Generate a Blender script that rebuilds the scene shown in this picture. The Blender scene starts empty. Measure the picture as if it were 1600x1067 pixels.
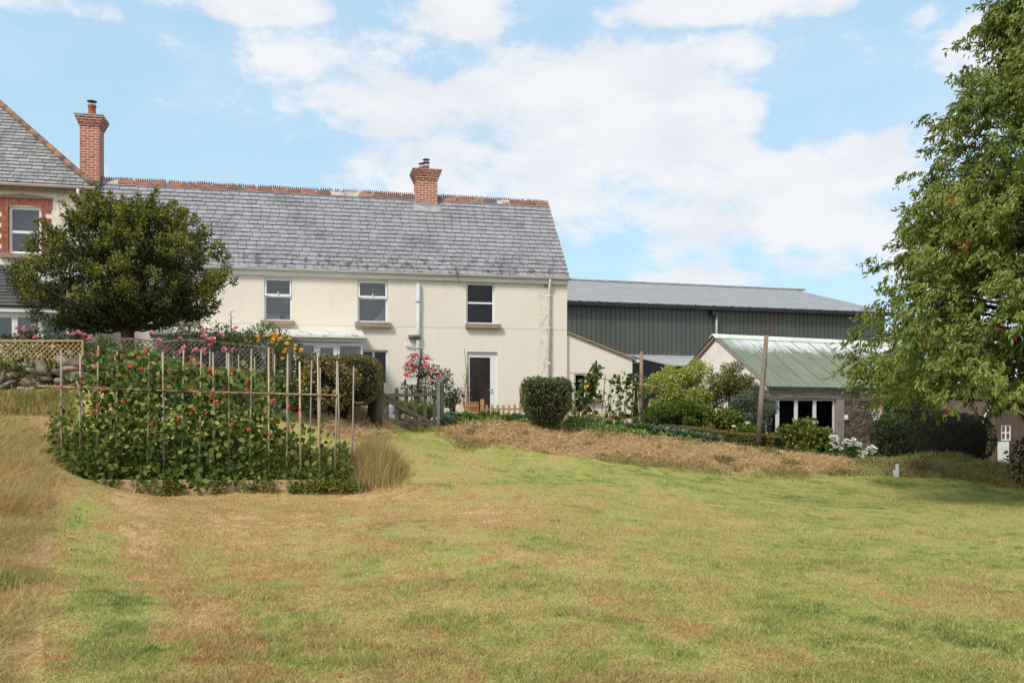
import bpy, math, random
import numpy as np
from mathutils import Vector, Matrix

random.seed(7)
RNG = np.random.default_rng(11)
SC = bpy.context.scene
COL = SC.collection
R = math.radians

# ------------------------------------------------------------------ camera facts
F, HY, CX, EYE = 1400.0, 640.0, 800.0, 1.6


def P(px, py, Y):
    """Point at distance Y seen at photo pixel px, py."""
    return Vector(((px - CX) / F * Y, Y, EYE + (HY - py) / F * Y))


def XY(px, Y):
    return (px - CX) / F * Y, Y


# ------------------------------------------------------------------ terrain
_ctl = [  # px, py, Y  -> ground point
    (700, 1067, 5.0), (200, 1067, 5.0), (1400, 1067, 5.1), (0, 1040, 5.2), (-300, 1000, 5.2), (2000, 1067, 5.1),
    (700, 850, 9.2), (1300, 880, 9.2), (250, 868, 9.2), (1700, 890, 9.0), (2200, 900, 9.0),
    (700, 760, 14.6), (1000, 778, 14.8), (1300, 795, 14.6), (1600, 800, 14.2), (2000, 800, 14.2),
    (120, 772, 15.0), (300, 771, 15.0), (510, 768, 15.0), (600, 762, 15.0),
    (300, 730, 16.3), (480, 722, 16.3), (90, 705, 16.0),
    (700, 697, 20.2), (620, 690, 19.0), (640, 672, 22.0), (690, 668, 22.0), (560, 655, 20.2), (470, 668, 18.7), (350, 648, 18.5),
    (880, 713, 19.4), (1000, 724, 19.5), (1150, 735, 20.4), (1300, 742, 21.0), (1420, 745, 21.0), (1560, 752, 21.5), (1750, 770, 19.0),
    (730, 668, 21.6), (790, 670, 21.2), (850, 674, 21.3), (940, 677, 21.7), (1000, 684, 22.0), (1080, 693, 22.5), (1150, 700, 23.2), (1230, 706, 23.9), (1290, 715, 24.2),
    (1400, 718, 23.2), (1480, 721, 23.4), (1330, 722, 23.0), (1375, 725, 21.8), (1450, 719, 22.0), (1510, 717, 22.2), (1560, 726, 22.6),
    (700, 660, 24.5), (760, 657, 27.3), (900, 662, 28.5), (600, 650, 25.5), (980, 668, 28.0), (1010, 678, 25.5),
    (1100, 690, 27.5), (1200, 702, 28.5), (1250, 709, 33.0), (1400, 712, 34.0), (1550, 728, 26.0), (1700, 740, 26.0), (1350, 718, 27.0),
    (0, 775, 10.5), (-150, 760, 10.5), (60, 705, 14.5), (0, 690, 14.5), (-200, 670, 14.5), (40, 650, 17.2), (-150, 640, 17.2), (0, 630, 18.0), (180, 640, 17.8),
    (0, 572, 19.6), (150, 572, 19.8), (300, 580, 20.2), (450, 600, 20.6), (-250, 565, 19.8), (520, 612, 21.0),
    (0, 575, 23.0), (200, 582, 22.5), (400, 606, 24.0), (520, 625, 24.5), (150, 590, 26.0), (-250, 570, 25.0),
]
_pts = np.array([[(a - CX) / F * y, y, EYE + (HY - b) / F * y] for a, b, y in _ctl])
for _x in (-28, -14, 0, 14, 28):
    _pts = np.vstack([_pts, [_x, -6, -0.05 + (0.3 if _x < -10 else 0)]])
for _x, _y, _z in ((-30, 8, 1.2), (-30, 20, 2.6), (-30, 40, 2.4), (-12, 40, 1.8), (0, 42, 1.0), (12, 45, 0.3), (28, 40, -0.1), (32, 20, -0.2), (30, 6, -0.1), (-20, 55, 1.5), (10, 60, 0.4), (30, 60, 0.2)):
    _pts = np.vstack([_pts, [_x, _y, _z]])


def _phi(r2):
    return 0.5 * r2 * np.log(r2 + 1e-9)


_n = len(_pts)
_d2 = ((_pts[:, None, :2] - _pts[None, :, :2]) ** 2).sum(-1)
_A = np.zeros((_n + 3, _n + 3))
_A[:_n, :_n] = _phi(_d2) + np.eye(_n) * 0.05
_A[:_n, _n] = 1
_A[:_n, _n + 1:_n + 3] = _pts[:, :2]
_A[_n:, :_n] = _A[:_n, _n:].T
_w = np.linalg.solve(_A, np.concatenate([_pts[:, 2], [0, 0, 0]]))


def vnoise(x, y, s, seed=0):
    """cheap smooth value noise on arrays"""
    x = np.asarray(x) / s
    y = np.asarray(y) / s
    xi = np.floor(x).astype(np.int64)
    yi = np.floor(y).astype(np.int64)
    fx = x - xi
    fy = y - yi
    fx = fx * fx * (3 - 2 * fx)
    fy = fy * fy * (3 - 2 * fy)

    def h(a, b):
        n = (a * 374761393 + b * 668265263 + seed * 144665) & 0x7fffffff
        n = ((n ^ (n >> 13)) * 1274126177) & 0x7fffffff
        return (n & 0xffff) / 65535.0
    return (h(xi, yi) * (1 - fx) + h(xi + 1, yi) * fx) * (1 - fy) + (h(xi, yi + 1) * (1 - fx) + h(xi + 1, yi + 1) * fx) * fy


def in_poly(x, y, poly):
    x = np.asarray(x, float)
    y = np.asarray(y, float)
    c = np.zeros(x.shape, bool)
    j = len(poly) - 1
    for i in range(len(poly)):
        xi, yi = poly[i]
        xj, yj = poly[j]
        c ^= ((yi > y) != (yj > y)) & (x < (xj - xi) * (y - yi) / (yj - yi + 1e-12) + xi)
        j = i
    return c


STRAW = [XY(*p) for p in ((688, 21.2), (712, 20.4), (800, 19.8), (880, 19.45), (1000, 19.5), (1150, 20.3), (1260, 20.9), (1330, 21.4), (1330, 22.4), (1290, 23.9), (1150, 23.3), (1000, 22.2), (900, 21.7), (850, 21.6), (760, 22.0), (696, 22.1))]
STRAW2 = [XY(*p) for p in ((505, 18.6), (560, 18.4), (605, 19.3), (604, 21.2), (560, 20.8), (505, 19.8))]
DRYB = [XY(*p) for p in ((1330, 21.2), (1400, 20.9), (1500, 20.9), (1600, 21.3), (1640, 22.6), (1500, 23.6), (1330, 23.2))]
BED = [XY(*p) for p in ((88, 15.0), (512, 15.0), (520, 16.4), (85, 16.4))]


def zt(x, y):
    x = np.atleast_1d(np.asarray(x, float))
    y = np.atleast_1d(np.asarray(y, float))
    out = np.zeros(x.shape)
    for s in range(0, len(x), 20000):
        X = x[s:s + 20000]
        Yy = y[s:s + 20000]
        d2 = (X[:, None] - _pts[None, :, 0]) ** 2 + (Yy[:, None] - _pts[None, :, 1]) ** 2
        z = _phi(d2) @ _w[:_n] + _w[_n] + _w[_n + 1] * X + _w[_n + 2] * Yy
        # settle to a plain far out
        dist = np.maximum(np.maximum(np.abs(X) - 30, 0), np.maximum(Yy - 56, 0)) + np.maximum(-6 - Yy, 0)
        k = np.clip(1 - dist / 25, 0, 1)
        k = k * k * (3 - 2 * k)
        z = z * k
        z = z + (vnoise(X, Yy, 0.55, 3) - 0.5) * 0.035 + (vnoise(X, Yy, 2.3, 5) - 0.5) * 0.05
        out[s:s + 20000] = z
    m = in_poly(x, y, STRAW) | in_poly(x, y, STRAW2)
    out = out + m * ((vnoise(x, y, 0.35, 9) - 0.55) * 0.09 + (vnoise(x, y, 0.9, 12) - 0.55) * 0.13)
    return out


def gz(x, y):
    return float(zt([x], [y])[0])


def G(px, Y, dz=0.0):
    x, y = XY(px, Y)
    return Vector((x, y, gz(x, y) + dz))


# ------------------------------------------------------------------ object helpers
BASE = {}


def prop(o, label=None, cat=None, group=None, kind=None):
    if label:
        o['label'] = label
    if cat:
        o['category'] = cat
    if group:
        o['group'] = group
    if kind:
        o['kind'] = kind
    return o


def thing(name, label, cat, loc=(0, 0, 0), rot=0.0, group=None):
    o = bpy.data.objects.new(name, None)
    COL.objects.link(o)
    o.empty_display_size = 0.2
    o.location = loc
    o.rotation_euler = (0, 0, rot)
    BASE[o.name] = Matrix.Translation(Vector(loc)) @ Matrix.Rotation(rot, 4, 'Z')
    return prop(o, label, cat, group)


def link(name, me, m, parent=None, smooth=False):
    o = bpy.data.objects.new(name, me)
    COL.objects.link(o)
    if m is not None:
        for mm in (m if isinstance(m, (list, tuple)) else [m]):
            me.materials.append(mm)
    if parent is not None:
        o.parent = parent
        if parent.name in BASE:
            BASE[o.name] = BASE[parent.name]
    if smooth:
        me.polygons.foreach_set('use_smooth', np.ones(len(me.polygons), bool))
    return o


class MB:
    """mesh collector; build() links what was collected as one object"""

    def __init__(s):
        s.v = []
        s.f = []
        s.mi = []

    def add(s, verts, faces, mi=0):
        b = len(s.v)
        s.v += [tuple(q) for q in verts]
        s.f += [tuple(b + i for i in f) for f in faces]
        s.mi += [mi] * len(faces)
        return s

    def box(s, x0, x1, y0, y1, z0, z1, mi=0):
        v = [(x0, y0, z0), (x1, y0, z0), (x1, y1, z0), (x0, y1, z0), (x0, y0, z1), (x1, y0, z1), (x1, y1, z1), (x0, y1, z1)]
        return s.add(v, [(0, 3, 2, 1), (4, 5, 6, 7), (0, 1, 5, 4), (1, 2, 6, 5), (2, 3, 7, 6), (3, 0, 4, 7)], mi)

    def obox(s, c, ax, ay, az, mi=0):
        """oriented box: centre and three half-axis vectors"""
        c, ax, ay, az = Vector(c), Vector(ax), Vector(ay), Vector(az)
        v = [c + i * ax + j * ay + k * az for k in (-1, 1) for i, j in ((-1, -1), (1, -1), (1, 1), (-1, 1))]
        return s.add(v, [(0, 3, 2, 1), (4, 5, 6, 7), (0, 1, 5, 4), (1, 2, 6, 5), (2, 3, 7, 6), (3, 0, 4, 7)], mi)

    def bar(s, a, b, w, h=None, up=(0, 0, 1), mi=0):
        a, b = Vector(a), Vector(b)
        d = b - a
        L = d.length
        if L < 1e-6:
            return s
        d.normalize()
        upv = Vector(up)
        if abs(d.dot(upv)) > 0.98:
            upv = Vector((0, 1, 0))
        sd = d.cross(upv).normalized()
        u2 = sd.cross(d)
        return s.obox((a + b) / 2, d * L / 2, sd * w / 2, u2 * (h or w) / 2, mi)

    def tube(s, pts, rad, n=8, cap=True, mi=0):
        pts = [Vector(q) for q in pts]
        if not isinstance(rad, (list, tuple)):
            rad = [rad] * len(pts)
        rings = []
        prev = None
        for i, q in enumerate(pts):
            t = (pts[min(i + 1, len(pts) - 1)] - pts[max(i - 1, 0)])
            t = t.normalized() if t.length > 1e-9 else Vector((0, 0, 1))
            if prev is None:
                a = Vector((1, 0, 0)) if abs(t.x) < 0.9 else Vector((0, 1, 0))
                sd = t.cross(a).normalized()
            else:
                sd = (prev - t * prev.dot(t))
                sd = sd.normalized() if sd.length > 1e-6 else t.orthogonal().normalized()
            prev = sd
            up = t.cross(sd)
            rings.append([q + (sd * math.cos(2 * math.pi * k / n) + up * math.sin(2 * math.pi * k / n)) * rad[i] for k in range(n)])
        v = [w for r in rings for w in r]
        f = []
        for i in range(len(rings) - 1):
            for k in range(n):
                k2 = (k + 1) % n
                f.append((i * n + k, i * n + k2, (i + 1) * n + k2, (i + 1) * n + k))
        if cap:
            f.append(tuple(range(n - 1, -1, -1)))
            f.append(tuple((len(rings) - 1) * n + k for k in range(n)))
        return s.add(v, f, mi)

    def prism(s, poly, vec, mi=0):
        """extrude a planar polygon by vec"""
        vec = Vector(vec)
        n = len(poly)
        v = [Vector(q) for q in poly] + [Vector(q) + vec for q in poly]
        f = [tuple(range(n - 1, -1, -1)), tuple(range(n, 2 * n))]
        for i in range(n):
            j = (i + 1) % n
            f.append((i, j, n + j, n + i))
        return s.add(v, f, mi)

    def lathe(s, prof, c=(0, 0, 0), n=14, mi=0):
        v = []
        for r, z in prof:
            for k in range(n):
                a = 2 * math.pi * k / n
                v.append((c[0] + r * math.cos(a), c[1] + r * math.sin(a), c[2] + z))
        f = []
        for i in range(len(prof) - 1):
            for k in range(n):
                k2 = (k + 1) % n
                f.append((i * n + k, i * n + k2, (i + 1) * n + k2, (i + 1) * n + k))
        f.append(tuple(range(n - 1, -1, -1)))
        f.append(tuple((len(prof) - 1) * n + k for k in range(n)))
        return s.add(v, f, mi)

    def build(s, name, m, parent=None, smooth=False, world=False):
        vs = s.v
        if world and parent is not None and parent.name in BASE:
            inv = BASE[parent.name].inverted()
            vs = [tuple(inv @ Vector(q)) for q in vs]
        me = bpy.data.meshes.new(name)
        me.from_pydata(vs, [], s.f)
        if any(s.mi):
            me.polygons.foreach_set('material_index', s.mi)
        me.update()
        return link(name, me, m, parent, smooth)


def np_mesh(name, V, faces_idx, nper, m, parent=None, mi=None, world=True, smooth=False):
    """V (n,3); faces_idx flat loop vertex index; nper vertices per face (constant)"""
    V = np.asarray(V, np.float64)
    if world and parent is not None and parent.name in BASE:
        M = np.array(BASE[parent.name].inverted())
        V = V @ M[:3, :3].T + M[:3, 3]
    me = bpy.data.meshes.new(name)
    me.vertices.add(len(V))
    me.vertices.foreach_set('co', V.astype(np.float32).ravel())
    fi = np.asarray(faces_idx, np.int32).ravel()
    nf = len(fi) // nper
    me.loops.add(len(fi))
    me.loops.foreach_set('vertex_index', fi)
    me.polygons.add(nf)
    me.polygons.foreach_set('loop_start', (np.arange(nf) * nper).astype(np.int32))
    me.polygons.foreach_set('loop_total', np.full(nf, nper, np.int32))
    if mi is not None:
        me.polygons.foreach_set('material_index', np.asarray(mi, np.int32))
    me.update(calc_edges=True)
    me.validate()
    return link(name, me, m, parent, smooth)


def nrm(a):
    return a / np.maximum(np.linalg.norm(a, axis=-1, keepdims=True), 1e-9)


def leaves(name, C, D, Nh, L, Wd, m, parent=None, mi=None, fold=0.18, curl=0.15):
    """six-point folded leaves: base C, direction D, normal hint Nh, length L, width Wd"""
    C = np.asarray(C, float)
    n = len(C)
    D = nrm(np.asarray(D, float))
    S = nrm(np.cross(D, Nh) + 1e-6)
    U = np.cross(S, D)
    L = np.broadcast_to(np.asarray(L, float), (n,))[:, None]
    Wd = np.broadcast_to(np.asarray(Wd, float), (n,))[:, None]
    v = np.empty((n, 6, 3))
    v[:, 0] = C
    v[:, 1] = C + D * L * 0.30 + S * Wd * 0.46 + U * Wd * fold
    v[:, 2] = C + D * L * 0.68 + S * Wd * 0.38 + U * (Wd * fold - L * curl * 0.4)
    v[:, 3] = C + D * L - U * L * curl
    v[:, 4] = C + D * L * 0.68 - S * Wd * 0.38 + U * (Wd * fold - L * curl * 0.4)
    v[:, 5] = C + D * L * 0.30 - S * Wd * 0.46 + U * Wd * fold
    b = (np.arange(n) * 6)[:, None]
    f = np.concatenate([b + np.array([[0, 1, 2, 3]]), b + np.array([[0, 3, 4, 5]])], axis=1).reshape(-1)
    if mi is not None:
        mi = np.repeat(np.asarray(mi), 2)
    return np_mesh(name, v.reshape(-1, 3), f, 4, m, parent, mi)


def blades(name, B, D, L, Wd, m, parent=None, bend=0.35, mi=None):
    """grass blades: base B, direction D, two segments"""
    B = np.asarray(B, float)
    n = len(B)
    D = nrm(np.asarray(D, float))
    az = RNG.uniform(0, 2 * np.pi, n)
    H = np.stack([np.cos(az), np.sin(az), np.zeros(n)], 1)
    S = nrm(np.cross(D, H))
    L = np.broadcast_to(np.asarray(L, float), (n,))[:, None]
    Wd = np.broadcast_to(np.asarray(Wd, float), (n,))[:, None]
    bd = RNG.uniform(0, 1, (n, 1)) * bend
    v = np.empty((n, 5, 3))
    v[:, 0] = B - S * Wd / 2
    v[:, 1] = B + S * Wd / 2
    mid = B + D * L * 0.55 + H * L * bd * 0.25
    v[:, 2] = mid + S * Wd * 0.4
    v[:, 3] = mid - S * Wd * 0.4
    v[:, 4] = B + D * L * (1 - bd * 0.25) + H * L * bd
    b = (np.arange(n) * 5)[:, None]
    # triangles only
    f = np.concatenate([b + np.array([[0, 1, 2]]), b + np.array([[0, 2, 3]]), b + np.array([[3, 2, 4]])], axis=1).reshape(-1)
    if mi is not None:
        mi = np.repeat(np.asarray(mi), 3)
    return np_mesh(name, v.reshape(-1, 3), f, 3, m, parent, mi)


def rdir(n, up=0.0):
    d = RNG.normal(size=(n, 3))
    d = nrm(d)
    d[:, 2] += up
    return nrm(d)


class Frame:
    """a vertical building frame: local x along the wall, y into the building"""

    def __init__(s, ox, oy, ang):
        s.o = (ox, oy)
        s.ang = ang
        s.u = (math.cos(ang), math.sin(ang))
        s.n = (-math.sin(ang), math.cos(ang))

    def at(s, px, py=HY, off=0.0):
        ox = s.o[0] + s.n[0] * off
        oy = s.o[1] + s.n[1] * off
        k = (px - CX) / F
        lx = (oy * k - ox) / (s.u[0] - s.u[1] * k)
        t = oy + lx * s.u[1]
        return lx, EYE + (HY - py) / F * t

    def loc(s, lx, ly):
        return s.o[0] + s.u[0] * lx + s.n[0] * ly, s.o[1] + s.u[1] * lx + s.n[1] * ly


def wall_sheet(mb, x0, x1, z0, z1, y, holes, depth, mi=0):
    """wall in the xz plane at y facing -y, rectangular holes (hx0,hx1,hz0,hz1) with reveals"""
    xs = sorted({x0, x1} | {h[0] for h in holes} | {h[1] for h in holes})
    zs = sorted({z0, z1} | {h[2] for h in holes} | {h[3] for h in holes})
    xs = [q for q in xs if x0 <= q <= x1]
    zs = [q for q in zs if z0 <= q <= z1]
    for i in range(len(xs) - 1):
        for j in range(len(zs) - 1):
            cx, cz = (xs[i] + xs[i + 1]) / 2, (zs[j] + zs[j + 1]) / 2
            if any(h[0] < cx < h[1] and h[2] < cz < h[3] for h in holes):
                continue
            mb.add([(xs[i], y, zs[j]), (xs[i + 1], y, zs[j]), (xs[i + 1], y, zs[j + 1]), (xs[i], y, zs[j + 1])], [(0, 1, 2, 3)], mi)
    for a, b, c, d in holes:
        y2 = y + depth
        mb.add([(a, y, c), (a, y2, c), (a, y2, d), (a, y, d)], [(0, 1, 2, 3)], mi)
        mb.add([(b, y, c), (b, y2, c), (b, y2, d), (b, y, d)], [(3, 2, 1, 0)], mi)
        mb.add([(a, y, d), (a, y2, d), (b, y2, d), (b, y, d)], [(0, 1, 2, 3)], mi)
        mb.add([(a, y, c), (a, y2, c), (b, y2, c), (b, y, c)], [(3, 2, 1, 0)], mi)
CLOUD_HI = (4.2, 4.25, 4.4)
CLOUD_LO = (3.75, 3.85, 4.1)
SKY_TINT = (1.0, 1.0, 1.0, 1.0)
PALE = (2.3, 3.45, 4.15, 1.0)
SUN_E = 1.5
# ------------------------------------------------------------------ node helpers and materials
class NT:
    def __init__(s, tree):
        s.t = tree

    def add(s, typ, ins=None, **props):
        nd = s.t.nodes.new(typ)
        for k, v in props.items():
            setattr(nd, k, v)
        for k, v in (ins or {}).items():
            sock = nd.inputs[k]
            if isinstance(v, bpy.types.NodeSocket):
                s.t.links.new(v, sock)
            else:
                if sock.type == 'RGBA' and len(v) == 3:
                    v = (*v, 1)
                sock.default_value = v
        return nd

    def m(s, op, a, b=0.0, c=0.0, clamp=False):
        nd = s.add('ShaderNodeMath', {0: a, 1: b, 2: c}, operation=op)
        nd.use_clamp = clamp
        return nd.outputs[0]

    def mix(s, fac, a, b, mode='MIX'):
        nd = s.add('ShaderNodeMix', data_type='RGBA', blend_type=mode)
        for k, v in ((0, fac), (6, a), (7, b)):
            if isinstance(v, bpy.types.NodeSocket):
                s.t.links.new(v, nd.inputs[k])
            else:
                nd.inputs[k].default_value = v if not isinstance(v, tuple) or len(v) == 4 else (*v, 1)
        return nd.outputs[2]

    def noise(s, vec, scale, detail=3.0, rough=0.55, dist=0.0):
        nd = s.add('ShaderNodeTexNoise', {'Scale': scale, 'Detail': detail, 'Roughness': rough, 'Distortion': dist})
        if vec is not None:
            s.t.links.new(vec, nd.inputs['Vector'])
        return nd.outputs['Fac']

    def ramp(s, fac, stops, interp='LINEAR'):
        nd = s.add('ShaderNodeValToRGB')
        s.t.links.new(fac, nd.inputs[0])
        cr = nd.color_ramp
        cr.interpolation = interp
        while len(cr.elements) < len(stops):
            cr.elements.new(0.5)
        for e, (p, c) in zip(cr.elements, stops):
            e.position = p
            e.color = (*c, 1) if len(c) == 3 else c
        return nd.outputs[0]

    def rng(s, v, a, b, c=0.0, d=1.0, smooth=True):
        nd = s.add('ShaderNodeMapRange', {0: v, 1: a, 2: b, 3: c, 4: d})
        nd.interpolation_type = 'SMOOTHSTEP' if smooth else 'LINEAR'
        return nd.outputs[0]

    def obj(s):
        return s.add('ShaderNodeTexCoord').outputs['Object']

    def sep(s, v):
        nd = s.add('ShaderNodeSeparateXYZ', {0: v})
        return nd.outputs

    def comb(s, x=0.0, y=0.0, z=0.0):
        return s.add('ShaderNodeCombineXYZ', {0: x, 1: y, 2: z}).outputs[0]

    def scalev(s, v, sc):
        return s.add('ShaderNodeMapping', {0: v, 3: sc}).outputs[0]

    def isl(s):
        return s.add('ShaderNodeNewGeometry').outputs['Random Per Island']

    def bump(s, h, strength=0.3, dist=0.02):
        return s.add('ShaderNodeBump', {'Height': h, 'Strength': strength, 'Distance': dist}).outputs[0]


def mk(name):
    m = bpy.data.materials.new(name)
    m.use_nodes = True
    nt = NT(m.node_tree)
    bs = m.node_tree.nodes['Principled BSDF']
    return m, nt, bs


def setp(nt, bs, **kw):
    names = dict(col='Base Color', rough='Roughness', metal='Metallic', spec='Specular IOR Level', normal='Normal')
    for k, v in kw.items():
        s = bs.inputs[names[k]]
        if isinstance(v, bpy.types.NodeSocket):
            nt.t.links.new(v, s)
        else:
            s.default_value = (*v, 1) if isinstance(v, tuple) and len(v) == 3 else v


def mottled(name, c1, c2, scale=6.0, rough=0.7, bump=0.15, dist=0.01, c3=None, spec=0.3, stretch=(1, 1, 1), detail=5.0, metal=0.0):
    m, nt, bs = mk(name)
    v = nt.scalev(nt.obj(), stretch)
    f = nt.noise(v, scale, detail, 0.6)
    stops = [(0.32, c1), (0.68, c2)] if c3 is None else [(0.25, c1), (0.5, c2), (0.75, c3)]
    setp(nt, bs, col=nt.ramp(f, stops), rough=rough, spec=spec, metal=metal)
    if bump:
        setp(nt, bs, normal=nt.bump(nt.noise(v, scale * 4, 4), bump, dist))
    return m


def leafmat(name, cols, rough=0.55, trans=0.32, spec=0.22, big=0.0):
    """leaf: colour by island, with some light coming through"""
    m, nt, bs = mk(name)
    k = nt.isl()
    st = [(i / max(1, len(cols) - 1), c) for i, c in enumerate(cols)]
    c = nt.ramp(k, st)
    if big:
        f = nt.noise(nt.obj(), big, 2)
        c = nt.mix(nt.rng(f, 0.4, 0.65, 0, 0.55), c, tuple(min(1, q * 1.25) for q in cols[-1]))
    setp(nt, bs, col=c, rough=rough, spec=spec)
    tr = nt.add('ShaderNodeBsdfTranslucent', {'Color': nt.mix(1.0, c, (1.0, 1.0, 0.55), 'MULTIPLY')})
    mx = nt.add('ShaderNodeMixShader', {0: trans, 1: bs.outputs[0], 2: tr.outputs[0]})
    out = [q for q in m.node_tree.nodes if q.type == 'OUTPUT_MATERIAL'][0]
    m.node_tree.links.new(mx.outputs[0], out.inputs[0])
    return m


def glassmat(name, refl=1.0, tint=(0.75, 0.8, 0.82)):
    m, nt, bs = mk(name)
    m.node_tree.nodes.remove(bs)
    n = nt.bump(nt.noise(nt.obj(), 1.3, 1.0), 0.05, 0.02)
    fr = nt.add('ShaderNodeFresnel', {'IOR': 1.55, 'Normal': n}).outputs[0]
    fr = nt.m('MULTIPLY', fr, 1.6 * refl, clamp=True)
    gl = nt.add('ShaderNodeBsdfGlossy', {'Color': (0.95, 0.97, 1, 1), 'Roughness': 0.02, 'Normal': n})
    tr = nt.add('ShaderNodeBsdfTransparent', {'Color': (*tint, 1)})
    mx = nt.add('ShaderNodeMixShader', {0: fr, 1: tr.outputs[0], 2: gl.outputs[0]})
    out = [q for q in m.node_tree.nodes if q.type == 'OUTPUT_MATERIAL'][0]
    m.node_tree.links.new(mx.outputs[0], out.inputs[0])
    return m


M = {}


def lawn_colour(nt):
    """patchy drought lawn, by place on the ground"""
    pos = nt.add('ShaderNodeNewGeometry').outputs['Position']
    x, y, z = nt.sep(pos)[:3]
    v = nt.comb(x, y, 0.0)
    a = nt.noise(nt.scalev(v, (1, 0.8, 1)), 0.6, 6, 0.66, 0.5)
    b = nt.noise(v, 2.1, 6, 0.68, 0.4)
    c = nt.noise(v, 6.5, 4, 0.7)
    t = nt.m('ADD', nt.m('MULTIPLY', a, 0.36), nt.m('ADD', nt.m('MULTIPLY', b, 0.40), nt.m('MULTIPLY', c, 0.34)))
    # browner to the left and in the middle distance, greener to the right and by the bank
    t = nt.m('ADD', nt.m('MULTIPLY', nt.m('SUBTRACT', t, 0.55), 1.75), 0.545)
    gx = nt.rng(x, -4.5, 4.5, -0.06, 0.06)
    band = nt.m('MULTIPLY', nt.rng(y, 9.0, 12.5), nt.rng(y, 14.2, 15.5, 1, 0))
    band = nt.m('MULTIPLY', band, nt.rng(x, -1.5, 3.5, 1, 0.12))
    far = nt.rng(y, 14.0, 16.5, 0, 0.045)
    t = nt.m('ADD', nt.m('ADD', t, gx), nt.m('ADD', nt.m('MULTIPLY', band, -0.085), far))
    # strips left by mowing along the uncut edge
    u = nt.m('ADD', nt.m('ADD', x, nt.m('MULTIPLY', y, 0.507)), nt.m('MULTIPLY', nt.m('SUBTRACT', nt.noise(v, 0.8, 3), 0.5), 0.5))
    g1 = nt.m('MULTIPLY', nt.rng(u, 0.05, 0.25), nt.rng(u, 0.50, 0.75, 1, 0))
    g2 = nt.m('MULTIPLY', nt.rng(u, 0.65, 0.85), nt.rng(u, 1.05, 1.5, 1, 0))
    wv = nt.m('MULTIPLY', nt.m('SINE', nt.m('MULTIPLY', u, 5.2)), nt.rng(u, 1.2, 6.0, 0.028, 0.010))
    t = nt.m('ADD', t, nt.m('ADD', wv, nt.m('ADD', nt.m('MULTIPLY', g1, 0.085), nt.m('MULTIPLY', g2, -0.075))))
    col = nt.ramp(t, [(0.32, (0.60, 0.42, 0.21)), (0.42, (0.44, 0.275, 0.10)), (0.50, (0.49, 0.39, 0.155)), (0.58, (0.42, 0.39, 0.115)), (0.66, (0.33, 0.36, 0.092)), (0.78, (0.17, 0.21, 0.05))])
    d = nt.noise(nt.scalev(v, (1, 1, 1)), 0.9, 4, 0.7, 0.8)
    col = nt.mix(nt.rng(d, 0.57, 0.68, 0, 0.55), col, (0.125, 0.125, 0.04))
    e = nt.noise(nt.comb(nt.m('ADD', x, 31.0), y, 0.0), 1.1, 4, 0.6, 0.5)
    return nt.mix(nt.rng(e, 0.60, 0.72, 0, 0.7), col, (0.47, 0.34, 0.19))


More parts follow.
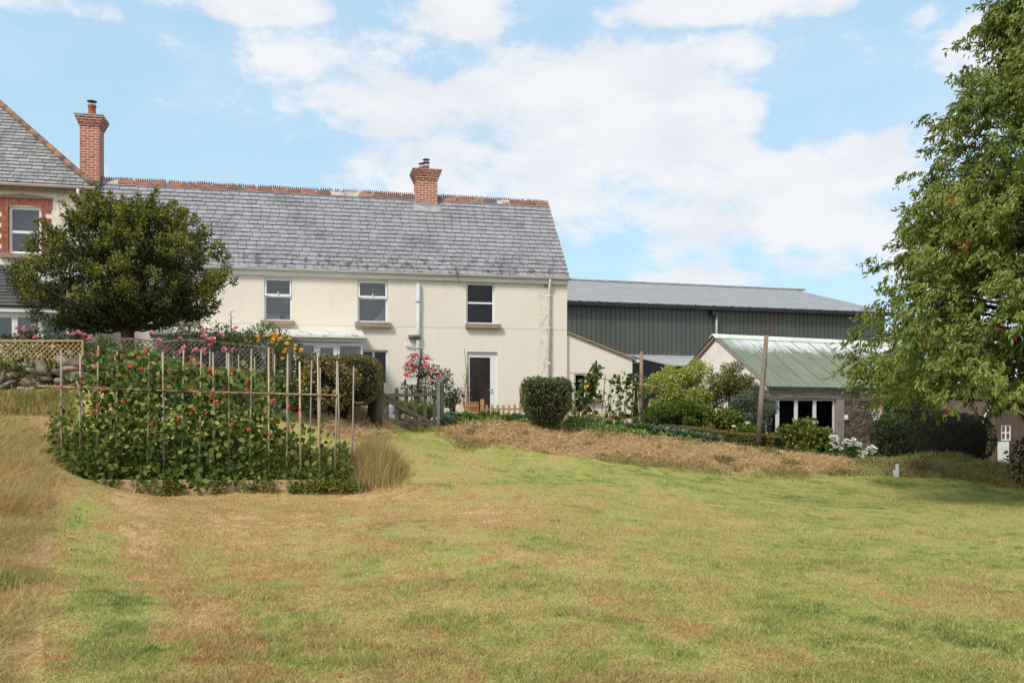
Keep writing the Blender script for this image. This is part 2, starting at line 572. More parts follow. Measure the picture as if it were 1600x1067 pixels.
def build_materials():
    # ground
    m, nt, bs = mk('ground')
    lc = lawn_colour(nt)
    pos = nt.add('ShaderNodeNewGeometry').outputs['Position']
    f2 = nt.noise(pos, 22, 4, 0.7)
    straw = nt.ramp(f2, [(0.25, (0.25, 0.155, 0.07)), (0.5, (0.40, 0.265, 0.125)), (0.75, (0.52, 0.37, 0.20))])
    soil = nt.ramp(nt.noise(pos, 5, 5), [(0.3, (0.05, 0.035, 0.02)), (0.7, (0.11, 0.085, 0.05))])
    aS = nt.add('ShaderNodeAttribute', attribute_name='straw').outputs['Fac']
    aG = nt.add('ShaderNodeAttribute', attribute_name='soil').outputs['Fac']
    edge = nt.noise(pos, 3.0, 4)
    c = nt.mix(nt.rng(nt.m('ADD', aS, nt.m('MULTIPLY', nt.m('SUBTRACT', edge, 0.5), 0.8)), 0.35, 0.65), lc, straw)
    c = nt.mix(aG, c, soil)
    dk = nt.noise(pos, 45, 3, 0.7)
    c = nt.mix(nt.rng(dk, 0.35, 0.60, 0.6, 0.0), c, (0.07, 0.06, 0.022))
    setp(nt, bs, col=c, rough=0.95, spec=0.08, normal=nt.bump(nt.noise(pos, 40, 4, 0.7), 0.6, 0.03))
    M['ground'] = m
    # grass blades share the lawn's colours
    m, nt, bs = mk('grass')
    lc = lawn_colour(nt)
    k = nt.isl()
    c = nt.mix(nt.rng(k, 0, 1, 0.0, 0.34, smooth=False), lc, (0.26, 0.31, 0.08))
    c = nt.mix(nt.m('GREATER_THAN', k, 0.88), c, (0.56, 0.47, 0.27))
    k2 = nt.m('FRACT', nt.m('MULTIPLY', k, 37.0))
    c = nt.add('ShaderNodeHueSaturation', {'Color': c, 'Value': nt.rng(k2, 0, 1, 0.62, 1.38, smooth=False)}).outputs[0]
    setp(nt, bs, col=c, rough=0.7, spec=0.15)
    tr = nt.add('ShaderNodeBsdfTranslucent', {'Color': c})
    mx = nt.add('ShaderNodeMixShader', {0: 0.3, 1: bs.outputs[0], 2: tr.outputs[0]})
    m.node_tree.links.new(mx.outputs[0], [q for q in m.node_tree.nodes if q.type == 'OUTPUT_MATERIAL'][0].inputs[0])
    M['grass'] = m
    M['drygrass'] = leafmat('dry_grass', [(0.26, 0.165, 0.075), (0.44, 0.31, 0.15), (0.54, 0.42, 0.22), (0.42, 0.35, 0.15), (0.22, 0.23, 0.07)], 0.7, 0.3, 0.12)
    # long grass: patches gone green, patches of reddish seed heads
    m, nt, bs = mk('long_grass')
    k = nt.isl()
    c = nt.ramp(k, [(0, (0.34, 0.22, 0.09)), (0.3, (0.54, 0.39, 0.16)), (0.6, (0.64, 0.50, 0.24)), (0.85, (0.48, 0.40, 0.14)), (1.0, (0.30, 0.30, 0.09))])
    pos = nt.add('ShaderNodeNewGeometry').outputs['Position']
    c = nt.mix(nt.rng(nt.noise(pos, 1.1, 3), 0.50, 0.62, 0, 0.7), c, (0.27, 0.29, 0.085))
    c = nt.mix(nt.rng(nt.noise(nt.scalev(pos, (1, 1, 0.3)), 0.8, 3), 0.55, 0.66, 0, 0.5), c, (0.40, 0.23, 0.11))
    setp(nt, bs, col=c, rough=0.7, spec=0.12)
    tr = nt.add('ShaderNodeBsdfTranslucent', {'Color': c})
    mx = nt.add('ShaderNodeMixShader', {0: 0.3, 1: bs.outputs[0], 2: tr.outputs[0]})
    m.node_tree.links.new(mx.outputs[0], [q for q in m.node_tree.nodes if q.type == 'OUTPUT_MATERIAL'][0].inputs[0])
    M['longgrass'] = m
    M['lawn_weed'] = leafmat('lawn_weed', [(0.14, 0.18, 0.045), (0.20, 0.25, 0.06), (0.26, 0.30, 0.075)], 0.6, 0.3)
    M['straw'] = leafmat('straw', [(0.30, 0.19, 0.085), (0.48, 0.32, 0.16), (0.60, 0.43, 0.24), (0.68, 0.53, 0.33)], 0.7, 0.1, 0.15)
    M['greengrass'] = leafmat('green_grass', [(0.06, 0.10, 0.02), (0.12, 0.17, 0.03), (0.20, 0.23, 0.06), (0.35, 0.28, 0.1)], 0.6, 0.3, 0.2)
    # leaves
    M['tree_leaf'] = leafmat('dark_tree_leaf', [(0.030, 0.048, 0.014), (0.052, 0.080, 0.021), (0.088, 0.118, 0.03)], 0.5, 0.26, 0.3)
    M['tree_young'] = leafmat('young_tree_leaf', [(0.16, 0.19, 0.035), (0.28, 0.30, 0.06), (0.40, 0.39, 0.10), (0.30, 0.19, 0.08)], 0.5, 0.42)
    M['cherry_leaf'] = leafmat('cherry_leaf', [(0.060, 0.105, 0.022), (0.098, 0.155, 0.032), (0.14, 0.20, 0.042), (0.20, 0.265, 0.06), (0.28, 0.31, 0.08)], 0.45, 0.34, 0.35, big=0.7)
    M['cherry_red'] = leafmat('red_cherry_leaf', [(0.45, 0.10, 0.03), (0.55, 0.22, 0.05), (0.30, 0.06, 0.03)], 0.5, 0.35)
    M['bean_leaf'] = leafmat('bean_leaf', [(0.034, 0.060, 0.015), (0.058, 0.10, 0.022), (0.088, 0.14, 0.031), (0.15, 0.20, 0.048), (0.28, 0.29, 0.075)], 0.6, 0.34, 0.15)
    M['bed_leaf'] = leafmat('bed_weed_leaf', [(0.04, 0.058, 0.017), (0.07, 0.098, 0.026), (0.13, 0.15, 0.04), (0.28, 0.27, 0.065), (0.42, 0.36, 0.09)], 0.6, 0.28, 0.15)
    M['rose_leaf'] = leafmat('rose_leaf', [(0.04, 0.066, 0.02), (0.07, 0.11, 0.03), (0.12, 0.165, 0.045)], 0.4, 0.22)
    M['rose_leaf_pale'] = leafmat('pale_rose_leaf', [(0.05, 0.09, 0.02), (0.10, 0.15, 0.03), (0.17, 0.21, 0.05)], 0.45, 0.25)
    M['ivy_leaf'] = leafmat('ivy_leaf', [(0.07, 0.072, 0.02), (0.15, 0.13, 0.04), (0.31, 0.235, 0.09), (0.44, 0.33, 0.15)], 0.5, 0.15, 0.3)
    M['topiary_leaf'] = leafmat('clipped_hedge_leaf', [(0.12, 0.115, 0.03), (0.175, 0.16, 0.042), (0.22, 0.19, 0.06), (0.28, 0.21, 0.085)], 0.65, 0.15, 0.15)
    M['hedge_leaf'] = leafmat('square_hedge_leaf', [(0.06, 0.08, 0.026), (0.10, 0.13, 0.04), (0.16, 0.19, 0.065), (0.25, 0.19, 0.09)], 0.55, 0.22)
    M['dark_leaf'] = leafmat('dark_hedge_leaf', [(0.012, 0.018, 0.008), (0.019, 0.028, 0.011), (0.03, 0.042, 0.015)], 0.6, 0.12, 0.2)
    M['gold_leaf'] = leafmat('golden_shrub_leaf', [(0.20, 0.25, 0.055), (0.34, 0.39, 0.09), (0.50, 0.53, 0.16), (0.44, 0.44, 0.13)], 0.5, 0.3)
    M['green_leaf'] = leafmat('bright_shrub_leaf', [(0.065, 0.11, 0.022), (0.115, 0.18, 0.035), (0.20, 0.27, 0.055)], 0.5, 0.3)
    M['grey_leaf'] = leafmat('grey_shrub_leaf', [(0.08, 0.105, 0.075), (0.13, 0.165, 0.115), (0.20, 0.23, 0.17)], 0.6, 0.2)
    M['olive_leaf'] = leafmat('olive_shrub_leaf', [(0.13, 0.14, 0.045), (0.22, 0.215, 0.07), (0.31, 0.28, 0.11)], 0.55, 0.25)
    M['currant_leaf'] = leafmat('broad_shrub_leaf', [(0.07, 0.105, 0.024), (0.13, 0.17, 0.038), (0.23, 0.26, 0.065), (0.30, 0.25, 0.08)], 0.5, 0.28)
    M['cabbage_leaf'] = leafmat('cabbage_leaf', [(0.075, 0.13, 0.09), (0.13, 0.20, 0.145), (0.24, 0.31, 0.24)], 0.55, 0.15)
    M['veg_leaf'] = leafmat('vegetable_leaf', [(0.09, 0.16, 0.04), (0.17, 0.26, 0.065), (0.27, 0.36, 0.12)], 0.5, 0.28)
    M['twig'] = mottled('twig', (0.035, 0.027, 0.018), (0.085, 0.065, 0.045), 9, 0.9)
    M['bark'] = mottled('bark', (0.045, 0.033, 0.024), (0.13, 0.095, 0.07), 7, 0.95, 0.6, 0.03, stretch=(1, 1, 0.25))
    M['core'] = mottled('dark_core', (0.006, 0.008, 0.004), (0.018, 0.018, 0.009), 14, 1.0, 0.8, 0.05)  # near-black filling for solid cores that keep light from passing through
    # flowers
    M['rose_pink'] = leafmat('pink_petal', [(0.70, 0.17, 0.25), (0.80, 0.32, 0.38), (0.88, 0.52, 0.54)], 0.6, 0.3)
    M['rose_coral'] = leafmat('coral_petal', [(0.72, 0.16, 0.20), (0.84, 0.30, 0.33), (0.90, 0.50, 0.50)], 0.6, 0.3)
    M['rose_red'] = leafmat('red_petal', [(0.42, 0.02, 0.03), (0.6, 0.04, 0.05)], 0.6, 0.2)
    M['rose_yellow'] = leafmat('yellow_petal', [(0.85, 0.50, 0.04), (0.9, 0.62, 0.10), (0.85, 0.36, 0.05)], 0.6, 0.3)
    M['bean_red'] = leafmat('scarlet_bean_petal', [(0.62, 0.07, 0.035), (0.78, 0.14, 0.06), (0.82, 0.26, 0.15)], 0.6, 0.3)
    M['daisy'] = leafmat('white_petal', [(0.75, 0.75, 0.76), (0.85, 0.85, 0.86)], 0.6, 0.3)
    M['daisy_eye'] = mottled('daisy_eye', (0.6, 0.4, 0.03), (0.7, 0.5, 0.05), 60, 0.8, 0)
    # walls
    m, nt, bs = mk('cream_render')
    o = nt.obj()
    x, y, z = nt.sep(o)[:3]
    base = nt.ramp(nt.noise(o, 0.8, 5, 0.6), [(0.3, (0.765, 0.69, 0.585)), (0.7, (0.805, 0.735, 0.635))])
    low = nt.rng(z, 4.02, 4.12, 1, 0)
    base = nt.mix(nt.m('MULTIPLY', low, 0.35), base, (0.82, 0.75, 0.63))
    st = nt.noise(nt.scalev(o, (6, 6, 0.5)), 1.0, 5, 0.65)
    base = nt.mix(nt.rng(st, 0.55, 0.75, 0, 0.17), base, (0.42, 0.37, 0.29))
    # patchy darker marks beside the downpipe
    dm = nt.m('MULTIPLY', nt.rng(nt.m('ABSOLUTE', nt.m('ADD', x, 0.68)), 0.03, 0.34, 1, 0), nt.rng(nt.noise(nt.scalev(o, (3, 3, 1.6)), 3.0, 5, 0.7), 0.45, 0.68))
    base = nt.mix(nt.m('MULTIPLY', dm, 0.62), base, (0.26, 0.23, 0.19))
    crack = nt.m('ADD', nt.m('ABSOLUTE', nt.m('SUBTRACT', z, nt.m('ADD', 4.06, nt.m('MULTIPLY', nt.noise(o, 1.5, 3), 0.06)))), 0.0)
    base = nt.mix(nt.rng(crack, 0.006, 0.016, 0.5, 0.0), base, (0.30, 0.27, 0.22))
    v2 = nt.m('ABSOLUTE', nt.m('ADD', x, nt.m('ADD', 2.98, nt.m('MULTIPLY', nt.noise(nt.scalev(o, (0, 0, 1)), 1.6, 4), 0.12))))
    base = nt.mix(nt.m('MULTIPLY', nt.rng(v2, 0.004, 0.012, 0.45, 0.0), nt.rng(z, 4.2, 4.5)), base, (0.28, 0.25, 0.2))
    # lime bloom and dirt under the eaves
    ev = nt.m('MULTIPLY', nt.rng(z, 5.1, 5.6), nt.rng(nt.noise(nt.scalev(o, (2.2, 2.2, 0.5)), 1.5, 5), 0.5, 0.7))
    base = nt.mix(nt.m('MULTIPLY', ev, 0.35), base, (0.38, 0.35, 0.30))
    setp(nt, bs, col=base, rough=0.9, spec=0.15, normal=nt.bump(nt.m('ADD', nt.noise(o, 26, 5, 0.65), nt.m('MULTIPLY', nt.noise(o, 3, 3), 1.5)), 0.22, 0.02))
    M['render'] = m
    m, nt, bs = mk('white_render')
    o = nt.obj()
    base = nt.ramp(nt.noise(o, 1.0, 5, 0.6), [(0.3, (0.74, 0.67, 0.57)), (0.7, (0.80, 0.74, 0.64))])
    base = nt.mix(nt.rng(nt.noise(nt.scalev(o, (5, 5, 0.5)), 1.0, 5), 0.55, 0.75, 0, 0.3), base, (0.45, 0.40, 0.33))
    setp(nt, bs, col=base, rough=0.9, spec=0.15, normal=nt.bump(nt.noise(o, 20, 5), 0.2, 0.015))
    M['white_render'] = m

    def slate(name, a, b, c, lich, streak=0.15):
        m, nt, bs = mk(name)
        o = nt.obj()
        k = nt.isl()
        col = nt.ramp(k, [(0.0, a), (0.5, b), (1.0, c)])
        col = nt.mix(nt.rng(nt.noise(o, 0.7, 5, 0.65), 0.52, 0.70, 0, 0.5), col, (0.085, 0.083, 0.085))
        n2 = nt.noise(o, 4.5, 6, 0.7)
        stn = nt.noise(nt.scalev(o, (2.6, 0.5, 0.5)), 1.0, 5, 0.65)
        col = nt.mix(nt.rng(stn, 0.52, 0.72, 0, streak), col, (0.05, 0.048, 0.045))
        z = nt.sep(o)[2]
        low = nt.rng(z, 5.95, 6.6, 0.95, 0.16)
        col = nt.mix(nt.m('MULTIPLY', nt.rng(n2, 0.50, 0.62), low), col, lich)
        setp(nt, bs, col=col, rough=nt.rng(nt.noise(o, 9, 3), 0.3, 0.7, 0.42, 0.62), spec=0.5, normal=nt.bump(nt.noise(o, 18, 5, 0.6), 0.25, 0.01))
        return m, nt, bs
    M['slate'] = slate('slate', (0.25, 0.25, 0.272), (0.28, 0.279, 0.30), (0.315, 0.312, 0.332), (0.075, 0.078, 0.062))[0]
    M['slate_old'] = slate('weathered_slate', (0.22, 0.22, 0.22), (0.27, 0.27, 0.26), (0.36, 0.355, 0.35), (0.045, 0.043, 0.04), 0.85)[0]
    M['slate_dark'] = slate('dark_slate', (0.055, 0.056, 0.065), (0.075, 0.076, 0.085), (0.10, 0.10, 0.11), (0.10, 0.10, 0.08))[0]
    M['slate_edge_shade'] = mottled('slate_shade_line', (0.07, 0.07, 0.072), (0.13, 0.13, 0.128), 5, 0.9, 0)  # edge dirt and the shadow lines of the courses, painted as one dark colour
    M['underlay'] = mottled('roof_underlay', (0.05, 0.05, 0.052), (0.075, 0.075, 0.075), 8, 0.9, 0)

    m, nt, bs = mk('chimney_brick')
    o = nt.obj()
    x, y, z = nt.sep(o)[:3]
    v = nt.comb(nt.m('ADD', x, y), z, 0.0)
    bk = nt.add('ShaderNodeTexBrick', {'Vector': v, 'Color1': (0.34, 0.085, 0.055), 'Color2': (0.45, 0.15, 0.095), 'Mortar': (0.62, 0.52, 0.45), 'Scale': 1.0, 'Mortar Size': 0.011, 'Mortar Smooth': 0.1, 'Bias': 0.0, 'Brick Width': 0.225, 'Row Height': 0.0785})
    col = nt.mix(nt.rng(nt.noise(o, 6, 5, 0.65), 0.52, 0.72, 0, 0.5), bk.outputs[0], (0.16, 0.07, 0.055))
    setp(nt, bs, col=col, rough=0.9, spec=0.2, normal=nt.bump(nt.m('MULTIPLY', bk.outputs['Fac'], -1.0), 0.6, 0.012))
    M['brick'] = m
    M['quoin'] = mottled('red_brick_trim', (0.24, 0.07, 0.045), (0.38, 0.14, 0.09), 8, 0.9, 0.3, 0.01)
    m, nt, bs = mk('terracotta')
    k = nt.isl()
    o = nt.obj()
    c = nt.ramp(k, [(0.0, (0.33, 0.13, 0.085)), (0.35, (0.23, 0.10, 0.075)), (0.6, (0.15, 0.10, 0.085)), (0.8, (0.36, 0.20, 0.15)), (0.92, (0.52, 0.45, 0.40))], 'CONSTANT')
    c = nt.mix(nt.rng(nt.noise(nt.scalev(o, (1, 2, 2)), 3.5, 6, 0.72), 0.46, 0.60, 0, 0.85), c, (0.11, 0.085, 0.07))
    c = nt.mix(nt.rng(nt.noise(o, 11, 5, 0.7), 0.60, 0.68, 0, 0.7), c, (0.55, 0.50, 0.44))
    setp(nt, bs, col=c, rough=0.9, spec=0.2)
    M['ridge'] = m
    m, nt, bs = mk('lichened_hip_tile')
    o = nt.obj()
    c = nt.ramp(nt.noise(o, 2.2, 5, 0.7), [(0.36, (0.15, 0.095, 0.08)), (0.52, (0.25, 0.16, 0.125)), (0.62, (0.40, 0.18, 0.06)), (0.74, (0.48, 0.25, 0.055))])
    setp(nt, bs, col=c, rough=0.95, spec=0.1, normal=nt.bump(nt.noise(o, 20, 4), 0.5, 0.02))
    M['hip'] = m
    M['pot'] = mottled('clay_pot', (0.34, 0.10, 0.06), (0.46, 0.17, 0.10), 6, 0.85, 0.1)
    M['lead'] = mottled('lead_flashing', (0.24, 0.25, 0.26), (0.40, 0.40, 0.40), 5, 0.55, 0.2)
    M['cowl'] = mottled('cowl_metal', (0.10, 0.09, 0.085), (0.22, 0.20, 0.19), 9, 0.45, 0.05, metal=0.6)
    M['upvc'] = mottled('white_upvc', (0.74, 0.75, 0.76), (0.82, 0.82, 0.82), 3, 0.35, 0, spec=0.5)
    M['white_paint'] = mottled('white_fascia', (0.66, 0.65, 0.62), (0.78, 0.77, 0.74), 2.5, 0.55, 0.05, stretch=(0.4, 1, 2))
    M['gutter'] = mottled('pale_gutter', (0.62, 0.58, 0.54), (0.76, 0.72, 0.68), 3, 0.4, 0.03)
    M['greypipe'] = mottled('grey_pipe', (0.46, 0.48, 0.52), (0.58, 0.60, 0.63), 4, 0.4, 0)
    M['darkpipe'] = mottled('dark_pipe', (0.10, 0.10, 0.11), (0.20, 0.20, 0.21), 9, 0.5, 0)
    M['sill'] = mottled('stone_sill', (0.16, 0.12, 0.09), (0.33, 0.26, 0.19), 9, 0.9, 0.4, 0.01, c3=(0.24, 0.20, 0.14))
    M['glass'] = glassmat('window_glass', 0.5)
    M['glass_sky'] = glassmat('old_window_glass', 1.5, (0.8, 0.84, 0.88))
    M['room'] = mottled('room_wall', (0.26, 0.26, 0.27), (0.33, 0.33, 0.34), 1.5, 0.9, 0)
    M['room_dark'] = mottled('dim_room', (0.02, 0.019, 0.018), (0.045, 0.040, 0.036), 1.2, 0.9, 0)
    M['room_mid'] = mottled('porch_room', (0.13, 0.14, 0.12), (0.26, 0.27, 0.22), 1.3, 0.9, 0)
    M['curtain'] = mottled('net_curtain', (0.50, 0.51, 0.52), (0.66, 0.66, 0.67), 4, 0.9, 0.1)
    M['door_panel'] = mottled('dark_door_glass', (0.028, 0.021, 0.018), (0.045, 0.034, 0.029), 1.5, 0.35, 0.03, 0.02, spec=0.12)
    M['chrome'] = mottled('door_handle_metal', (0.55, 0.55, 0.55), (0.7, 0.7, 0.7), 5, 0.25, 0, metal=1.0)
    m, nt, bs = mk('porch_roof')
    o = nt.obj()
    mo = nt.noise(o, 3.5, 6, 0.7)
    c = nt.mix(nt.rng(mo, 0.52, 0.66), (0.62, 0.60, 0.56), (0.16, 0.14, 0.08))
    setp(nt, bs, col=c, rough=0.7)
    M['porch_roof'] = m
    # barn
    m, nt, bs = mk('green_cladding')
    o = nt.obj()
    x, y, z = nt.sep(o)[:3]
    c = nt.ramp(nt.noise(nt.scalev(o, (1, 1, 0.3)), 0.9, 4), [(0.3, (0.070, 0.080, 0.070)), (0.7, (0.092, 0.102, 0.090))])
    # faded reddish blotches standing in for a flag above the pole top
    def blot(cx, cz, rx, rz):
        d = nt.m('ADD', nt.m('POWER', nt.m('DIVIDE', nt.m('SUBTRACT', x, cx), rx), 2.0), nt.m('POWER', nt.m('DIVIDE', nt.m('SUBTRACT', z, cz), rz), 2.0))
        return nt.rng(nt.m('ADD', d, nt.m('MULTIPLY', nt.m('SUBTRACT', nt.noise(o, 5.0, 5, 0.7), 0.5), 2.2)), 0.3, 1.2, 0.45, 0.0)
    for q in BLOTS:
        c = nt.mix(blot(*q), c, (0.20, 0.065, 0.05))
    setp(nt, bs, col=c, rough=0.5, spec=0.4)
    M['clad'] = m
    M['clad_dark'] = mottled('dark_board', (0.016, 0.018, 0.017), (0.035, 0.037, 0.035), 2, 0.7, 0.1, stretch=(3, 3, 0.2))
    M['barn_trim'] = mottled('black_gutter', (0.018, 0.018, 0.024), (0.03, 0.03, 0.036), 3, 0.45, 0)
    m, nt, bs = mk('fibre_cement_roof')
    o = nt.obj()
    x, y, z = nt.sep(o)[:3]
    c = nt.ramp(nt.noise(o, 1.2, 5, 0.6), [(0.3, (0.27, 0.285, 0.295)), (0.7, (0.35, 0.36, 0.365))])
    ridg = nt.m('SINE', nt.m('MULTIPLY', x, 2 * math.pi / 0.5))
    rows = nt.m('FRACT', nt.m('DIVIDE', y, 1.1))
    c = nt.mix(nt.m('MULTIPLY', nt.rng(rows, 0.0, 0.14, 1, 0), 0.6), c, (0.12, 0.125, 0.13))
    c = nt.mix(nt.rng(ridg, -0.2, 0.8, 0.35, 0.0), c, (0.15, 0.155, 0.16))
    setp(nt, bs, col=c, rough=0.6, spec=0.4, normal=nt.bump(ridg, 0.8, 0.05))
    M['barn_roof'] = m
    M['sheet'] = mottled('pale_sheet', (0.30, 0.31, 0.315), (0.40, 0.41, 0.41), 2, 0.6, 0)
    M['verge_ochre'] = mottled('ochre_verge', (0.40, 0.25, 0.11), (0.55, 0.36, 0.18), 4, 0.85, 0)
    M['concrete'] = mottled('concrete', (0.28, 0.27, 0.25), (0.38, 0.37, 0.34), 4, 0.9, 0.3)
    # outbuilding
    m, nt, bs = mk('peeling_green_sheet')
    o = nt.obj()
    x, y, z = nt.sep(o)[:3]
    green = nt.ramp(nt.noise(o, 1.4, 5, 0.6), [(0.3, (0.125, 0.155, 0.105)), (0.7, (0.175, 0.205, 0.14))])
    green = nt.mix(nt.rng(nt.noise(nt.scalev(o, (9, 0.8, 0.8)), 1.0, 4), 0.5, 0.7, 0, 0.4), green, (0.27, 0.29, 0.20))
    # paint worn off downwards from the ridge, further in the hollows
    frac = nt.m('FRACT', nt.m('DIVIDE', x, 0.92))
    reach = nt.m('ADD', nt.m('ADD', nt.m('MULTIPLY', nt.noise(nt.scalev(o, (13, 0.9, 0.9)), 1.0, 4, 0.75), 2.6), nt.m('ADD', 0.28, nt.m('MULTIPLY', nt.m('SINE', nt.m('MULTIPLY', x, 2 * math.pi / 0.152)), 0.22))), nt.m('MULTIPLY', nt.noise(nt.scalev(o, (1.1, 0, 0)), 1.0, 2), 0.9))
    worn = nt.rng(nt.m('SUBTRACT', y, nt.m('ADD', nt.m('MULTIPLY', reach, 0.95), 0.12)), 0.0, 0.16)
    worn = nt.m('MULTIPLY', worn, nt.rng(nt.m('ADD', x, nt.m('MULTIPLY', nt.noise(nt.scalev(o, (20, 0.4, 0.4)), 1.0, 3), 2.2)), 1.0, 2.3))
    c = nt.mix(nt.m('MULTIPLY', worn, 0.92), green, (0.54, 0.56, 0.57))
    c = nt.mix(nt.rng(frac, 0.03, 0.09, 0.95, 0.0), c, (0.05, 0.06, 0.045))
    setp(nt, bs, col=c, rough=0.55, spec=0.35)
    M['shed_roof'] = m
    M['ridge_cap'] = mottled('pale_ridge_cap', (0.52, 0.58, 0.50), (0.66, 0.70, 0.64), 3, 0.6, 0)
    m, nt, bs = mk('rubble_wall')
    o = nt.obj()
    vo = nt.add('ShaderNodeTexVoronoi', {'Vector': nt.add('ShaderNodeVectorMath', {0: nt.scalev(o, (1, 1, 1.4)), 1: nt.comb(nt.m('MULTIPLY', nt.noise(o, 3), 0.3), 0, nt.m('MULTIPLY', nt.noise(o, 4), 0.3))}, operation='ADD').outputs[0], 'Scale': 5.0, 'Randomness': 1.0})
    ve = nt.add('ShaderNodeTexVoronoi', {'Vector': nt.scalev(o, (1, 1, 1.4)), 'Scale': 5.0}, feature='DISTANCE_TO_EDGE')
    c = nt.ramp(nt.sep(vo.outputs['Color'])[0], [(0.0, (0.085, 0.064, 0.048)), (0.5, (0.14, 0.105, 0.076)), (1.0, (0.23, 0.178, 0.132))])
    c = nt.mix(nt.rng(nt.noise(o, 6, 6, 0.7), 0.5, 0.7, 0, 0.7), c, (0.055, 0.042, 0.036))
    c = nt.mix(nt.rng(ve.outputs[0], 0.0, 0.05, 0.45, 0), c, (0.08, 0.062, 0.05))
    setp(nt, bs, col=c, rough=0.95, spec=0.1, normal=nt.bump(nt.m('ADD', nt.rng(ve.outputs[0], 0, 0.25), nt.noise(o, 12, 5)), 0.7, 0.04))
    M['rubble'] = m
    M['cob'] = mottled('brown_cob_plaster', (0.20, 0.145, 0.115), (0.30, 0.225, 0.18), 2.5, 0.95, 0.3, 0.02)
    M['pink_render'] = mottled('pale_gable_render', (0.70, 0.62, 0.56), (0.82, 0.75, 0.69), 1.6, 0.9, 0.15)
    M['old_timber'] = mottled('weathered_timber', (0.13, 0.105, 0.085), (0.33, 0.28, 0.235), 4, 0.9, 0.5, 0.01, stretch=(1, 4, 0.6), c3=(0.24, 0.20, 0.165))
    M['old_timber_h'] = mottled('weathered_beam', (0.11, 0.09, 0.072), (0.33, 0.285, 0.24), 4, 0.9, 0.5, 0.01, stretch=(0.5, 3, 5))
    M['barge'] = mottled('brown_barge', (0.20, 0.12, 0.085), (0.33, 0.21, 0.15), 5, 0.8, 0.1)
    # garden woodwork
    M['pale_wood'] = mottled('new_trellis_wood', (0.34, 0.225, 0.095), (0.48, 0.335, 0.155), 8, 0.8, 0.1)
    M['dark_wood'] = mottled('old_trellis_wood', (0.11, 0.085, 0.065), (0.22, 0.17, 0.13), 8, 0.85, 0.1)
    M['gate_wood'] = mottled('mossy_gate_wood', (0.035, 0.028, 0.022), (0.10, 0.08, 0.058), 7, 0.95, 0.5, 0.01, c3=(0.085, 0.085, 0.05))
    M['post_green'] = mottled('green_painted_post', (0.10, 0.15, 0.14), (0.17, 0.22, 0.20), 7, 0.7, 0.2)
    M['orange_wood'] = mottled('orange_stained_wood', (0.36, 0.175, 0.075), (0.48, 0.265, 0.12), 9, 0.75, 0.1)
    M['cane'] = mottled('bamboo_cane', (0.24, 0.20, 0.155), (0.43, 0.37, 0.29), 6, 0.7, 0.1, stretch=(1, 1, 0.4))
    M['cane_pale'] = mottled('pale_cane', (0.40, 0.30, 0.19), (0.56, 0.44, 0.29), 6, 0.7, 0.1, stretch=(1, 1, 0.4))
    M['cane_red'] = mottled('reddish_cane', (0.36, 0.20, 0.14), (0.55, 0.38, 0.28), 7, 0.7, 0)
    M['twine'] = mottled('orange_twine', (0.6, 0.16, 0.05), (0.7, 0.25, 0.1), 9, 0.9, 0)
    M['board'] = mottled('bed_board', (0.34, 0.235, 0.135), (0.52, 0.38, 0.23), 4, 0.85, 0.3, 0.01, stretch=(0.5, 1, 5))
    M['pole'] = mottled('wooden_pole', (0.15, 0.105, 0.075), (0.30, 0.225, 0.17), 6, 0.9, 0.3, 0.01, stretch=(1, 1, 0.2))
    m, nt, bs = mk('rusty_pole')
    o = nt.obj()
    z = nt.sep(o)[2]
    w = nt.ramp(nt.noise(nt.scalev(o, (3, 3, 0.5)), 3, 5), [(0.3, (0.17, 0.135, 0.105)), (0.7, (0.32, 0.265, 0.21))])
    c = nt.mix(nt.m('MULTIPLY', nt.rng(z, 2.5, 2.9), nt.rng(nt.noise(nt.scalev(o, (7, 7, 0.8)), 2, 4), 0.45, 0.6)), w, (0.26, 0.10, 0.06))
    setp(nt, bs, col=c, rough=0.9, spec=0.15, normal=nt.bump(nt.noise(nt.scalev(o, (4, 4, 0.4)), 8, 4), 0.4, 0.01))
    M['big_pole'] = m
    M['stone'] = None
    m, nt, bs = mk('wall_stone')
    o = nt.obj()
    k = nt.isl()
    c = nt.ramp(k, [(0, (0.13, 0.11, 0.09)), (0.3, (0.30, 0.245, 0.18)), (0.55, (0.32, 0.22, 0.17)), (0.75, (0.09, 0.09, 0.088)), (1.0, (0.36, 0.30, 0.22))])
    c = nt.mix(nt.rng(nt.noise(o, 5, 6, 0.7), 0.48, 0.66, 0, 0.8), c, (0.085, 0.08, 0.055))
    c = nt.mix(nt.rng(nt.noise(o, 9, 5, 0.7), 0.58, 0.68, 0, 0.5), c, (0.40, 0.35, 0.28))
    setp(nt, bs, col=c, rough=0.95, spec=0.15, normal=nt.bump(nt.noise(o, 14, 6, 0.65), 0.7, 0.03))
    M['stone'] = m
    M['black_iron'] = mottled('black_iron', (0.012, 0.012, 0.013), (0.025, 0.025, 0.026), 9, 0.5, 0)
    M['planter'] = mottled('white_planter', (0.6, 0.62, 0.6), (0.72, 0.73, 0.7), 5, 0.6, 0)
    M['can'] = mottled('blue_grey_metal', (0.24, 0.28, 0.33), (0.34, 0.38, 0.43), 6, 0.45, 0.05)
    M['hoop'] = mottled('orange_hoop', (0.62, 0.12, 0.04), (0.72, 0.18, 0.07), 5, 0.5, 0)
    M['net'] = mottled('white_net', (0.55, 0.54, 0.52), (0.7, 0.69, 0.66), 9, 0.9, 0)
    M['shed_wood'] = mottled('shed_board', (0.10, 0.075, 0.045), (0.16, 0.12, 0.072), 5, 0.9, 0.3, 0.01, stretch=(0.5, 1, 4))
    M['shed_red'] = mottled('brown_red_wall', (0.085, 0.055, 0.046), (0.12, 0.08, 0.066), 3, 0.9, 0.1)
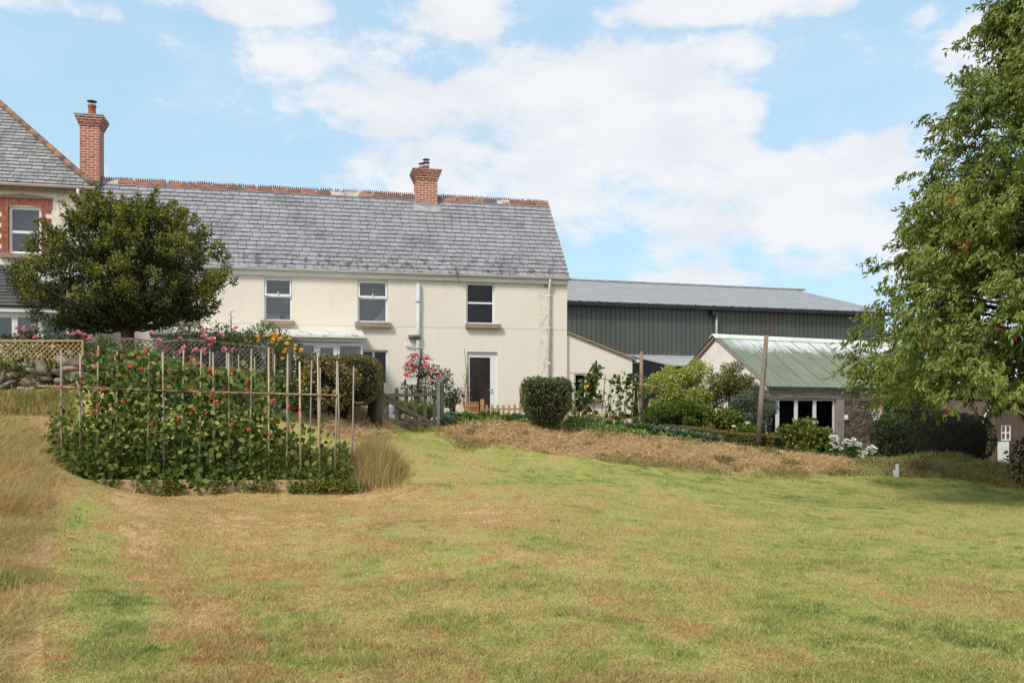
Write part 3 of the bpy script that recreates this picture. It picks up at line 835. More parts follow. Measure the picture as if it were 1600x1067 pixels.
    M['marker'] = mottled('white_plastic', (0.72, 0.72, 0.7), (0.8, 0.8, 0.78), 5, 0.5, 0)
# ------------------------------------------------------------------ frames of the buildings
ANG = math.atan2(0.2202, 0.9755)
HF = Frame(1.725, 28.09, ANG)                     # farmhouse: right front corner
LF = Frame(-11.41, 24.10, ANG)                    # brick trimmed house: right front corner
BF = Frame(20.8, 50.0, math.atan2(5.4, 18.18))    # barn: right front corner
SF = Frame(9.24, 32.5, math.atan2(0.44, 0.898))   # green roofed outbuilding: left front corner
BLOTS = []
for _px, _py, _rx, _rz in ((1201, 497, 0.30, 0.38), (1200, 512, 0.18, 0.42), (1182, 509, 0.09, 0.12), (1216.5, 513.5, 0.16, 0.12)):
    _a = BF.at(_px, _py)
    BLOTS.append((_a[0], _a[1], _rx, _rz))
build_materials()


# ------------------------------------------------------------------ ground
def build_ground():
    xs = np.concatenate([np.linspace(-400, -40, 19)[:-1], np.linspace(-40, -16, 49)[:-1], np.linspace(-16, 17, 254)[:-1], np.linspace(17, 40, 47)[:-1], np.linspace(40, 400, 19)])
    ys = np.concatenate([np.linspace(-60, 2, 26)[:-1], np.linspace(2, 26, 187)[:-1], np.linspace(26, 60, 69)[:-1], np.linspace(60, 700, 22)])
    X, Y = np.meshgrid(xs, ys)
    x, y = X.ravel(), Y.ravel()
    z = zt(x, y)
    nx, ny = len(xs), len(ys)
    i = (np.arange(ny - 1)[:, None] * nx + np.arange(nx - 1)[None, :]).ravel()
    f = np.stack([i, i + 1, i + nx + 1, i + nx], 1).ravel()
    o = np_mesh('ground', np.stack([x, y, z], 1), f, 4, M['ground'], None, None, True, True)
    prop(o, kind='structure')
    px = CX + F * x / np.maximum(y, 0.5)
    st = (in_poly(x, y, STRAW) | in_poly(x, y, STRAW2)).astype(np.float32)
    st = np.maximum(st, 0.5 * in_poly(x, y, DRYB))
    tall = (x < -0.505 * y - 0.05 * np.maximum(0, 8 - y)) & (y > 2) & (y < 18.4)
    st = np.maximum(st, 0.62 * tall)
    so = ((y > np.interp(px, [688, 760, 850, 1000, 1150, 1290, 1700], [21.9, 21.8, 21.4, 22.1, 23.1, 23.9, 23.8])) & (px > 600)).astype(np.float32)
    so = np.maximum(so, (in_poly(x, y, BED)).astype(np.float32))
    so[(px < 600) & (y > 19.0)] = 1.0
    so = np.maximum(so, .55 * in_poly(x, y, DRYB))
    for nm, arr in (('straw', st), ('soil', so * 0.85)):
        at = o.data.attributes.new(nm, 'FLOAT', 'POINT')
        at.data.foreach_set('value', arr.astype(np.float32))


build_ground()


# ------------------------------------------------------------------ building parts
def slates(mb, E0, along, up, normal, Ls, xb, pitch=0.205, w=0.27, rng=random):
    """courses of single slates on a plane; xb(s) gives the span along the eave"""
    E0, along, up, normal = Vector(E0), Vector(along), Vector(up).normalized(), Vector(normal).normalized()
    n = int(Ls / pitch + 0.5)
    pitch = Ls / n
    for i in range(n):
        s0, s1 = i * pitch, (i + 1) * pitch + 0.02
        a0, b0 = xb(s0)
        a1, b1 = xb(min(s1, Ls))
        off = (0.5 if i % 2 else 0.0) * w + rng.uniform(-.02, .02)
        x = min(a0, a1) - off
        while x < max(b0, b1):
            wj = w * rng.uniform(0.93, 1.07)
            lo0, lo1 = max(x + 0.006, a0), min(x + wj - 0.006, b0)
            hi0, hi1 = max(x + 0.006, a1), min(x + wj - 0.006, b1)
            x += wj
            if lo1 - lo0 < 0.02 and hi1 - hi0 < 0.02:
                continue
            lo1, hi1 = max(lo0, lo1), max(hi0, hi1)
            l0 = 0.030 + rng.uniform(-.004, .006)
            dj = rng.uniform(-.012, .012) * (1 if rng.random() < .4 else .2)
            p = [E0 + along * lo0 + up * (s0 + dj) + normal * l0, E0 + along * lo1 + up * (s0 + dj + rng.uniform(-.004, .004)) + normal * (l0 + rng.uniform(-.002, .002)), E0 + along * hi1 + up * s1 + normal * 0.004, E0 + along * hi0 + up * s1 + normal * 0.004]
            q = [p[0] - normal * 0.030, p[1] - normal * 0.030]
            mb.add(p, [(0, 1, 2, 3)])
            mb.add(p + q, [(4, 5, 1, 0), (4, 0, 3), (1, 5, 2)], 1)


def window(parent, x0, x1, z0, z1, y, cols=(), rows=(), fw=0.055, glass='glass', room='room', roomd=0.6, sill=None, name='window', curtain=None, openrow=None, frame='upvc'):
    mb = MB()
    d = 0.06
    mb.box(x0, x1, y, y + d, z1 - fw, z1)
    mb.box(x0, x1, y, y + d, z0, z0 + fw)
    mb.box(x0, x0 + fw, y, y + d, z0 + fw, z1 - fw)
    mb.box(x1 - fw, x1, y, y + d, z0 + fw, z1 - fw)
    for c in cols:
        cx = x0 + (x1 - x0) * c
        mb.box(cx - fw * .6, cx + fw * .6, y + .002, y + d, z0 + fw, z1 - fw)
    for r in rows:
        cz = z0 + (z1 - z0) * r
        mb.box(x0 + fw, x1 - fw, y + .004, y + d, cz - fw * .5, cz + fw * .5)
    w = mb.build(name, M[frame], parent)
    pb = MB()
    pb.add([(x0 + .02, y + .03, z0 + .02), (x1 - .02, y + .03, z0 + .02), (x1 - .02, y + .03, z1 - .02), (x0 + .02, y + .03, z1 - .02)], [(0, 1, 2, 3)])
    pb.build('pane', M[glass], w)
    rb = MB()
    a, b, c, e = x0 - .25, x1 + .25, z0 - .25, z1 + .25
    yb, ye = y + d + .02, y + d + roomd
    rb.add([(a, yb, c), (b, yb, c), (b, yb, e), (a, yb, e), (a, ye, c), (b, ye, c), (b, ye, e), (a, ye, e)], [(4, 5, 6, 7), (0, 4, 7, 3), (5, 1, 2, 6), (3, 7, 6, 2), (0, 1, 5, 4)])
    rb.build('interior', M[room], w)
    if openrow is not None:      # top hung sash pushed a little outwards
        cz = z0 + (z1 - z0) * openrow
        sb = MB()
        o1, o2 = 0.02, 0.085
        zt_, zb_ = z1 - .03, cz + .01

        def yy(z):
            return y - .012 - (o2 - o1) * (zt_ - z) / (zt_ - zb_)
        for (xa, xb_, za, zb2) in ((x0 + .02, x1 - .02, zt_ - .05, zt_), (x0 + .02, x1 - .02, zb_, zb_ + .05), (x0 + .02, x0 + .065, zb_ + .05, zt_ - .05), (x1 - .065, x1 - .02, zb_ + .05, zt_ - .05)):
            v = [(xa, yy(za), za), (xb_, yy(za), za), (xb_, yy(zb2), zb2), (xa, yy(zb2), zb2)]
            sb.prism([Vector(q) for q in v], (0, .03, 0))
        cs = sb.build('casement', M[frame], w)
        hb = MB()
        mx = (x0 + x1) / 2
        hb.box(mx - .012, mx + .012, yy(zb_) - .03, yy(zb_) - .001, zb_ + .03, zb_ + .12)
        hb.build('catch', M['upvc'], w)
    if sill:
        sx0, sx1, sz0, sz1 = sill
        s_ = MB()
        s_.box(sx0, sx1, y - .20, y - .002, sz0, sz1)
        s_.build('sill', M['sill'], w)
    if curtain == 'drape':
        cb = MB()
        n = 9
        zz0, zz1 = z0 + .06, z0 + (z1 - z0) * .56
        for i in range(n):
            t0, t1 = i / n, (i + 1) / n
            # swag falling from the right hand side to the lower middle
            xa0 = x1 - .06 - (x1 - x0) * .45 * (1 - t0) ** 2.2
            xa1 = x1 - .06 - (x1 - x0) * .45 * (1 - t1) ** 2.2
            za, zb2 = zz0 + (zz1 - zz0) * t0, zz0 + (zz1 - zz0) * t1
            cb.add([(xa0, y + .14, za), (x1 - .03, y + .12 + .02 * (i % 2), za), (x1 - .03, y + .12, zb2), (xa1, y + .14, zb2)], [(0, 1, 2, 3)])
        cb.build('curtain', M['curtain'], w)
    if curtain == 'low':
        cb = MB()
        cb.box(x0 + .06, x0 + (x1 - x0) * .55, y + .16, y + .20, z0 + .06, z0 + .22)
        cb.build('towel', M['curtain'], w)
        cb = MB()
        cb.box(x1 - .20, x1 - .06, y + .14, y + .17, z0 + .06, z0 + .20)
        cb.build('jug', M['curtain'], w)
        cb = MB()
        cb.box(x1 - .22, x1 - .10, y + .18, y + .2, z0 + .52, z0 + .75)
        cb.build('curtain', M['curtain'], w)
    return w


def gutter_run(mb, x0, x1, y, z, r=0.055):
    n = 8
    ring = [(y + r * math.cos(math.pi + math.pi * k / n), z + r * math.sin(math.pi + math.pi * k / n)) for k in range(n + 1)]
    v = [(x0, a, b) for a, b in ring] + [(x1, a, b) for a, b in ring]
    mb.add(v, [(k, k + 1, n + 2 + k, n + 1 + k) for k in range(n)])
    v2 = [(x0, a, b + .006) for a, b in ring] + [(x1, a, b + .006) for a, b in ring]
    mb.add(v2, [(n + 1 + k, n + 2 + k, k + 1, k) for k in range(n)])
    mb.box(x0, x1, y - r - .004, y - r + .004, z - .012, z + .008)


def chimney(parent, x0, x1, y0, y1, zb, zt_, pots):
    """brick stack with a stepped head; pots = list of (dx, r, h, cowl levels)"""
    mb = MB()
    hd = 0.30
    mb.box(x0, x1, y0, y1, zb, zt_ - hd)
    st = 5
    for i in range(st):
        e = 0.022 + 0.024 * i
        mb.box(x0 - e, x1 + e, y0 - e, y1 + e, zt_ - hd + hd * i / st, zt_ - hd + hd * (i + 1) / st)
    c = mb.build('chimney', M['brick'], parent)
    cap = MB()
    e = 0.135
    cap.box(x0 - e, x1 + e, y0 - e, y1 + e, zt_, zt_ + .035)
    cap.build('chimney_cap', M['lead'], c)
    cx, cy = (x0 + x1) / 2, (y0 + y1) / 2
    for dx, r, h, lev in pots:
        pb = MB()
        pb.lathe([(r * 1.02, 0), (r, .03), (r * .93, h * .8), (r * 1.12, h * .84), (r * 1.12, h * .92), (r, h)], (cx + dx, cy, zt_ + .035))
        pb.build('chimney_pot', M['pot'], c, True)
        if lev:
            cb = MB()
            z = zt_ + .035 + h
            for k in range(4):
                a = k * math.pi / 2 + .4
                cb.tube([(cx + dx + r * .8 * math.cos(a), cy + r * .8 * math.sin(a), z), (cx + dx + r * .8 * math.cos(a), cy + r * .8 * math.sin(a), z + .11 * lev)], .008, 5)
            for l in range(lev):
                zz = z + .10 * (l + 1)
                cb.lathe([(r * 1.25, 0), (r * 1.3, .012), (r * .7, .035), (.01, .042)], (cx + dx, cy, zz))
            cb.build('cowl', M['cowl'], c)
    return c


# ------------------------------------------------------------------ farmhouse
HL = -13.69
ZE = 5.77          # eaves
ZR = 8.61          # ridge
YR = 2.5
house = thing('farmhouse', 'long cream rendered farmhouse with grey slate roof and a brick chimney on its ridge', 'house', (HF.o[0], HF.o[1], 0), ANG)


def hrect(pxa, pya, pxb, pyb, fr=HF, off=0.0):
    xa, za = fr.at(pxa, pya, off)
    xb, zb = fr.at(pxb, pyb, off)
    return min(xa, xb), max(xa, xb), min(za, zb), max(za, zb)


O0 = hrect(262, 434, 304, 500)
O1 = hrect(412.6, 433, 456.2, 502.5)
O2 = hrect(558.8, 437, 605.6, 504.5)
O3 = hrect(728.5, 441.5, 773, 507)
O4 = hrect(564, 546.5, 606, 601)
OD = hrect(729.7, 549.5, 777.6, 657)
O1 = (O1[0], O1[1], 4.185, O1[3])
holes = [O0, O1, O2, O3, O4, OD]
RV = 0.13
wb = MB()
wall_sheet(wb, HL, 0.0, 0.3, ZE, 0.0, holes, RV)
# gable end, back and the hidden left end
wb.add([(0, 0, .3), (0, 5, .3), (0, 5, ZE), (0, YR, ZR - .06), (0, 0, ZE)], [(0, 1, 2, 3, 4)])
wb.add([(HL, 5, .3), (0, 5, .3), (0, 5, ZE), (HL, 5, ZE)], [(3, 2, 1, 0)])
wb.build('wall', M['render'], house)

sl = Vector((0, YR + .10, ZR - (ZE - .06)))
Ls = sl.length
upv = sl.normalized()
nv = Vector((0, -upv.z, upv.y))
rb = MB()
RX = HL - .8
rb.add([(RX, -.10, ZE - .085), (.06, -.10, ZE - .085), (.06, YR, ZR - .025), (RX, YR, ZR - .025)], [(0, 1, 2, 3)])
rb.add([(HL, 5.1, ZE - .085), (.06, 5.1, ZE - .085), (.06, YR, ZR - .025), (HL, YR, ZR - .025)], [(3, 2, 1, 0)])
rf = rb.build('roof', M['underlay'], house)
sb = MB()
slates(sb, (0, -.10, ZE - .06), (1, 0, 0), upv, nv, Ls - .03, lambda s: (RX, 0.07))
sb.build('slate_covering', [M['slate'], M['slate_edge_shade']], rf)
vb = MB()   # mortared verge
a = Vector((0.035, -.1, ZE - .10))
vb.bar(a, a + upv * (Ls - .02), .05, .045, up=nv)
vb.build('verge', M['slate_dark'], rf)
rt = MB()
x = RX
while x < .05:
    x2 = min(x + .455, .08)
    dz = random.uniform(-.012, .012)
    for sgn in (-1, 1):
        p0, p1 = (x + .012, YR, ZR + .065 + dz), (x2 - .012, YR, ZR + .065 + dz)
        q0, q1 = (x + .012, YR + sgn * .145, ZR - .100 + dz), (x2 - .012, YR + sgn * .145, ZR - .100 + dz)
        b = len(rt.v)
        dn = Vector((0, 0, -.03))
        rt.add([p0, p1, q1, q0] + [Vector(q) + dn for q in (q0, q1)], [(0, 1, 2, 3) if sgn > 0 else (3, 2, 1, 0), (3, 2, 5, 4)])
    n = 7
    for k in range(n):
        c = x + (x2 - x) * (k + .5) / n
        h = .056 + random.uniform(-.014, .008)
        if random.random() < .05:
            continue
        rt.prism([(c - .027, YR - .012, ZR + .06 + dz), (c + .027, YR - .012, ZR + .06 + dz), (c + .012, YR - .012, ZR + .075 + h + dz), (c - .012, YR - .012, ZR + .075 + h + dz)], (0, .024, 0))
    # keep each tile and its crest one island colour by welding is not needed
    x = x2
rt.build('ridge_tile_row', M['ridge'], rf)

gb = MB()
gutter_run(gb, HL + .3, .11, -.155, ZE - .075)
gb.build('gutter', M['gutter'], house)
fb = MB()
fb.box(HL + .3, .02, -.095, -.004, ZE - .26, ZE - .09)
fb.build('fascia', M['white_paint'], house)


def hpt(px, py, off=0.0):
    a, z = HF.at(px, py, off)
    return Vector((a, off, z))


# downpipe at the right hand end
q = hpt(857.5, 440)
db = MB()
db.tube([(q.x, -.155, ZE - .12), (q.x, -.155, ZE - .2), (q.x, -.07, ZE - .42), (q.x, -.07, 1.4)], .038, 10)
for z in (5.1, 4.1, 3.0, 2.0):
    db.lathe([(.05, 0), (.05, .05)], (q.x, -.07, z), 10)
db.build('downpipe', M['gutter'], house, True)
q = hpt(653, 446)
sp = MB()
sp.tube([(q.x, -.07, hpt(653, 444).z), (q.x, -.07, 1.5)], .062, 12)
for py in (473, 527, 545):
    sp.lathe([(.075, 0), (.075, .06)], (q.x, -.07, hpt(653, py).z), 12)
so_ = sp.build('soil_pipe', M['greypipe'], house, True)
sp = MB()
zz = hpt(653, 527).z
sp.tube([(q.x, -.09, zz), (hpt(638, 527).x, -.09, zz)], .065, 12)
sp.lathe([(.085, -.07), (.085, .07)], (q.x, -.07, zz), 12)
sp.build('branch_pipe', M['darkpipe'], so_, True)
sp = MB()
zz = hpt(650, 541.5).z
sp.tube([(q.x, -.08, zz), (hpt(634, 541).x, -.05, zz + .02), (hpt(633, 541).x, -.03, zz + .1)], .022, 8)
sp.build('waste_pipe', M['upvc'], so_, True)
# small fittings on the wall
fx = MB()
c = hpt(713, 428.5)
fx.box(c.x - .05, c.x + .05, -.26, -.1, c.z - .05, c.z + .03)
fx.tube([(c.x, -.2, c.z - .04), (c.x + .05, -.1, c.z - .2), (c.x + .12, -.03, c.z - .32)], .006, 5)
fx.build('fascia_lamp', M['darkpipe'], house)
fx = MB()
c = hpt(852.5, 447)
fx.tube([(c.x - .05, -.03, c.z), (c.x + .05, -.03, c.z)], .022, 8)
fx.build('vent_cap', M['darkpipe'], house)
fx = MB()
c = hpt(671, 433)
fx.tube([(c.x - .05, -.03, c.z + .03), (c.x, -.05, c.z), (c.x + .06, -.06, c.z - .09)], .014, 6)
fx.build('overflow_pipe', M['gutter'], house)


def sillbox(pxa, pya, pxb, pyb):
    return hrect(pxa, pya, pxb, pyb)


yw = RV - .06
window(house, O0[0], O0[1], O0[2], O0[3], yw, rows=(.55,), sill=(O0[0] - .1, O0[1] + .1, O0[2] - .12, O0[2]))
window(house, O1[0], O1[1], O1[2], O1[3] - .002, yw, rows=(.575,), openrow=.575, glass='glass_sky', curtain='low', sill=(O1[0] - .1, O1[1] + .08, O1[2] - .12, O1[2]))
window(house, O2[0], O2[1], O2[2], O2[3] - .002, yw, rows=(.58,), openrow=.58, glass='glass_sky', curtain='drape', sill=(O2[0] - .08, O2[1] + .1, O2[2] - .15, O2[2]))
window(house, O3[0], O3[1] - .001, O3[2], O3[3] - .002, yw, rows=(.52,), room='room_dark', sill=(O3[0] - .03, O3[1] + .18, O3[2] - .13, O3[2]))
window(house, O4[0], O4[1], O4[2], O4[3], yw, cols=(.47,), room='room_dark')
# door
dx0, dx1, dz0, dz1 = OD
dr = MB()
y = yw
gx0, gz1 = HF.at(734.5, 558)
gx1, _ = HF.at(766.7, 600)
dr.box(dx0 + .001, gx0, y, y + .07, dz0, dz1 - .002)
dr.box(gx1, dx1 - .001, y, y + .07, dz0, dz1 - .002)
dr.box(gx0, gx1, y, y + .07, gz1, dz1 - .002)
dr.box(gx0, gx1, y, y + .07, dz0, dz0 + .1)
door = dr.build('door', M['upvc'], house)
dp = MB()
dp.box(gx0, gx1, y + .02, y + .05, dz0 + .1, gz1)
dp.build('door_panel', M['door_panel'], door)
hb = MB()
hx, hz = HF.at(769.5, 609)
hb.tube([(hx, y, hz), (hx, y - .05, hz), (hx - .15, y - .055, hz)], .012, 8)
hb.box(hx - .02, hx + .02, y - .01, y, hz - .13, hz + .05)
hb.build('handle', M['chrome'], door)
sb2 = MB()
sb2.box(dx0, dx1, y - .1, y + .07, dz0 - .1, dz0)
sb2.build('doorstep', M['concrete'], house)

# chimney on the ridge
cx0, _ = HF.at(650.5, 300, 2.15)
cx1, _ = HF.at(683.5, 300, 2.15)
_, ctop = HF.at(667, 266.5, 2.15)
chim = chimney(house, cx0, cx1, 2.15, 2.85, 8.0, ctop, [(-.14, .075, .16, 1), (.02, .10, .20, 2)])
lb = MB()
zf = ZE - .06 + (2.15 + .1) * (sl.z / sl.y)
lb.bar(Vector((cx0 - .10, 2.06, zf - .07)), Vector((cx1 + .10, 2.06, zf - .07)), .36, .03, up=nv)
lb.box(cx0 - .012, cx1 + .012, 2.135, 2.16, zf - .02, zf + .13)
for sgn, xx in ((-1, cx0), (1, cx1)):
    lb.prism([(xx - .02, 2.12, zf - .05), (xx + .02, 2.12, zf - .05), (xx + .02, 2.5, ZR + .12), (xx - .02, 2.5, ZR + .12)], (0, .0, .05))
lb.build('flashing', M['lead'], chim)

# lower extension at the right hand end
xr, zr = HF.at(988, 562, .1)
_, zl = HF.at(884, 521, .1)
E5 = hrect(897, 583, 934, 623, HF, .1)
eb = MB()
wall_sheet(eb, .004, xr, .3, zr - .25, .1, [E5], .1)
eb.add([(.004, .1, zr - .25), (xr, .1, zr - .25), (xr, .1, zr), (.004, .1, zl)], [(0, 1, 2, 3)])
eb.add([(xr, .1, .3), (xr, 5, .3), (xr, 5, zr), (xr, .1, zr)], [(0, 1, 2, 3)])
eb.build('extension_wall', M['render'], house)
er = MB()
er.prism([(.006, .04, zl + .005), (xr + .12, .04, zr - .05), (xr + .12, .04, zr + .01), (.006, .04, zl + .06)], (0, 5, 0))
er.build('extension_roof', M['slate'], house)
er = MB()
er.prism([(.006, .02, zl + .035), (xr + .1, .02, zr - .01), (xr + .1, .02, zr + .025), (.006, .02, zl + .07)], (0, .1, 0))
er.build('verge_tile', M['verge_ochre'], house)
eg = MB()
eg.tube([(xr + .16, .0, zr - .04), (xr + .16, 5, zr - .04)], .06, 8)
eg.build('extension_gutter', M['gutter'], house)
window(house, E5[0], E5[1], E5[2], E5[3], .15, cols=(.5,), room='room_dark', fw=.06, sill=(E5[0] - .08, E5[1] + .08, E5[2] - .08, E5[2]))

# glazed porch along the front
py_ = -1.5
pxl, _ = HF.at(238, 527, py_)
pxr, _ = HF.at(567, 527, py_)
_, pz1 = HF.at(520, 534, py_)
_, pz0 = HF.at(520, 640, py_)
_, pzt = HF.at(520, 524, py_)
pw = MB()
pw.box(pxl, pxr, py_, -.02, pz0 - .6, pz0 + .55)
pw.build('porch_base', M['render'], house)
bars = [pxl, HF.at(300, 550, py_)[0], HF.at(360, 550, py_)[0], HF.at(412, 550, py_)[0], HF.at(459, 550, py_)[0], HF.at(494, 550, py_)[0], HF.at(527.5, 550, py_)[0], pxr]
for i in range(7):
    a, b = bars[i], bars[i + 1]
    inset = .055 if i == 5 else .0
    w = MB()
    fw = .06
    zt2 = pz1 - .01
    w.box(a + .003, b - .003, py_ + .01, py_ + .07, zt2 - .1 - inset, zt2)
    w.box(a + .003, a + fw + inset, py_ + .01, py_ + .07, pz0 + .55, zt2 - .1 - inset)
    w.box(b - fw - inset, b - .003, py_ + .01, py_ + .07, pz0 + .55, zt2 - .1 - inset)
    w.box(a + fw + inset, b - fw - inset, py_ + .01, py_ + .07, pz0 + .55, pz0 + .62)
    wo = w.build('porch_window', M['upvc'], house)
    g = MB()
    g.add([(a + .03, py_ + .04, pz0 + .58), (b - .03, py_ + .04, pz0 + .58), (b - .03, py_ + .04, zt2 - .05), (a + .03, py_ + .04, zt2 - .05)], [(0, 1, 2, 3)])
    g.build('pane', M['glass_sky'], wo)
side = MB()
side.box(pxr - .06, pxr, py_ + .08, -.02, pz1 - .12, pz1 - .01)
for yy in (py_ + .08, -.75, -.1):
    side.box(pxr - .06, pxr, yy, yy + .06, pz0 + .55, pz1 - .12)
wo = side.build('porch_side_window', M['upvc'], house)
g = MB()
g.add([(pxr - .03, py_ + .1, pz0 + .55), (pxr - .03, -.04, pz0 + .55), (pxr - .03, -.04, pz1 - .1), (pxr - .03, py_ + .1, pz1 - .1)], [(0, 1, 2, 3)])
g.build('pane', M['glass_sky'], wo)
g = MB()
g.add([(pxl + .1, -.3, pz0), (pxr - .1, -.3, pz0), (pxr - .1, -.3, pz1), (pxl + .1, -.3, pz1)], [(0, 1, 2, 3)])
g.build('porch_back_panel', M['room_mid'], house)
pr = MB()
_, zrt = HF.at(520, 515, -.02)
pr.prism([(pxl - .05, py_ - .12, pzt), (pxl - .05, -.004, zrt), (pxl - .05, -.004, zrt - .08), (pxl - .05, py_ - .12, pzt - .05)], (pxr - pxl + .1, 0, 0))
pr.build('porch_roof', M['porch_roof'], house)
pg = MB()
pg.box(pxl - .04, pxr + .05, py_ - .11, py_ - .004, pz1 + .005, pzt - .055)
gutter_run(pg, pxl - .04, pxr + .1, py_ - .17, pzt - .06, .05)
pg.build('porch_fascia', M['upvc'], house)

# ------------------------------------------------------------------ brick trimmed house on the left
lh = thing('brick_trimmed_house', 'taller cream house at the left edge with red brick window surround and hipped slate roof', 'house', (LF.o[0], LF.o[1], 0), ANG)
ZL = 7.55
WX = hrect(12.6, 322, 65.3, 398, LF)
lw = MB()
wall_sheet(lw, -9.0, 0.0, .5, ZL, 0.0, [WX], .13)
lw.add([(0, 0, .5), (0, 8, .5), (0, 8, ZL), (0, 0, ZL)], [(0, 1, 2, 3)])
lw.build('wall', M['render'], lh)
tp = .93
ov = .16
lr = MB()
zr0 = ZL + .02
half = 4.0 + ov
A_, B_, C_, D_ = Vector((ov, -ov, zr0)), Vector((ov, 8 + ov, zr0)), Vector((-9, -ov, zr0)), Vector((-9, 8 + ov, zr0))
Rr = Vector((ov - half, 4, zr0 + half * tp))
Rl = Vector((-9, 4, zr0 + half * tp))
dn = Vector((0, 0, -.03))
lr.add([A_ + dn, Rr + dn, Rl + dn, C_ + dn], [(0, 1, 2, 3)])
lr.add([A_ + dn, B_ + dn, Rr + dn], [(0, 1, 2)])
lr.add([B_ + dn, D_ + dn, Rl + dn, Rr + dn], [(0, 1, 2, 3)])
lrf = lr.build('roof', M['underlay'], lh)
s1 = MB()
u1 = Vector((0, 1, tp)).normalized()
n1 = Vector((0, -tp, 1)).normalized()
LL = half * math.sqrt(1 + tp * tp)
slates(s1, A_, (1, 0, 0), u1, n1, LL, lambda s: (-9.3, -s / math.sqrt(1 + tp * tp)), pitch=.185, w=.30)
u2 = Vector((-1, 0, tp)).normalized()
n2 = Vector((tp, 0, 1)).normalized()
slates(s1, A_, (0, 1, 0), u2, n2, LL, lambda s: (s / math.sqrt(1 + tp * tp), 2 * half - s / math.sqrt(1 + tp * tp)), pitch=.185, w=.30)
s1.build('slate_covering', [M['slate_old'], M['slate_edge_shade']], lrf)
hp = MB()
N = 14
for i in range(N):
    p, q = A_.lerp(Rr, i / N), A_.lerp(Rr, (i + .97) / N)
    up_ = Vector((0, 0, .045))
    hp.tube([p + up_, q + up_], [.078, .082], 8)
hp.build('hip_tile_row', M['hip'], lrf, True)
g = MB()
gutter_run(g, -9.0, ov + .08, -ov - .06, ZL - .02, .06)
gg = g.build('gutter', M['gutter'], lh)
g = MB()
for k in range(1):
    n = 8
    r = .06
    ring = [(ov + .06 + r * math.cos(math.pi + math.pi * j / n), ZL - .02 + r * math.sin(math.pi + math.pi * j / n)) for j in range(n + 1)]
    v = [(a, -ov - .1, b) for a, b in ring] + [(a, 1.0, b) for a, b in ring]
    g.add(v, [(j + 1, j, n + 1 + j, n + 2 + j) for j in range(n)])
g.build('side_gutter', M['gutter'], lh)
so2 = MB()
so2.box(-9.0, ov + .02, -ov, -.003, ZL - .10, ZL - .06)
so2.box(.003, ov + .02, -.003, 1.0, ZL - .10, ZL - .06)
so2.box(-9.0, ov + .02, -ov - .004, -ov + .02, ZL - .16, ZL - .01)
so2.box(ov - .0, ov + .025, -ov + .02, 1.0, ZL - .16, ZL - .01)
so2.build('soffit', M['barge'], lh)
g = MB()
dx, dz = LF.at(125, 292)
g.tube([(dx, -ov - .06, ZL - .08), (dx, -ov - .04, ZL - .2), (dx, -.07, ZL - .5), (dx, -.07, 2.2)], .042, 10)
for z in (6.6, 5.2, 3.8):
    g.lathe([(.054, 0), (.054, .05)], (dx, -.07, z), 10)
g.build('downpipe', M['gutter'], lh, True)
# brick surround
wx0, wx1, wz0, wz1 = WX
q = MB()
rz = .0735
k = 0
z = wz0 - .02
blk = (wz1 - z) / 9
while z < wz1 - .01:
    z2 = min(z + blk, wz1)
    wd = .31 if k % 2 == 0 else .13
    wr = .225 if k % 2 == 0 else .075
    q.box(wx0 - wd - .02, wx0 + .004, -.022, .05, z, z2 - .003)
    q.box(wx1 - .004, wx1 + wr, -.022, .05, z, z2 - .003)
    z = z2
    k += 1
# segmental arch of upright bricks
na = 16
xa, xb = wx0 - .34, wx1 + .26
for i in range(na):
    t0, t1 = i / na, (i + 1) / na

    def arch(t):
        return .075 * (1 - (2 * t - 1) ** 2)
    x0_, x1_ = xa + (xb - xa) * t0 + .004, xa + (xb - xa) * t1 - .004
    q.prism([(x0_, -.024, wz1 - .03 + arch(t0)), (x1_, -.024, wz1 - .03 + arch(t1)), (x1_, -.024, wz1 + .21 + arch(t1)), (x0_, -.024, wz1 + .21 + arch(t0))], (0, .05, 0))
wn = window(lh, wx0 + .01, wx1 - .01, wz0, wz1, .06, rows=(.47,), fw=.07, glass='glass_sky')
q.build('brick_surround', M['quoin'], wn)
q = MB()
q.prism([(xa - .02, -.05, wz1 + .215), (xb + .02, -.05, wz1 + .215), (xb + .02, -.05, wz1 + .26), ((xa + xb) / 2, -.05, wz1 + .335), (xa - .02, -.05, wz1 + .26)], (0, .046, 0))
q.build('drip_mould', M['sill'], wn)
q = MB()
q.box(wx0 - .2, wx1 + .2, -.10, .05, wz0 - .12, wz0 - .003)
q.build('sill', M['sill'], wn)
# tall chimney behind the hip
ca, _ = HF.at(124.5, 250, 2.2)
cb_, _ = HF.at(155, 250, 2.2)
_, ct = HF.at(140, 181.5, 2.2)
lo = LF.o
sh = Vector((HF.o[0] - LF.o[0], HF.o[1] - LF.o[1]))
sx, sy = sh.x * LF.u[0] + sh.y * LF.u[1], sh.x * LF.n[0] + sh.y * LF.n[1]
ch2 = chimney(lh, ca + sx, cb_ + sx, 2.2 + sy, 2.85 + sy, 7.3, ct, [(.0, .115, .40, 1)])
lb = MB()
lb.box(ca + sx + .25, cb_ + sx + .03, 2.17 + sy, 2.6 + sy, 8.2, 8.52)
lb.build('flashing', M['slate_dark'], ch2)
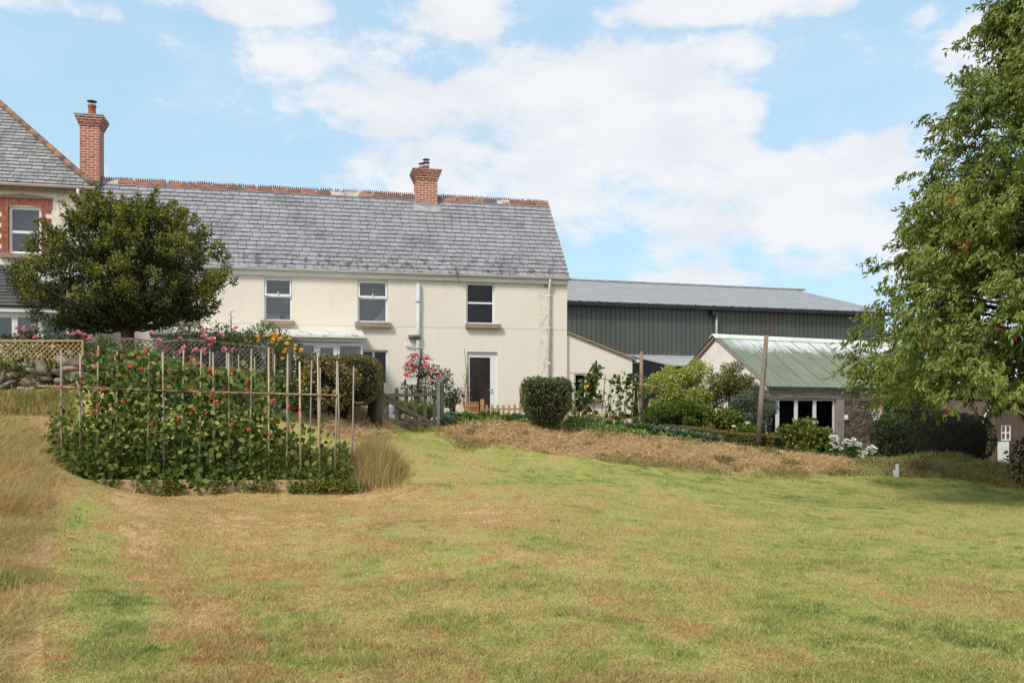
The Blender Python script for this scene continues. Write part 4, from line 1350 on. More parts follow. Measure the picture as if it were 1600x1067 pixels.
# single storey bay with dark slates
byo = -2.0
bx1 = LF.at(113, 520, byo)[0]
bz = LF.at(50, 480, byo)[1]
bzt = LF.at(5, 414, -.02)[1]
bzb = LF.at(50, 560, byo)[1]
bx0 = -8.5
bw = MB()
bw.box(bx0, bx1 - .02, byo + .02, -.01, bzb - .6, bzb + .28)
bw.build('bay_base', M['render'], lh)
bars = [bx0, LF.at(-60, 520, byo)[0], LF.at(23, 520, byo)[0], LF.at(64, 520, byo)[0], LF.at(108, 520, byo)[0]]
for i in range(1, 4):
    a, b = bars[i], bars[i + 1]
    w = MB()
    fw = .065
    w.box(a + .003, b - .003, byo, byo + .07, bz - .26, bz - .14)
    w.box(a + .003, a + fw, byo, byo + .07, bzb + .28, bz - .26)
    w.box(b - fw, b - .003, byo, byo + .07, bzb + .28, bz - .26)
    w.box(a + fw, b - fw, byo, byo + .07, bzb + .28, bzb + .36)
    wo = w.build('bay_window', M['upvc'], lh)
    g = MB()
    g.add([(a + .03, byo + .035, bzb + .3), (b - .03, byo + .035, bzb + .3), (b - .03, byo + .035, bz - .2), (a + .03, byo + .035, bz - .2)], [(0, 1, 2, 3)])
    g.build('pane', M['glass_sky'], wo)
g = MB()
g.add([(bx0, -.2, bzb), (bx1 - .1, -.2, bzb), (bx1 - .1, -.2, bz - .1), (bx0, -.2, bz - .1)], [(0, 1, 2, 3)])
g.build('bay_back_panel', M['room_mid'], lh)
g = MB()
g.box(bx0, bx1 + .12, byo - .12, byo - .02, bz - .135, bz - .02)
g.box(bx1 + .02, bx1 + .12, byo - .02, -.01, bz - .135, bz - .02)
for yy in (byo, -1.0, -.1):
    g.box(bx1 - .06, bx1, yy + .08, yy + .14 if yy < -.2 else yy + .09, bzb + .28, bz - .14)
g.build('bay_fascia', M['upvc'], lh)
e0 = Vector((0, byo - .15, bz))
rise = bzt - bz
run = -.01 - (byo - .15)
up3 = Vector((0, run, rise)).normalized()
n3 = Vector((0, -rise, run)).normalized()
L3 = math.hypot(run, rise)
xe, xt = bx1 + .16, LF.at(22, 420, -.02)[0]
bu = MB()
bu.add([(bx0, byo - .15, bz - .03), (xe, byo - .15, bz - .03), (xt, -.012, bzt - .03), (bx0, -.012, bzt - .03)], [(0, 1, 2, 3)])
bu.add([(xe, byo - .15, bz - .03), (xe, -.012, bz - .03), (xt, -.012, bzt - .03)], [(0, 1, 2)])
br = bu.build('bay_roof', M['slate_dark'], lh)
s3 = MB()
slates(s3, e0, (1, 0, 0), up3, n3, L3, lambda s: (bx0, xe + (xt - xe) * s / L3), pitch=.2, w=.5)
s3.build('bay_slate_covering', [M['slate_dark'], M['slate_edge_shade']], br)
h3 = MB()
h3.tube([(xe, byo - .15, bz + .03), (xt, -.05, bzt + .05)], .055, 7)
h3.build('bay_hip', M['slate_dark'], br)

# ------------------------------------------------------------------ barn
barn = thing('barn', 'large dark green metal clad barn with pale sheet roof behind the farmhouse', 'barn', (BF.o[0], BF.o[1], 0), BF.ang)
bl, bd = -30.0, 17.8
bze, bzr, bzc = 6.92, 9.36, 4.4
w = MB()
step = 0.262
n = int(-bl / step)
pts = []
for i in range(n):
    a = -i * step
    pts += [(a, 0.0), (a - step + .035, 0.0), (a - step + .027, .035), (a - step + .008, .035)]
v = [(a, b, bzc) for a, b in pts] + [(a, b, bze) for a, b in pts]
k = len(pts)
w.add(v, [(i + 1, i, k + i, k + i + 1) for i in range(k - 1)])
w.add([(0, 0, bzc), (0, bd, bzc), (0, bd, bze), (0, bd / 2, bzr - .05), (0, 0, bze)], [(0, 1, 2, 3, 4)])
w.add([(bl, bd, -1), (0, bd, -1), (0, bd, bze), (bl, bd, bze)], [(3, 2, 1, 0)])
w.build('wall', M['clad'], barn)
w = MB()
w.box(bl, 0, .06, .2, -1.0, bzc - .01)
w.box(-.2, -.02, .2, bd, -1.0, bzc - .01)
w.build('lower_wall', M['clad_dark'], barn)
r = MB()
th = .07
for sgn in (0, 1):
    y0_, y1_ = (-.25, bd / 2) if sgn == 0 else (bd + .25, bd / 2)
    z0_ = bze - .0
    r.prism([(bl, y0_, z0_ + .03), (bl, y1_, bzr), (bl, y1_, bzr + th), (bl, y0_, z0_ + th + .03)], (-bl + .25, 0, 0))
r.build('roof', M['barn_roof'], barn)
r = MB()
x = bl
while x < .2:
    r.box(x, x + .92, bd / 2 - .22, bd / 2 + .22, bzr + .05, bzr + .13)
    x += 1.0
r.build('ridge_cap', M['sheet'], barn)
g = MB()
g.box(bl, .3, -.40, -.24, bze - .13, bze + .06)
g.box(bl, .1, -.05, .05, bze - .1, bze + .02)
x = bl
while x < .2:
    g.box(x, x + .05, -.42, -.4, bze - .02, bze + .1)
    x += 1.06
g.build('gutter', M['barn_trim'], barn)
g = MB()
a, z_ = BF.at(1114, 486)
g.box(a - .22, a + .05, -.32, .0, bze - .4, bze - .13)
gg = g.build('rainwater_hopper', M['barn_trim'], barn)
g = MB()
g.tube([(a + .12, -.16, bze - .2), (a + .12, -.16, 1.0)], .055, 8)
g.build('downpipe', M['sheet'], barn, True)
g = MB()
g.box(bl, -8.6, -.06, -.005, bzc - .10, bzc)
g.build('cladding_drip', M['sheet'], barn)
# lean-to canopy under the cladding
la, _ = BF.at(990, 560, -.05)
lb_, _ = BF.at(1135, 560, -.05)
g = MB()
g.prism([(la, -.07, bzc - .13), (la, -4.2, 3.62), (la, -4.2, 3.69), (la, -.07, bzc - .05)], (lb_ - la, 0, 0))
g.build('canopy', M['sheet'], barn)
g = MB()
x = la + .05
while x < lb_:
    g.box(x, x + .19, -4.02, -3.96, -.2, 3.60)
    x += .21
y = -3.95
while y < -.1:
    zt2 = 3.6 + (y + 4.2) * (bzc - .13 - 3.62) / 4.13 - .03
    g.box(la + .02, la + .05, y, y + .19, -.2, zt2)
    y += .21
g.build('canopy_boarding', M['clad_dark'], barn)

# ------------------------------------------------------------------ green roofed outbuilding
ob = thing('outbuilding', 'low outbuilding with peeling green corrugated roof, stone wall and white glazed doors', 'outbuilding', (SF.o[0], SF.o[1], 0), SF.ang)
OL, OD_ = 10.0, 5.8
oze, ozr = 2.505, 4.43
d0 = SF.at(1208, 623)[0]
d1 = SF.at(1305, 623)[0]
dzt = SF.at(1260, 623)[1]
dzb = -.35
DH = (d0 - .55, d1, dzb, dzt)
w = MB()
wall_sheet(w, 0.0, OL, -.8, 1.95, 0.0, [DH], .12)
w.build('wall', M['rubble'], ob)
w = MB()
wall_sheet(w, 0.0, OL, 1.95, oze, -.012, [], .1) if dzt <= 1.95 else wall_sheet(w, 0.0, OL, 1.95, oze, -.012, [(DH[0], DH[1], 1.95, dzt)], .1)
w.build('wall_head', M['cob'], ob)
w = MB()
w.add([(0, OD_, -.8), (0, 0, -.8), (0, 0, oze), (0, OD_ / 2, ozr), (0, OD_, oze)], [(0, 1, 2, 3, 4)])
w.add([(OL, OD_, -.8), (OL, 0, -.8), (OL, 0, oze), (OL, OD_ / 2, ozr), (OL, OD_, oze)], [(4, 3, 2, 1, 0)])
w.add([(0, OD_, -.8), (OL, OD_, -.8), (OL, OD_, oze), (0, OD_, oze)], [(3, 2, 1, 0)])
w.build('gable_wall', M['pink_render'], ob)
r = MB()
px_ = .076
k = int((OL + .5) / px_ * 4)
xs = [-.12 + i * px_ / 4 for i in range(k + 1)]
vv = []
for i, xx in enumerate(xs):
    h = .014 * math.sin(2 * math.pi * (xx / px_))
    vv += [(xx, -.22, oze - .07 + h), (xx, OD_ / 2, ozr + .06 + h)]
r.add(vv, [(2 * i, 2 * i + 2, 2 * i + 3, 2 * i + 1) for i in range(k)])
r.add([(-.12, OD_ + .22, oze - .07), (OL + .3, OD_ + .22, oze - .07), (OL + .3, OD_ / 2, ozr + .06), (-.12, OD_ / 2, ozr + .06)], [(3, 2, 1, 0)])
orf = r.build('roof', M['shed_roof'], ob)
r = MB()
r.prism([(-.16, OD_ / 2 - .2, ozr - .02), (-.16, OD_ / 2, ozr + .14), (-.16, OD_ / 2 + .2, ozr - .02), (-.16, OD_ / 2 + .2, ozr - .05), (-.16, OD_ / 2, ozr + .09), (-.16, OD_ / 2 - .2, ozr - .055)], (OL + .5, 0, 0))
r.build('ridge_cap', M['ridge_cap'], orf)
r = MB()
for y0_, y1_ in ((OD_ + .2, OD_ / 2),):
    r.prism([(-.10, y0_, oze - .22), (-.10, y1_, ozr - .10), (-.10, y1_, ozr + .02), (-.10, y0_, oze - .09)], (.06, 0, 0))
r.build('barge_board', M['barge'], orf)
r = MB()
r.box(-.05, OL, -.16, -.02, oze - .15, oze - .09)
r.box(-.05, OL, -.10, -.02, oze - .24, oze - .155)
r.build('eaves_beam', M['old_timber_h'], ob)
li = MB()
l1 = SF.at(1314, 612)
_, lz0 = SF.at(1260, 622.5)
_, lz1 = SF.at(1260, 611)
li.box(DH[0] - .3, l1[0], -.07, .05, dzt + .005, lz1)
li.build('lintel', M['old_timber_h'], ob)
po = MB()
p0 = d1 + .01
po.box(p0, p0 + .26, -.06, .05, -.5, dzt)
po.box(p0 + .27, p0 + .42, -.045, .05, -.5, dzt - .02)
po.build('door_post', M['old_timber'], ob)
bnds = [DH[0]] + [SF.at(q, 650)[0] for q in (1216, 1245, 1274)] + [d1]
for i in range(4):
    a, b = bnds[i], bnds[i + 1]
    w = MB()
    fw = .075
    w.box(a + .002, b - .002, .03, .09, dzt - .07, dzt - .004)
    w.box(a + .002, b - .002, .03, .09, dzb, dzb + .12)
    w.box(a + .002, a + fw, .03, .09, dzb + .12, dzt - .07)
    w.box(b - fw, b - .002, .03, .09, dzb + .12, dzt - .07)
    wo = w.build('glazed_door', M['upvc'], ob)
    g = MB()
    g.add([(a + .04, .06, dzb + .06), (b - .04, .06, dzb + .06), (b - .04, .06, dzt - .04), (a + .04, .06, dzt - .04)], [(0, 1, 2, 3)])
    g.build('pane', M['glass'], wo)
g = MB()
g.add([(DH[0] - .2, 1.6, -.2), (d1 + .2, 1.6, -.2), (d1 + .2, 1.6, 2.4), (DH[0] - .2, 1.6, 2.4), (DH[0] - .2, .13, -.2), (d1 + .2, .13, -.2), (d1 + .2, .13, 2.4), (DH[0] - .2, .13, 2.4)], [(0, 1, 2, 3), (3, 2, 6, 7), (4, 5, 1, 0), (0, 3, 7, 4), (1, 5, 6, 2)])
g.build('room_interior', M['room_dark'], ob)
g = MB()
a, z_ = SF.at(1319.5, 652)
g.lathe([(.07, -.08), (.075, .0), (.06, .09), (.02, .1)], (a, -.09, z_), 10)
g.box(a - .03, a + .03, -.06, -.0, z_ - .05, z_ + .05)
g.build('wall_lamp', M['planter'], ob)

# ------------------------------------------------------------------ garden shed at the right edge
gs = thing('garden_shed', 'brown timber shed with small white window, half hidden under the big tree', 'shed', (*XY(1540, 26.5), 0), .12)
gsf = Frame(*XY(1540, 26.5), .12)
gx1 = 3.2
gzz = lambda py: gsf.at(1560, py)[1]
ap = .5
w = MB()
w.add([(0, 0, -.5), (0, 0, gzz(645)), (ap, 0, gzz(606)), (1.1, 0, gzz(645)), (1.1, 0, -.5)], [(0, 4, 3, 2, 1)])
for i in range(14):
    z = -.2 + i * .13
    w.box(.01, .32, -.025, -.003, z, z + .12)
w.build('boarding', M['shed_wood'], gs)
w = MB()
wr = hrect(1563.5, 664, 1579, 688, gsf, -.004)
wall_sheet(w, .34, gx1, -.5, gzz(645), -.03, [(wr[0], wr[1], wr[2], wr[3])], .06)
w.add([(gx1, -.03, -.5), (gx1, 2.5, -.5), (gx1, 2.5, gzz(645)), (gx1, -.03, gzz(645))], [(0, 1, 2, 3)])
w.build('wall', M['shed_red'], gs)
window(gs, wr[0], wr[1], wr[2], wr[3], -.01, cols=(.5,), rows=(.5,), fw=.035, room='room_dark', roomd=.3)
dpx = hrect(1560, 690, 1577, 727, gsf, -.1)
w = MB()
for i in range(3):
    ww = (dpx[1] - dpx[0]) / 3
    w.box(dpx[0] + ww * i, dpx[0] + ww * i + ww - .008, -.10, -.05, dpx[2], dpx[3])
w.build('door', M['planter'], gs)
w = MB()
w.prism([(-.2, -.15, gzz(660)), (ap, -.15, gzz(603)), (1.25, -.15, gzz(660)), (1.25, -.15, gzz(657)), (ap, -.15, gzz(599)), (-.2, -.15, gzz(657))], (0, 2.7, 0))
w.prism([(1.2, -.15, gzz(648)), (gx1 + .2, -.15, gzz(648)), (gx1 + .2, 1.2, gzz(610)), (1.2, 1.2, gzz(610))], (0, 0, .05))
w.build('roof', M['shed_red'], gs)
w = MB()
ptsb = []
for i in range(9):
    t = i / 8
    ptsb.append((-.25 + t * .75, -.19, gzz(664) + (gzz(604) - gzz(664)) * (t ** .7)))
w.tube(ptsb, .022, 6)
w.build('barge_board', M['planter'], gs)
# ------------------------------------------------------------------ garden helpers
ORD = ['first', 'second', 'third', 'fourth', 'fifth', 'sixth', 'seventh', 'eighth', 'ninth', 'tenth', 'eleventh', 'twelfth', 'thirteenth', 'fourteenth', 'fifteenth', 'sixteenth', 'seventeenth', 'eighteenth']


def ell(center, radii, n, inner=0.45, up=0.35, out=0.8):
    """leaf bases and directions in an uneven ellipsoid shell"""
    d = nrm(RNG.normal(size=(n, 3)))
    r = inner + (1 - inner) * RNG.random((n, 1)) ** 0.6
    lump = 0.86 + 0.28 * RNG.random((n, 1))
    C = np.array(center) + d * r * lump * np.array(radii)
    D = nrm(d * out + rdir(n) * 0.8 + np.array([0, 0, up]))
    return C, D


def clumpset(clumps, up=0.35, out=0.8, inner=0.3):
    Cs, Ds = [], []
    for c, r, n in clumps:
        if np.isscalar(r):
            r = (r, r, r)
        C, D = ell(c, r, n, inner, up, out)
        Cs.append(C)
        Ds.append(D)
    return np.concatenate(Cs), np.concatenate(Ds)


def lumps(center, radii, k, rr, n, seed=0, squash=1.0):
    """k sub-clumps scattered over an ellipsoid"""
    rg = random.Random(seed)
    out = []
    for i in range(k):
        while True:
            d = Vector((rg.gauss(0, 1), rg.gauss(0, 1), rg.gauss(0, 1)))
            if d.length > .1:
                d.normalize()
                break
        t = rg.uniform(.35, .95)
        c = (center[0] + d.x * radii[0] * t, center[1] + d.y * radii[1] * t, center[2] + d.z * radii[2] * t)
        q = rr * rg.uniform(.7, 1.3)
        out.append((c, (q, q, q * squash), int(n * rg.uniform(.7, 1.3))))
    return out


_flower = {}


def flower_mesh(mat, size, petals=14, key=None):
    key = (mat, round(size, 3), petals)
    if key in _flower:
        return _flower[key]
    n = petals
    a = np.arange(n) * 2.4
    lay = np.linspace(0.1, 1.0, n)
    D = np.stack([np.cos(a) * lay, np.sin(a) * lay, 1.15 - lay], 1)
    C = np.stack([np.cos(a), np.sin(a), np.zeros(n)], 1) * size * .05
    N_ = np.stack([-np.cos(a) * .5, -np.sin(a) * .5, np.ones(n)], 1)
    o = leaves('bloom', C, D, N_, size * (.45 + .35 * lay), size * .75, M[mat], None, None, .25, -.25)
    me = o.data
    bpy.data.objects.remove(o)
    _flower[key] = me
    return me


def flower(parent, pos, mat, size, petals=14, name='flower'):
    me = flower_mesh(mat, size, petals)
    o = bpy.data.objects.new(name, me)
    COL.objects.link(o)
    o.parent = parent
    loc = BASE[parent.name].inverted() @ Vector(pos)
    o.location = loc
    o.rotation_euler = (random.uniform(.3, 1.3), random.uniform(-.5, .5), random.uniform(-.8, .8))
    s = random.uniform(.8, 1.2)
    o.scale = (s, s, s)
    return o


def stems(parent, base, ends, r0, r1, name='stem', mat='twig', sag=.1, n=4):
    mb = MB()
    base = Vector(base)
    for e in ends:
        e = Vector(e)
        pts = []
        for i in range(n + 1):
            t = i / n
            p = base.lerp(e, t)
            p.z += sag * math.sin(t * math.pi) * (e - base).length * .3
            p.x += random.uniform(-.02, .02)
            pts.append(p)
        mb.tube(pts, [r0 + (r1 - r0) * i / n for i in range(n + 1)], 5)
    return mb.build(name, M[mat], parent, False, True)


def shrub(name, label, cat, base, clumps, L, W, mat, group=None, up=.3, out=.8, inner=.3, core=None, stem_to=8, fold=.18, sr=.012):
    t = thing(name, label, cat, base, 0, group)
    C, D = clumpset(clumps, up, out, inner)
    k = C[:, 2] > base[2] - .05
    C, D = C[k], D[k]
    n = len(C)
    leaves('foliage', C, D, rdir(n, .8), L * RNG.uniform(.7, 1.25, n), W * RNG.uniform(.75, 1.2, n), M[mat], t, None, fold)
    if stem_to:
        ends = [c[0] for c in random.sample(clumps, min(stem_to, len(clumps)))]
        stems(t, Vector(base) - Vector((0, 0, .05)), ends, sr, sr * .4)
    if core:
        mb = MB()
        for c, r, q in core:
            lump(mb, c, r, q)
        mb.build('light_block_core', M['core'], t, True, True)  # solid dark lumps added so no light comes through the leaves
    return t


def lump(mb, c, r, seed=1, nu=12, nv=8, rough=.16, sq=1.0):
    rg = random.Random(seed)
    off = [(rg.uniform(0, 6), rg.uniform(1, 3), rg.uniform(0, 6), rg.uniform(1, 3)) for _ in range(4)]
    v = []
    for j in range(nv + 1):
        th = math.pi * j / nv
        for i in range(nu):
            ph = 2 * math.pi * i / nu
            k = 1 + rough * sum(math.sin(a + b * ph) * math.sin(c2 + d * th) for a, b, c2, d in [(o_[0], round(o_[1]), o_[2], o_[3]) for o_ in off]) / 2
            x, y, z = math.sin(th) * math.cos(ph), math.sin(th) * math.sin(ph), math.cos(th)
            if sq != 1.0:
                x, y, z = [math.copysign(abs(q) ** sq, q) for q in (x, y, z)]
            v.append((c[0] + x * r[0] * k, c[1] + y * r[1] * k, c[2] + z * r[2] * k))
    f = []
    for j in range(nv):
        for i in range(nu):
            i2 = (i + 1) % nu
            f.append((j * nu + i, (j + 1) * nu + i, (j + 1) * nu + i2, j * nu + i2))
    mb.add(v, f)


def box_hedge(name, label, cat, base, half, n, L, W, mat, rot=0.0, sq=.45, taper=1.0, jit=.10, stem=True, group=None, up=.2, topround=1.0, bald=0.0, shape=None):
    """clipped hedge: leaves over a rounded block with a solid dark core added to block light"""
    t = thing(name, label, cat, base, rot, group)
    # even scatter over a box, then rounded to a superellipsoid
    hx, hy, hz = half
    ar = np.array([hy * hz, hx * hz, hx * hy])
    ax = RNG.choice(3, n, p=ar / ar.sum())
    s = RNG.uniform(-1, 1, (n, 3))
    s[np.arange(n), ax] = np.where(RNG.random(n) < .5, -1.0, 1.0)
    pw = 2.0 / sq
    s = s / ((np.abs(s) ** pw).sum(1, keepdims=True)) ** (1 / pw)
    nn = nrm(np.sign(s) * np.abs(s) ** (pw - 1) / np.array(half))
    p = s * np.array(half)
    wob = (vnoise(p[:, 0] * 1.0 + 7, p[:, 2] + p[:, 1] * 1.3, .22, 21) - .5) * 2 * jit
    p = p + nn * wob[:, None] - nn * (RNG.random((n, 1)) ** 2) * jit * 1.3
    zc = half[2]
    f = np.clip((p[:, 2] + zc) / (2 * zc), 0, 1)
    k = taper + (1 - taper) * np.clip(f / .45, 0, 1)
    p[:, 0] *= k
    p[:, 1] *= k
    if shape:
        p = shape(p)
    D = nrm(nn * .7 + rdir(n) * .8 + np.array([0, 0, up]))
    p[:, 2] += zc
    keep = np.ones(n, bool)
    if bald:
        keep = ~((f < bald) & (RNG.random(n) < .75))
    p, D = p[keep], D[keep]
    n = len(p)
    Mx = np.array(BASE[t.name])
    Wp = p @ Mx[:3, :3].T + Mx[:3, 3]
    Dw = D @ Mx[:3, :3].T
    leaves('foliage', Wp, Dw, rdir(n, .6), L * RNG.uniform(.7, 1.3, n), W * RNG.uniform(.7, 1.2, n), M[mat], t)
    mb = MB()
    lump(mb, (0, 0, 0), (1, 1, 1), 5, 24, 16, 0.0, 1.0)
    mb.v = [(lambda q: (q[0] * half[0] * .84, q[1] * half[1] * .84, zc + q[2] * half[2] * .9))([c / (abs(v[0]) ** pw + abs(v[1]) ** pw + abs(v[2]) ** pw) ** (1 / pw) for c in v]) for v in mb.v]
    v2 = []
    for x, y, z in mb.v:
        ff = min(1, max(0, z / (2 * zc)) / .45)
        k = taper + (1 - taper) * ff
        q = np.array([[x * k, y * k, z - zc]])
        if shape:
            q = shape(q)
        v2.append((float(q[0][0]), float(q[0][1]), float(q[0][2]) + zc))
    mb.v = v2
    mb.build('light_block_core', M['core'], t, True)
    return t


# ------------------------------------------------------------------ stone wall and trellis
def stone_wall():
    t = thing('stone_wall', 'rough dry stone retaining wall below the trellis on the left', 'wall', G(100, 18.7))
    path = [(-260, 18.5), (-100, 18.6), (60, 18.7), (200, 18.8), (330, 19.1), (430, 19.4), (515, 19.8)]
    tops = [2.55, 2.52, 2.53, 2.52, 2.36, 2.22, 2.02]
    mb = MB()
    core = MB()
    rg = random.Random(5)

    def at(s):
        i = min(int(s), len(path) - 2)
        f = s - i
        px = path[i][0] + (path[i + 1][0] - path[i][0]) * f
        Y = path[i][1] + (path[i + 1][1] - path[i][1]) * f
        return px, Y, tops[i] + (tops[i + 1] - tops[i]) * f
    s = 0.0
    S = len(path) - 1
    while s < S - .03:
        px, Y, top = at(s)
        x, y = XY(px, Y)
        z0 = gz(x, Y - .25) - .1
        wd = rg.uniform(.26, .5)
        z = z0
        while z < top:
            h = rg.uniform(.14, .30)
            w2 = wd * rg.uniform(.75, 1.1)
            cx = x + rg.uniform(-.08, .08)
            cy = y + rg.uniform(-.06, .05) + (z - z0) * .05
            b0 = len(mb.v)
            lump(mb, (cx, cy, z + h / 2), (w2 * .52, .22, h * .52), rg.randint(0, 9999), 11, 8, .42, .72)
            ang = rg.uniform(-.22, .22)
            for i in range(b0, len(mb.v)):
                vx, vy, vz = mb.v[i]
                ddx, ddz = vx - cx, vz - z - h / 2
                mb.v[i] = (cx + ddx * math.cos(ang) - ddz * math.sin(ang), vy, z + h / 2 + ddx * math.sin(ang) + ddz * math.cos(ang))
            z += h * .93
        core.box(x - .1, x + wd + .1, y + .06, y + .45, z0 - .3, top - .12)
        # advance
        i = min(int(s), len(path) - 2)
        seg = (path[i + 1][0] - path[i][0]) / F * Y
        s += wd * .92 / seg
    mb.build('stones', M['stone'], t, True, True)
    core.build('earth_fill', M['core'], t, False, True)
    # ferns and ivy tucked in the joints
    cl = []
    for px, py, r, n in ((25, 580, .28, 200), (18, 612, .2, 90), (60, 598, .16, 60), (40, 572, .22, 150), (0, 570, .25, 150), (75, 612, .18, 70), (110, 612, .14, 60), (-60, 585, .3, 200), (80, 572, .15, 80), (150, 600, .2, 70), (200, 590, .25, 100), (260, 600, .25, 100), (340, 610, .25, 120), (400, 615, .25, 120)):
        cl.append((tuple(P(px, py, 18.55)), (r, r * .6, r * .8), n))
    C, D = clumpset(cl, .3)
    leaves('wall_ivy', C, D, rdir(len(C), .5), .085, .04, M['bed_leaf'], t)


stone_wall()


def trellis(px0, px1, Y0, Y1, top0, top1, bot, arch, mat, label, pitch=.078, lw=.0165, post=True):
    a = Vector((*XY(px0, Y0), 0))
    b = Vector((*XY(px1, Y1), 0))
    ang = math.atan2(b.y - a.y, b.x - a.x)
    L = (b - a).length
    za, zb_ = P(px0, top0, Y0).z, P(px1, top1, Y1).z
    zbo = P(px0, bot, Y0).z
    t = thing('trellis_panel', label, 'trellis', (a.x, a.y, zbo), ang, 'trellis panels along the stone wall')

    def top(x):
        f = x / L
        return za + (zb_ - za) * f + arch * 4 * f * (1 - f) - zbo
    fb = MB()
    N = 10
    for i in range(N):
        x0, x1 = L * i / N, L * (i + 1) / N
        fb.prism([(x0, -.022, top(x0) - .04), (x1, -.022, top(x1) - .04), (x1, -.022, top(x1)), (x0, -.022, top(x0))], (0, .044, 0))
    for x in (0, L - .04):
        fb.box(x, x + .04, -.022, .022, -.05, min(top(x), top(x + .04)) - .042)
    fb.box(.041, L - .041, -.02, .02, 0, .04)
    fb.build('frame', M[mat], t)
    lb = MB()
    H = max(top(0), top(L), top(L / 2))
    st = pitch * math.sqrt(2)
    for sgn in (1, -1):
        k = -int((H + L) / st) - 1
        while k * st < L + H:
            x0 = k * st
            # clip line z = sgn*(x-x0) (sgn=1), or z = -(x-x0) from right
            best = []
            n = 60
            for i in range(n + 1):
                x = .03 + (L - .06) * i / n
                z = (x - x0) if sgn == 1 else (x0 + .07 - x)
                if .03 <= z <= top(x) - .03:
                    best.append((x, z))
            if len(best) >= 2:
                y = -.008 if sgn == 1 else .008
                lb.bar((best[0][0], y, best[0][1]), (best[-1][0], y, best[-1][1]), lw, .012, up=(0, 1, 0))
            k += 1
    lb.build('lattice', M[mat], t)
    return t


trellis(-130, 131, 19.05, 19.15, 531, 531, 592, 0, 'pale_wood', 'pale new timber diamond trellis panel standing on the stone wall')
trellis(134, 246, 19.25, 19.35, 534, 534, 585, .09, 'dark_wood', 'dark weathered trellis panel with arched top under the round tree')
trellis(248, 330, 19.4, 19.5, 534, 533, 585, .05, 'dark_wood', 'dark weathered trellis panel overgrown by the pink climbing roses')
trellis(332, 428, 19.55, 19.7, 532, 543, 600, -.0, 'dark_wood', 'dark weathered trellis panel with sloping top beside the yellow roses')


# ------------------------------------------------------------------ bean bed
def cane(mb, px, yb, yt, Y, lean=0.0, r=.013, px2=None):
    a, b = P(px, yb, Y), P(px2 if px2 is not None else px, yt, Y + lean)
    mb.tube([a, a.lerp(b, .5) + Vector((random.uniform(-.008, .008), 0, 0)), b], [r, r * .95, r * .8], 7)


PAIRS = [(97, 545, 640), (126, 553, 588), (150, 540, 556), (182, 548, 548), (230, 552, 556), (257, 550, 566), (283, 547, 572), (311, 548, 574), (334, 551, 578), (358, 552, 578), (390, 545, 574), (420, 543, 622), (448, 557, 672), (470, 565, 668), (500, 556, 692), (523, 564, 706)]
fr = thing('bean_frame', 'double row of upright bamboo canes tied to cross canes above the vegetable bed', 'cane frame', G(300, 15.7))
for i, (px, ty, ly) in enumerate(PAIRS):
    mb = MB()
    cane(mb, px, 752, ty, 15.12, 0, random.uniform(.015, .021), px + random.uniform(-4, 4))
    o = mb.build('cane', M['cane' if i < 11 else random.choice(['cane', 'cane_pale'])], fr, True, True)
    mb = MB()
    mb2 = (px - 800) * 15.12 / 16.25 + 800 + random.uniform(-3, 3) + 9
    cane(mb, mb2, 742, ty + random.uniform(2, 12), 16.25, 0, .0145, mb2 + random.uniform(-4, 4))
    mb.build('cane', M['cane'], fr, True, True)
for Y, a, b in ((15.09, (60, 603), (532, 617.5)), (16.22, (104, 606), (500, 617))):
    mb = MB()
    A_, B_ = P(a[0], a[1], Y), P(b[0], b[1], Y)
    mb.tube([A_, A_.lerp(B_, .5) - Vector((0, 0, .012)), B_], .0125, 6)
    mb.build('cross_cane', M['cane_red'], fr, True, True)
    for px, ty, ly in PAIRS:
        mb = MB()
        if Y < 16:
            q = P(px, 603 + (px - 60) / 472 * 14.5, Y)
            for k in range(4):
                an = k * .8 + .3
                mb.bar(q + Vector((-.022 * math.cos(an), -.016, -.022 * math.sin(an))), q + Vector((.022 * math.cos(an), -.016, .022 * math.sin(an))), .006)
            mb.build('twine_knot', M['twine'], fr, False, True)
mb = MB()
cane(mb, 133, 655, 595, 14.95, 0, .016, 120)
mb.build('cane', M['cane'], fr, True, True)

rbd = thing('raised_bed', 'low timber board edging round the runner bean bed', 'raised bed', G(300, 15.0))
zb0 = gz(*XY(300, 14.9))
for a, b, ya, yb in ((116, 271, 14.95, 14.97), (273, 400, 14.97, 14.98), (402, 492, 14.98, 15.0)):
    mb = MB()
    p, q = Vector((*XY(a, ya), 0)), Vector((*XY(b, yb), 0))
    z0 = min(gz(p.x, p.y), gz(q.x, q.y)) - .06
    z1 = P(a, 749, ya).z
    z2 = P(b, 750, yb).z
    mb.prism([(p.x, p.y, z0), (q.x, q.y, z0), (q.x, q.y, z2), (p.x, p.y, z1)], (0, .035, 0))
    mb.build('board', M['board'], rbd, False, True)
for px in (116, 494):
    mb = MB()
    p, q = Vector((*XY(px, 15.0), 0)), Vector((XY(px, 15.0)[0], 16.5, 0))
    z0 = gz(p.x, p.y) - .05
    mb.prism([(p.x, p.y + .03, z0), (q.x, q.y, z0 + .2), (q.x, q.y, z0 + .52), (p.x, p.y + .03, z0 + .25)], (.035, 0, 0))
    mb.build('board', M['board'], rbd, False, True)

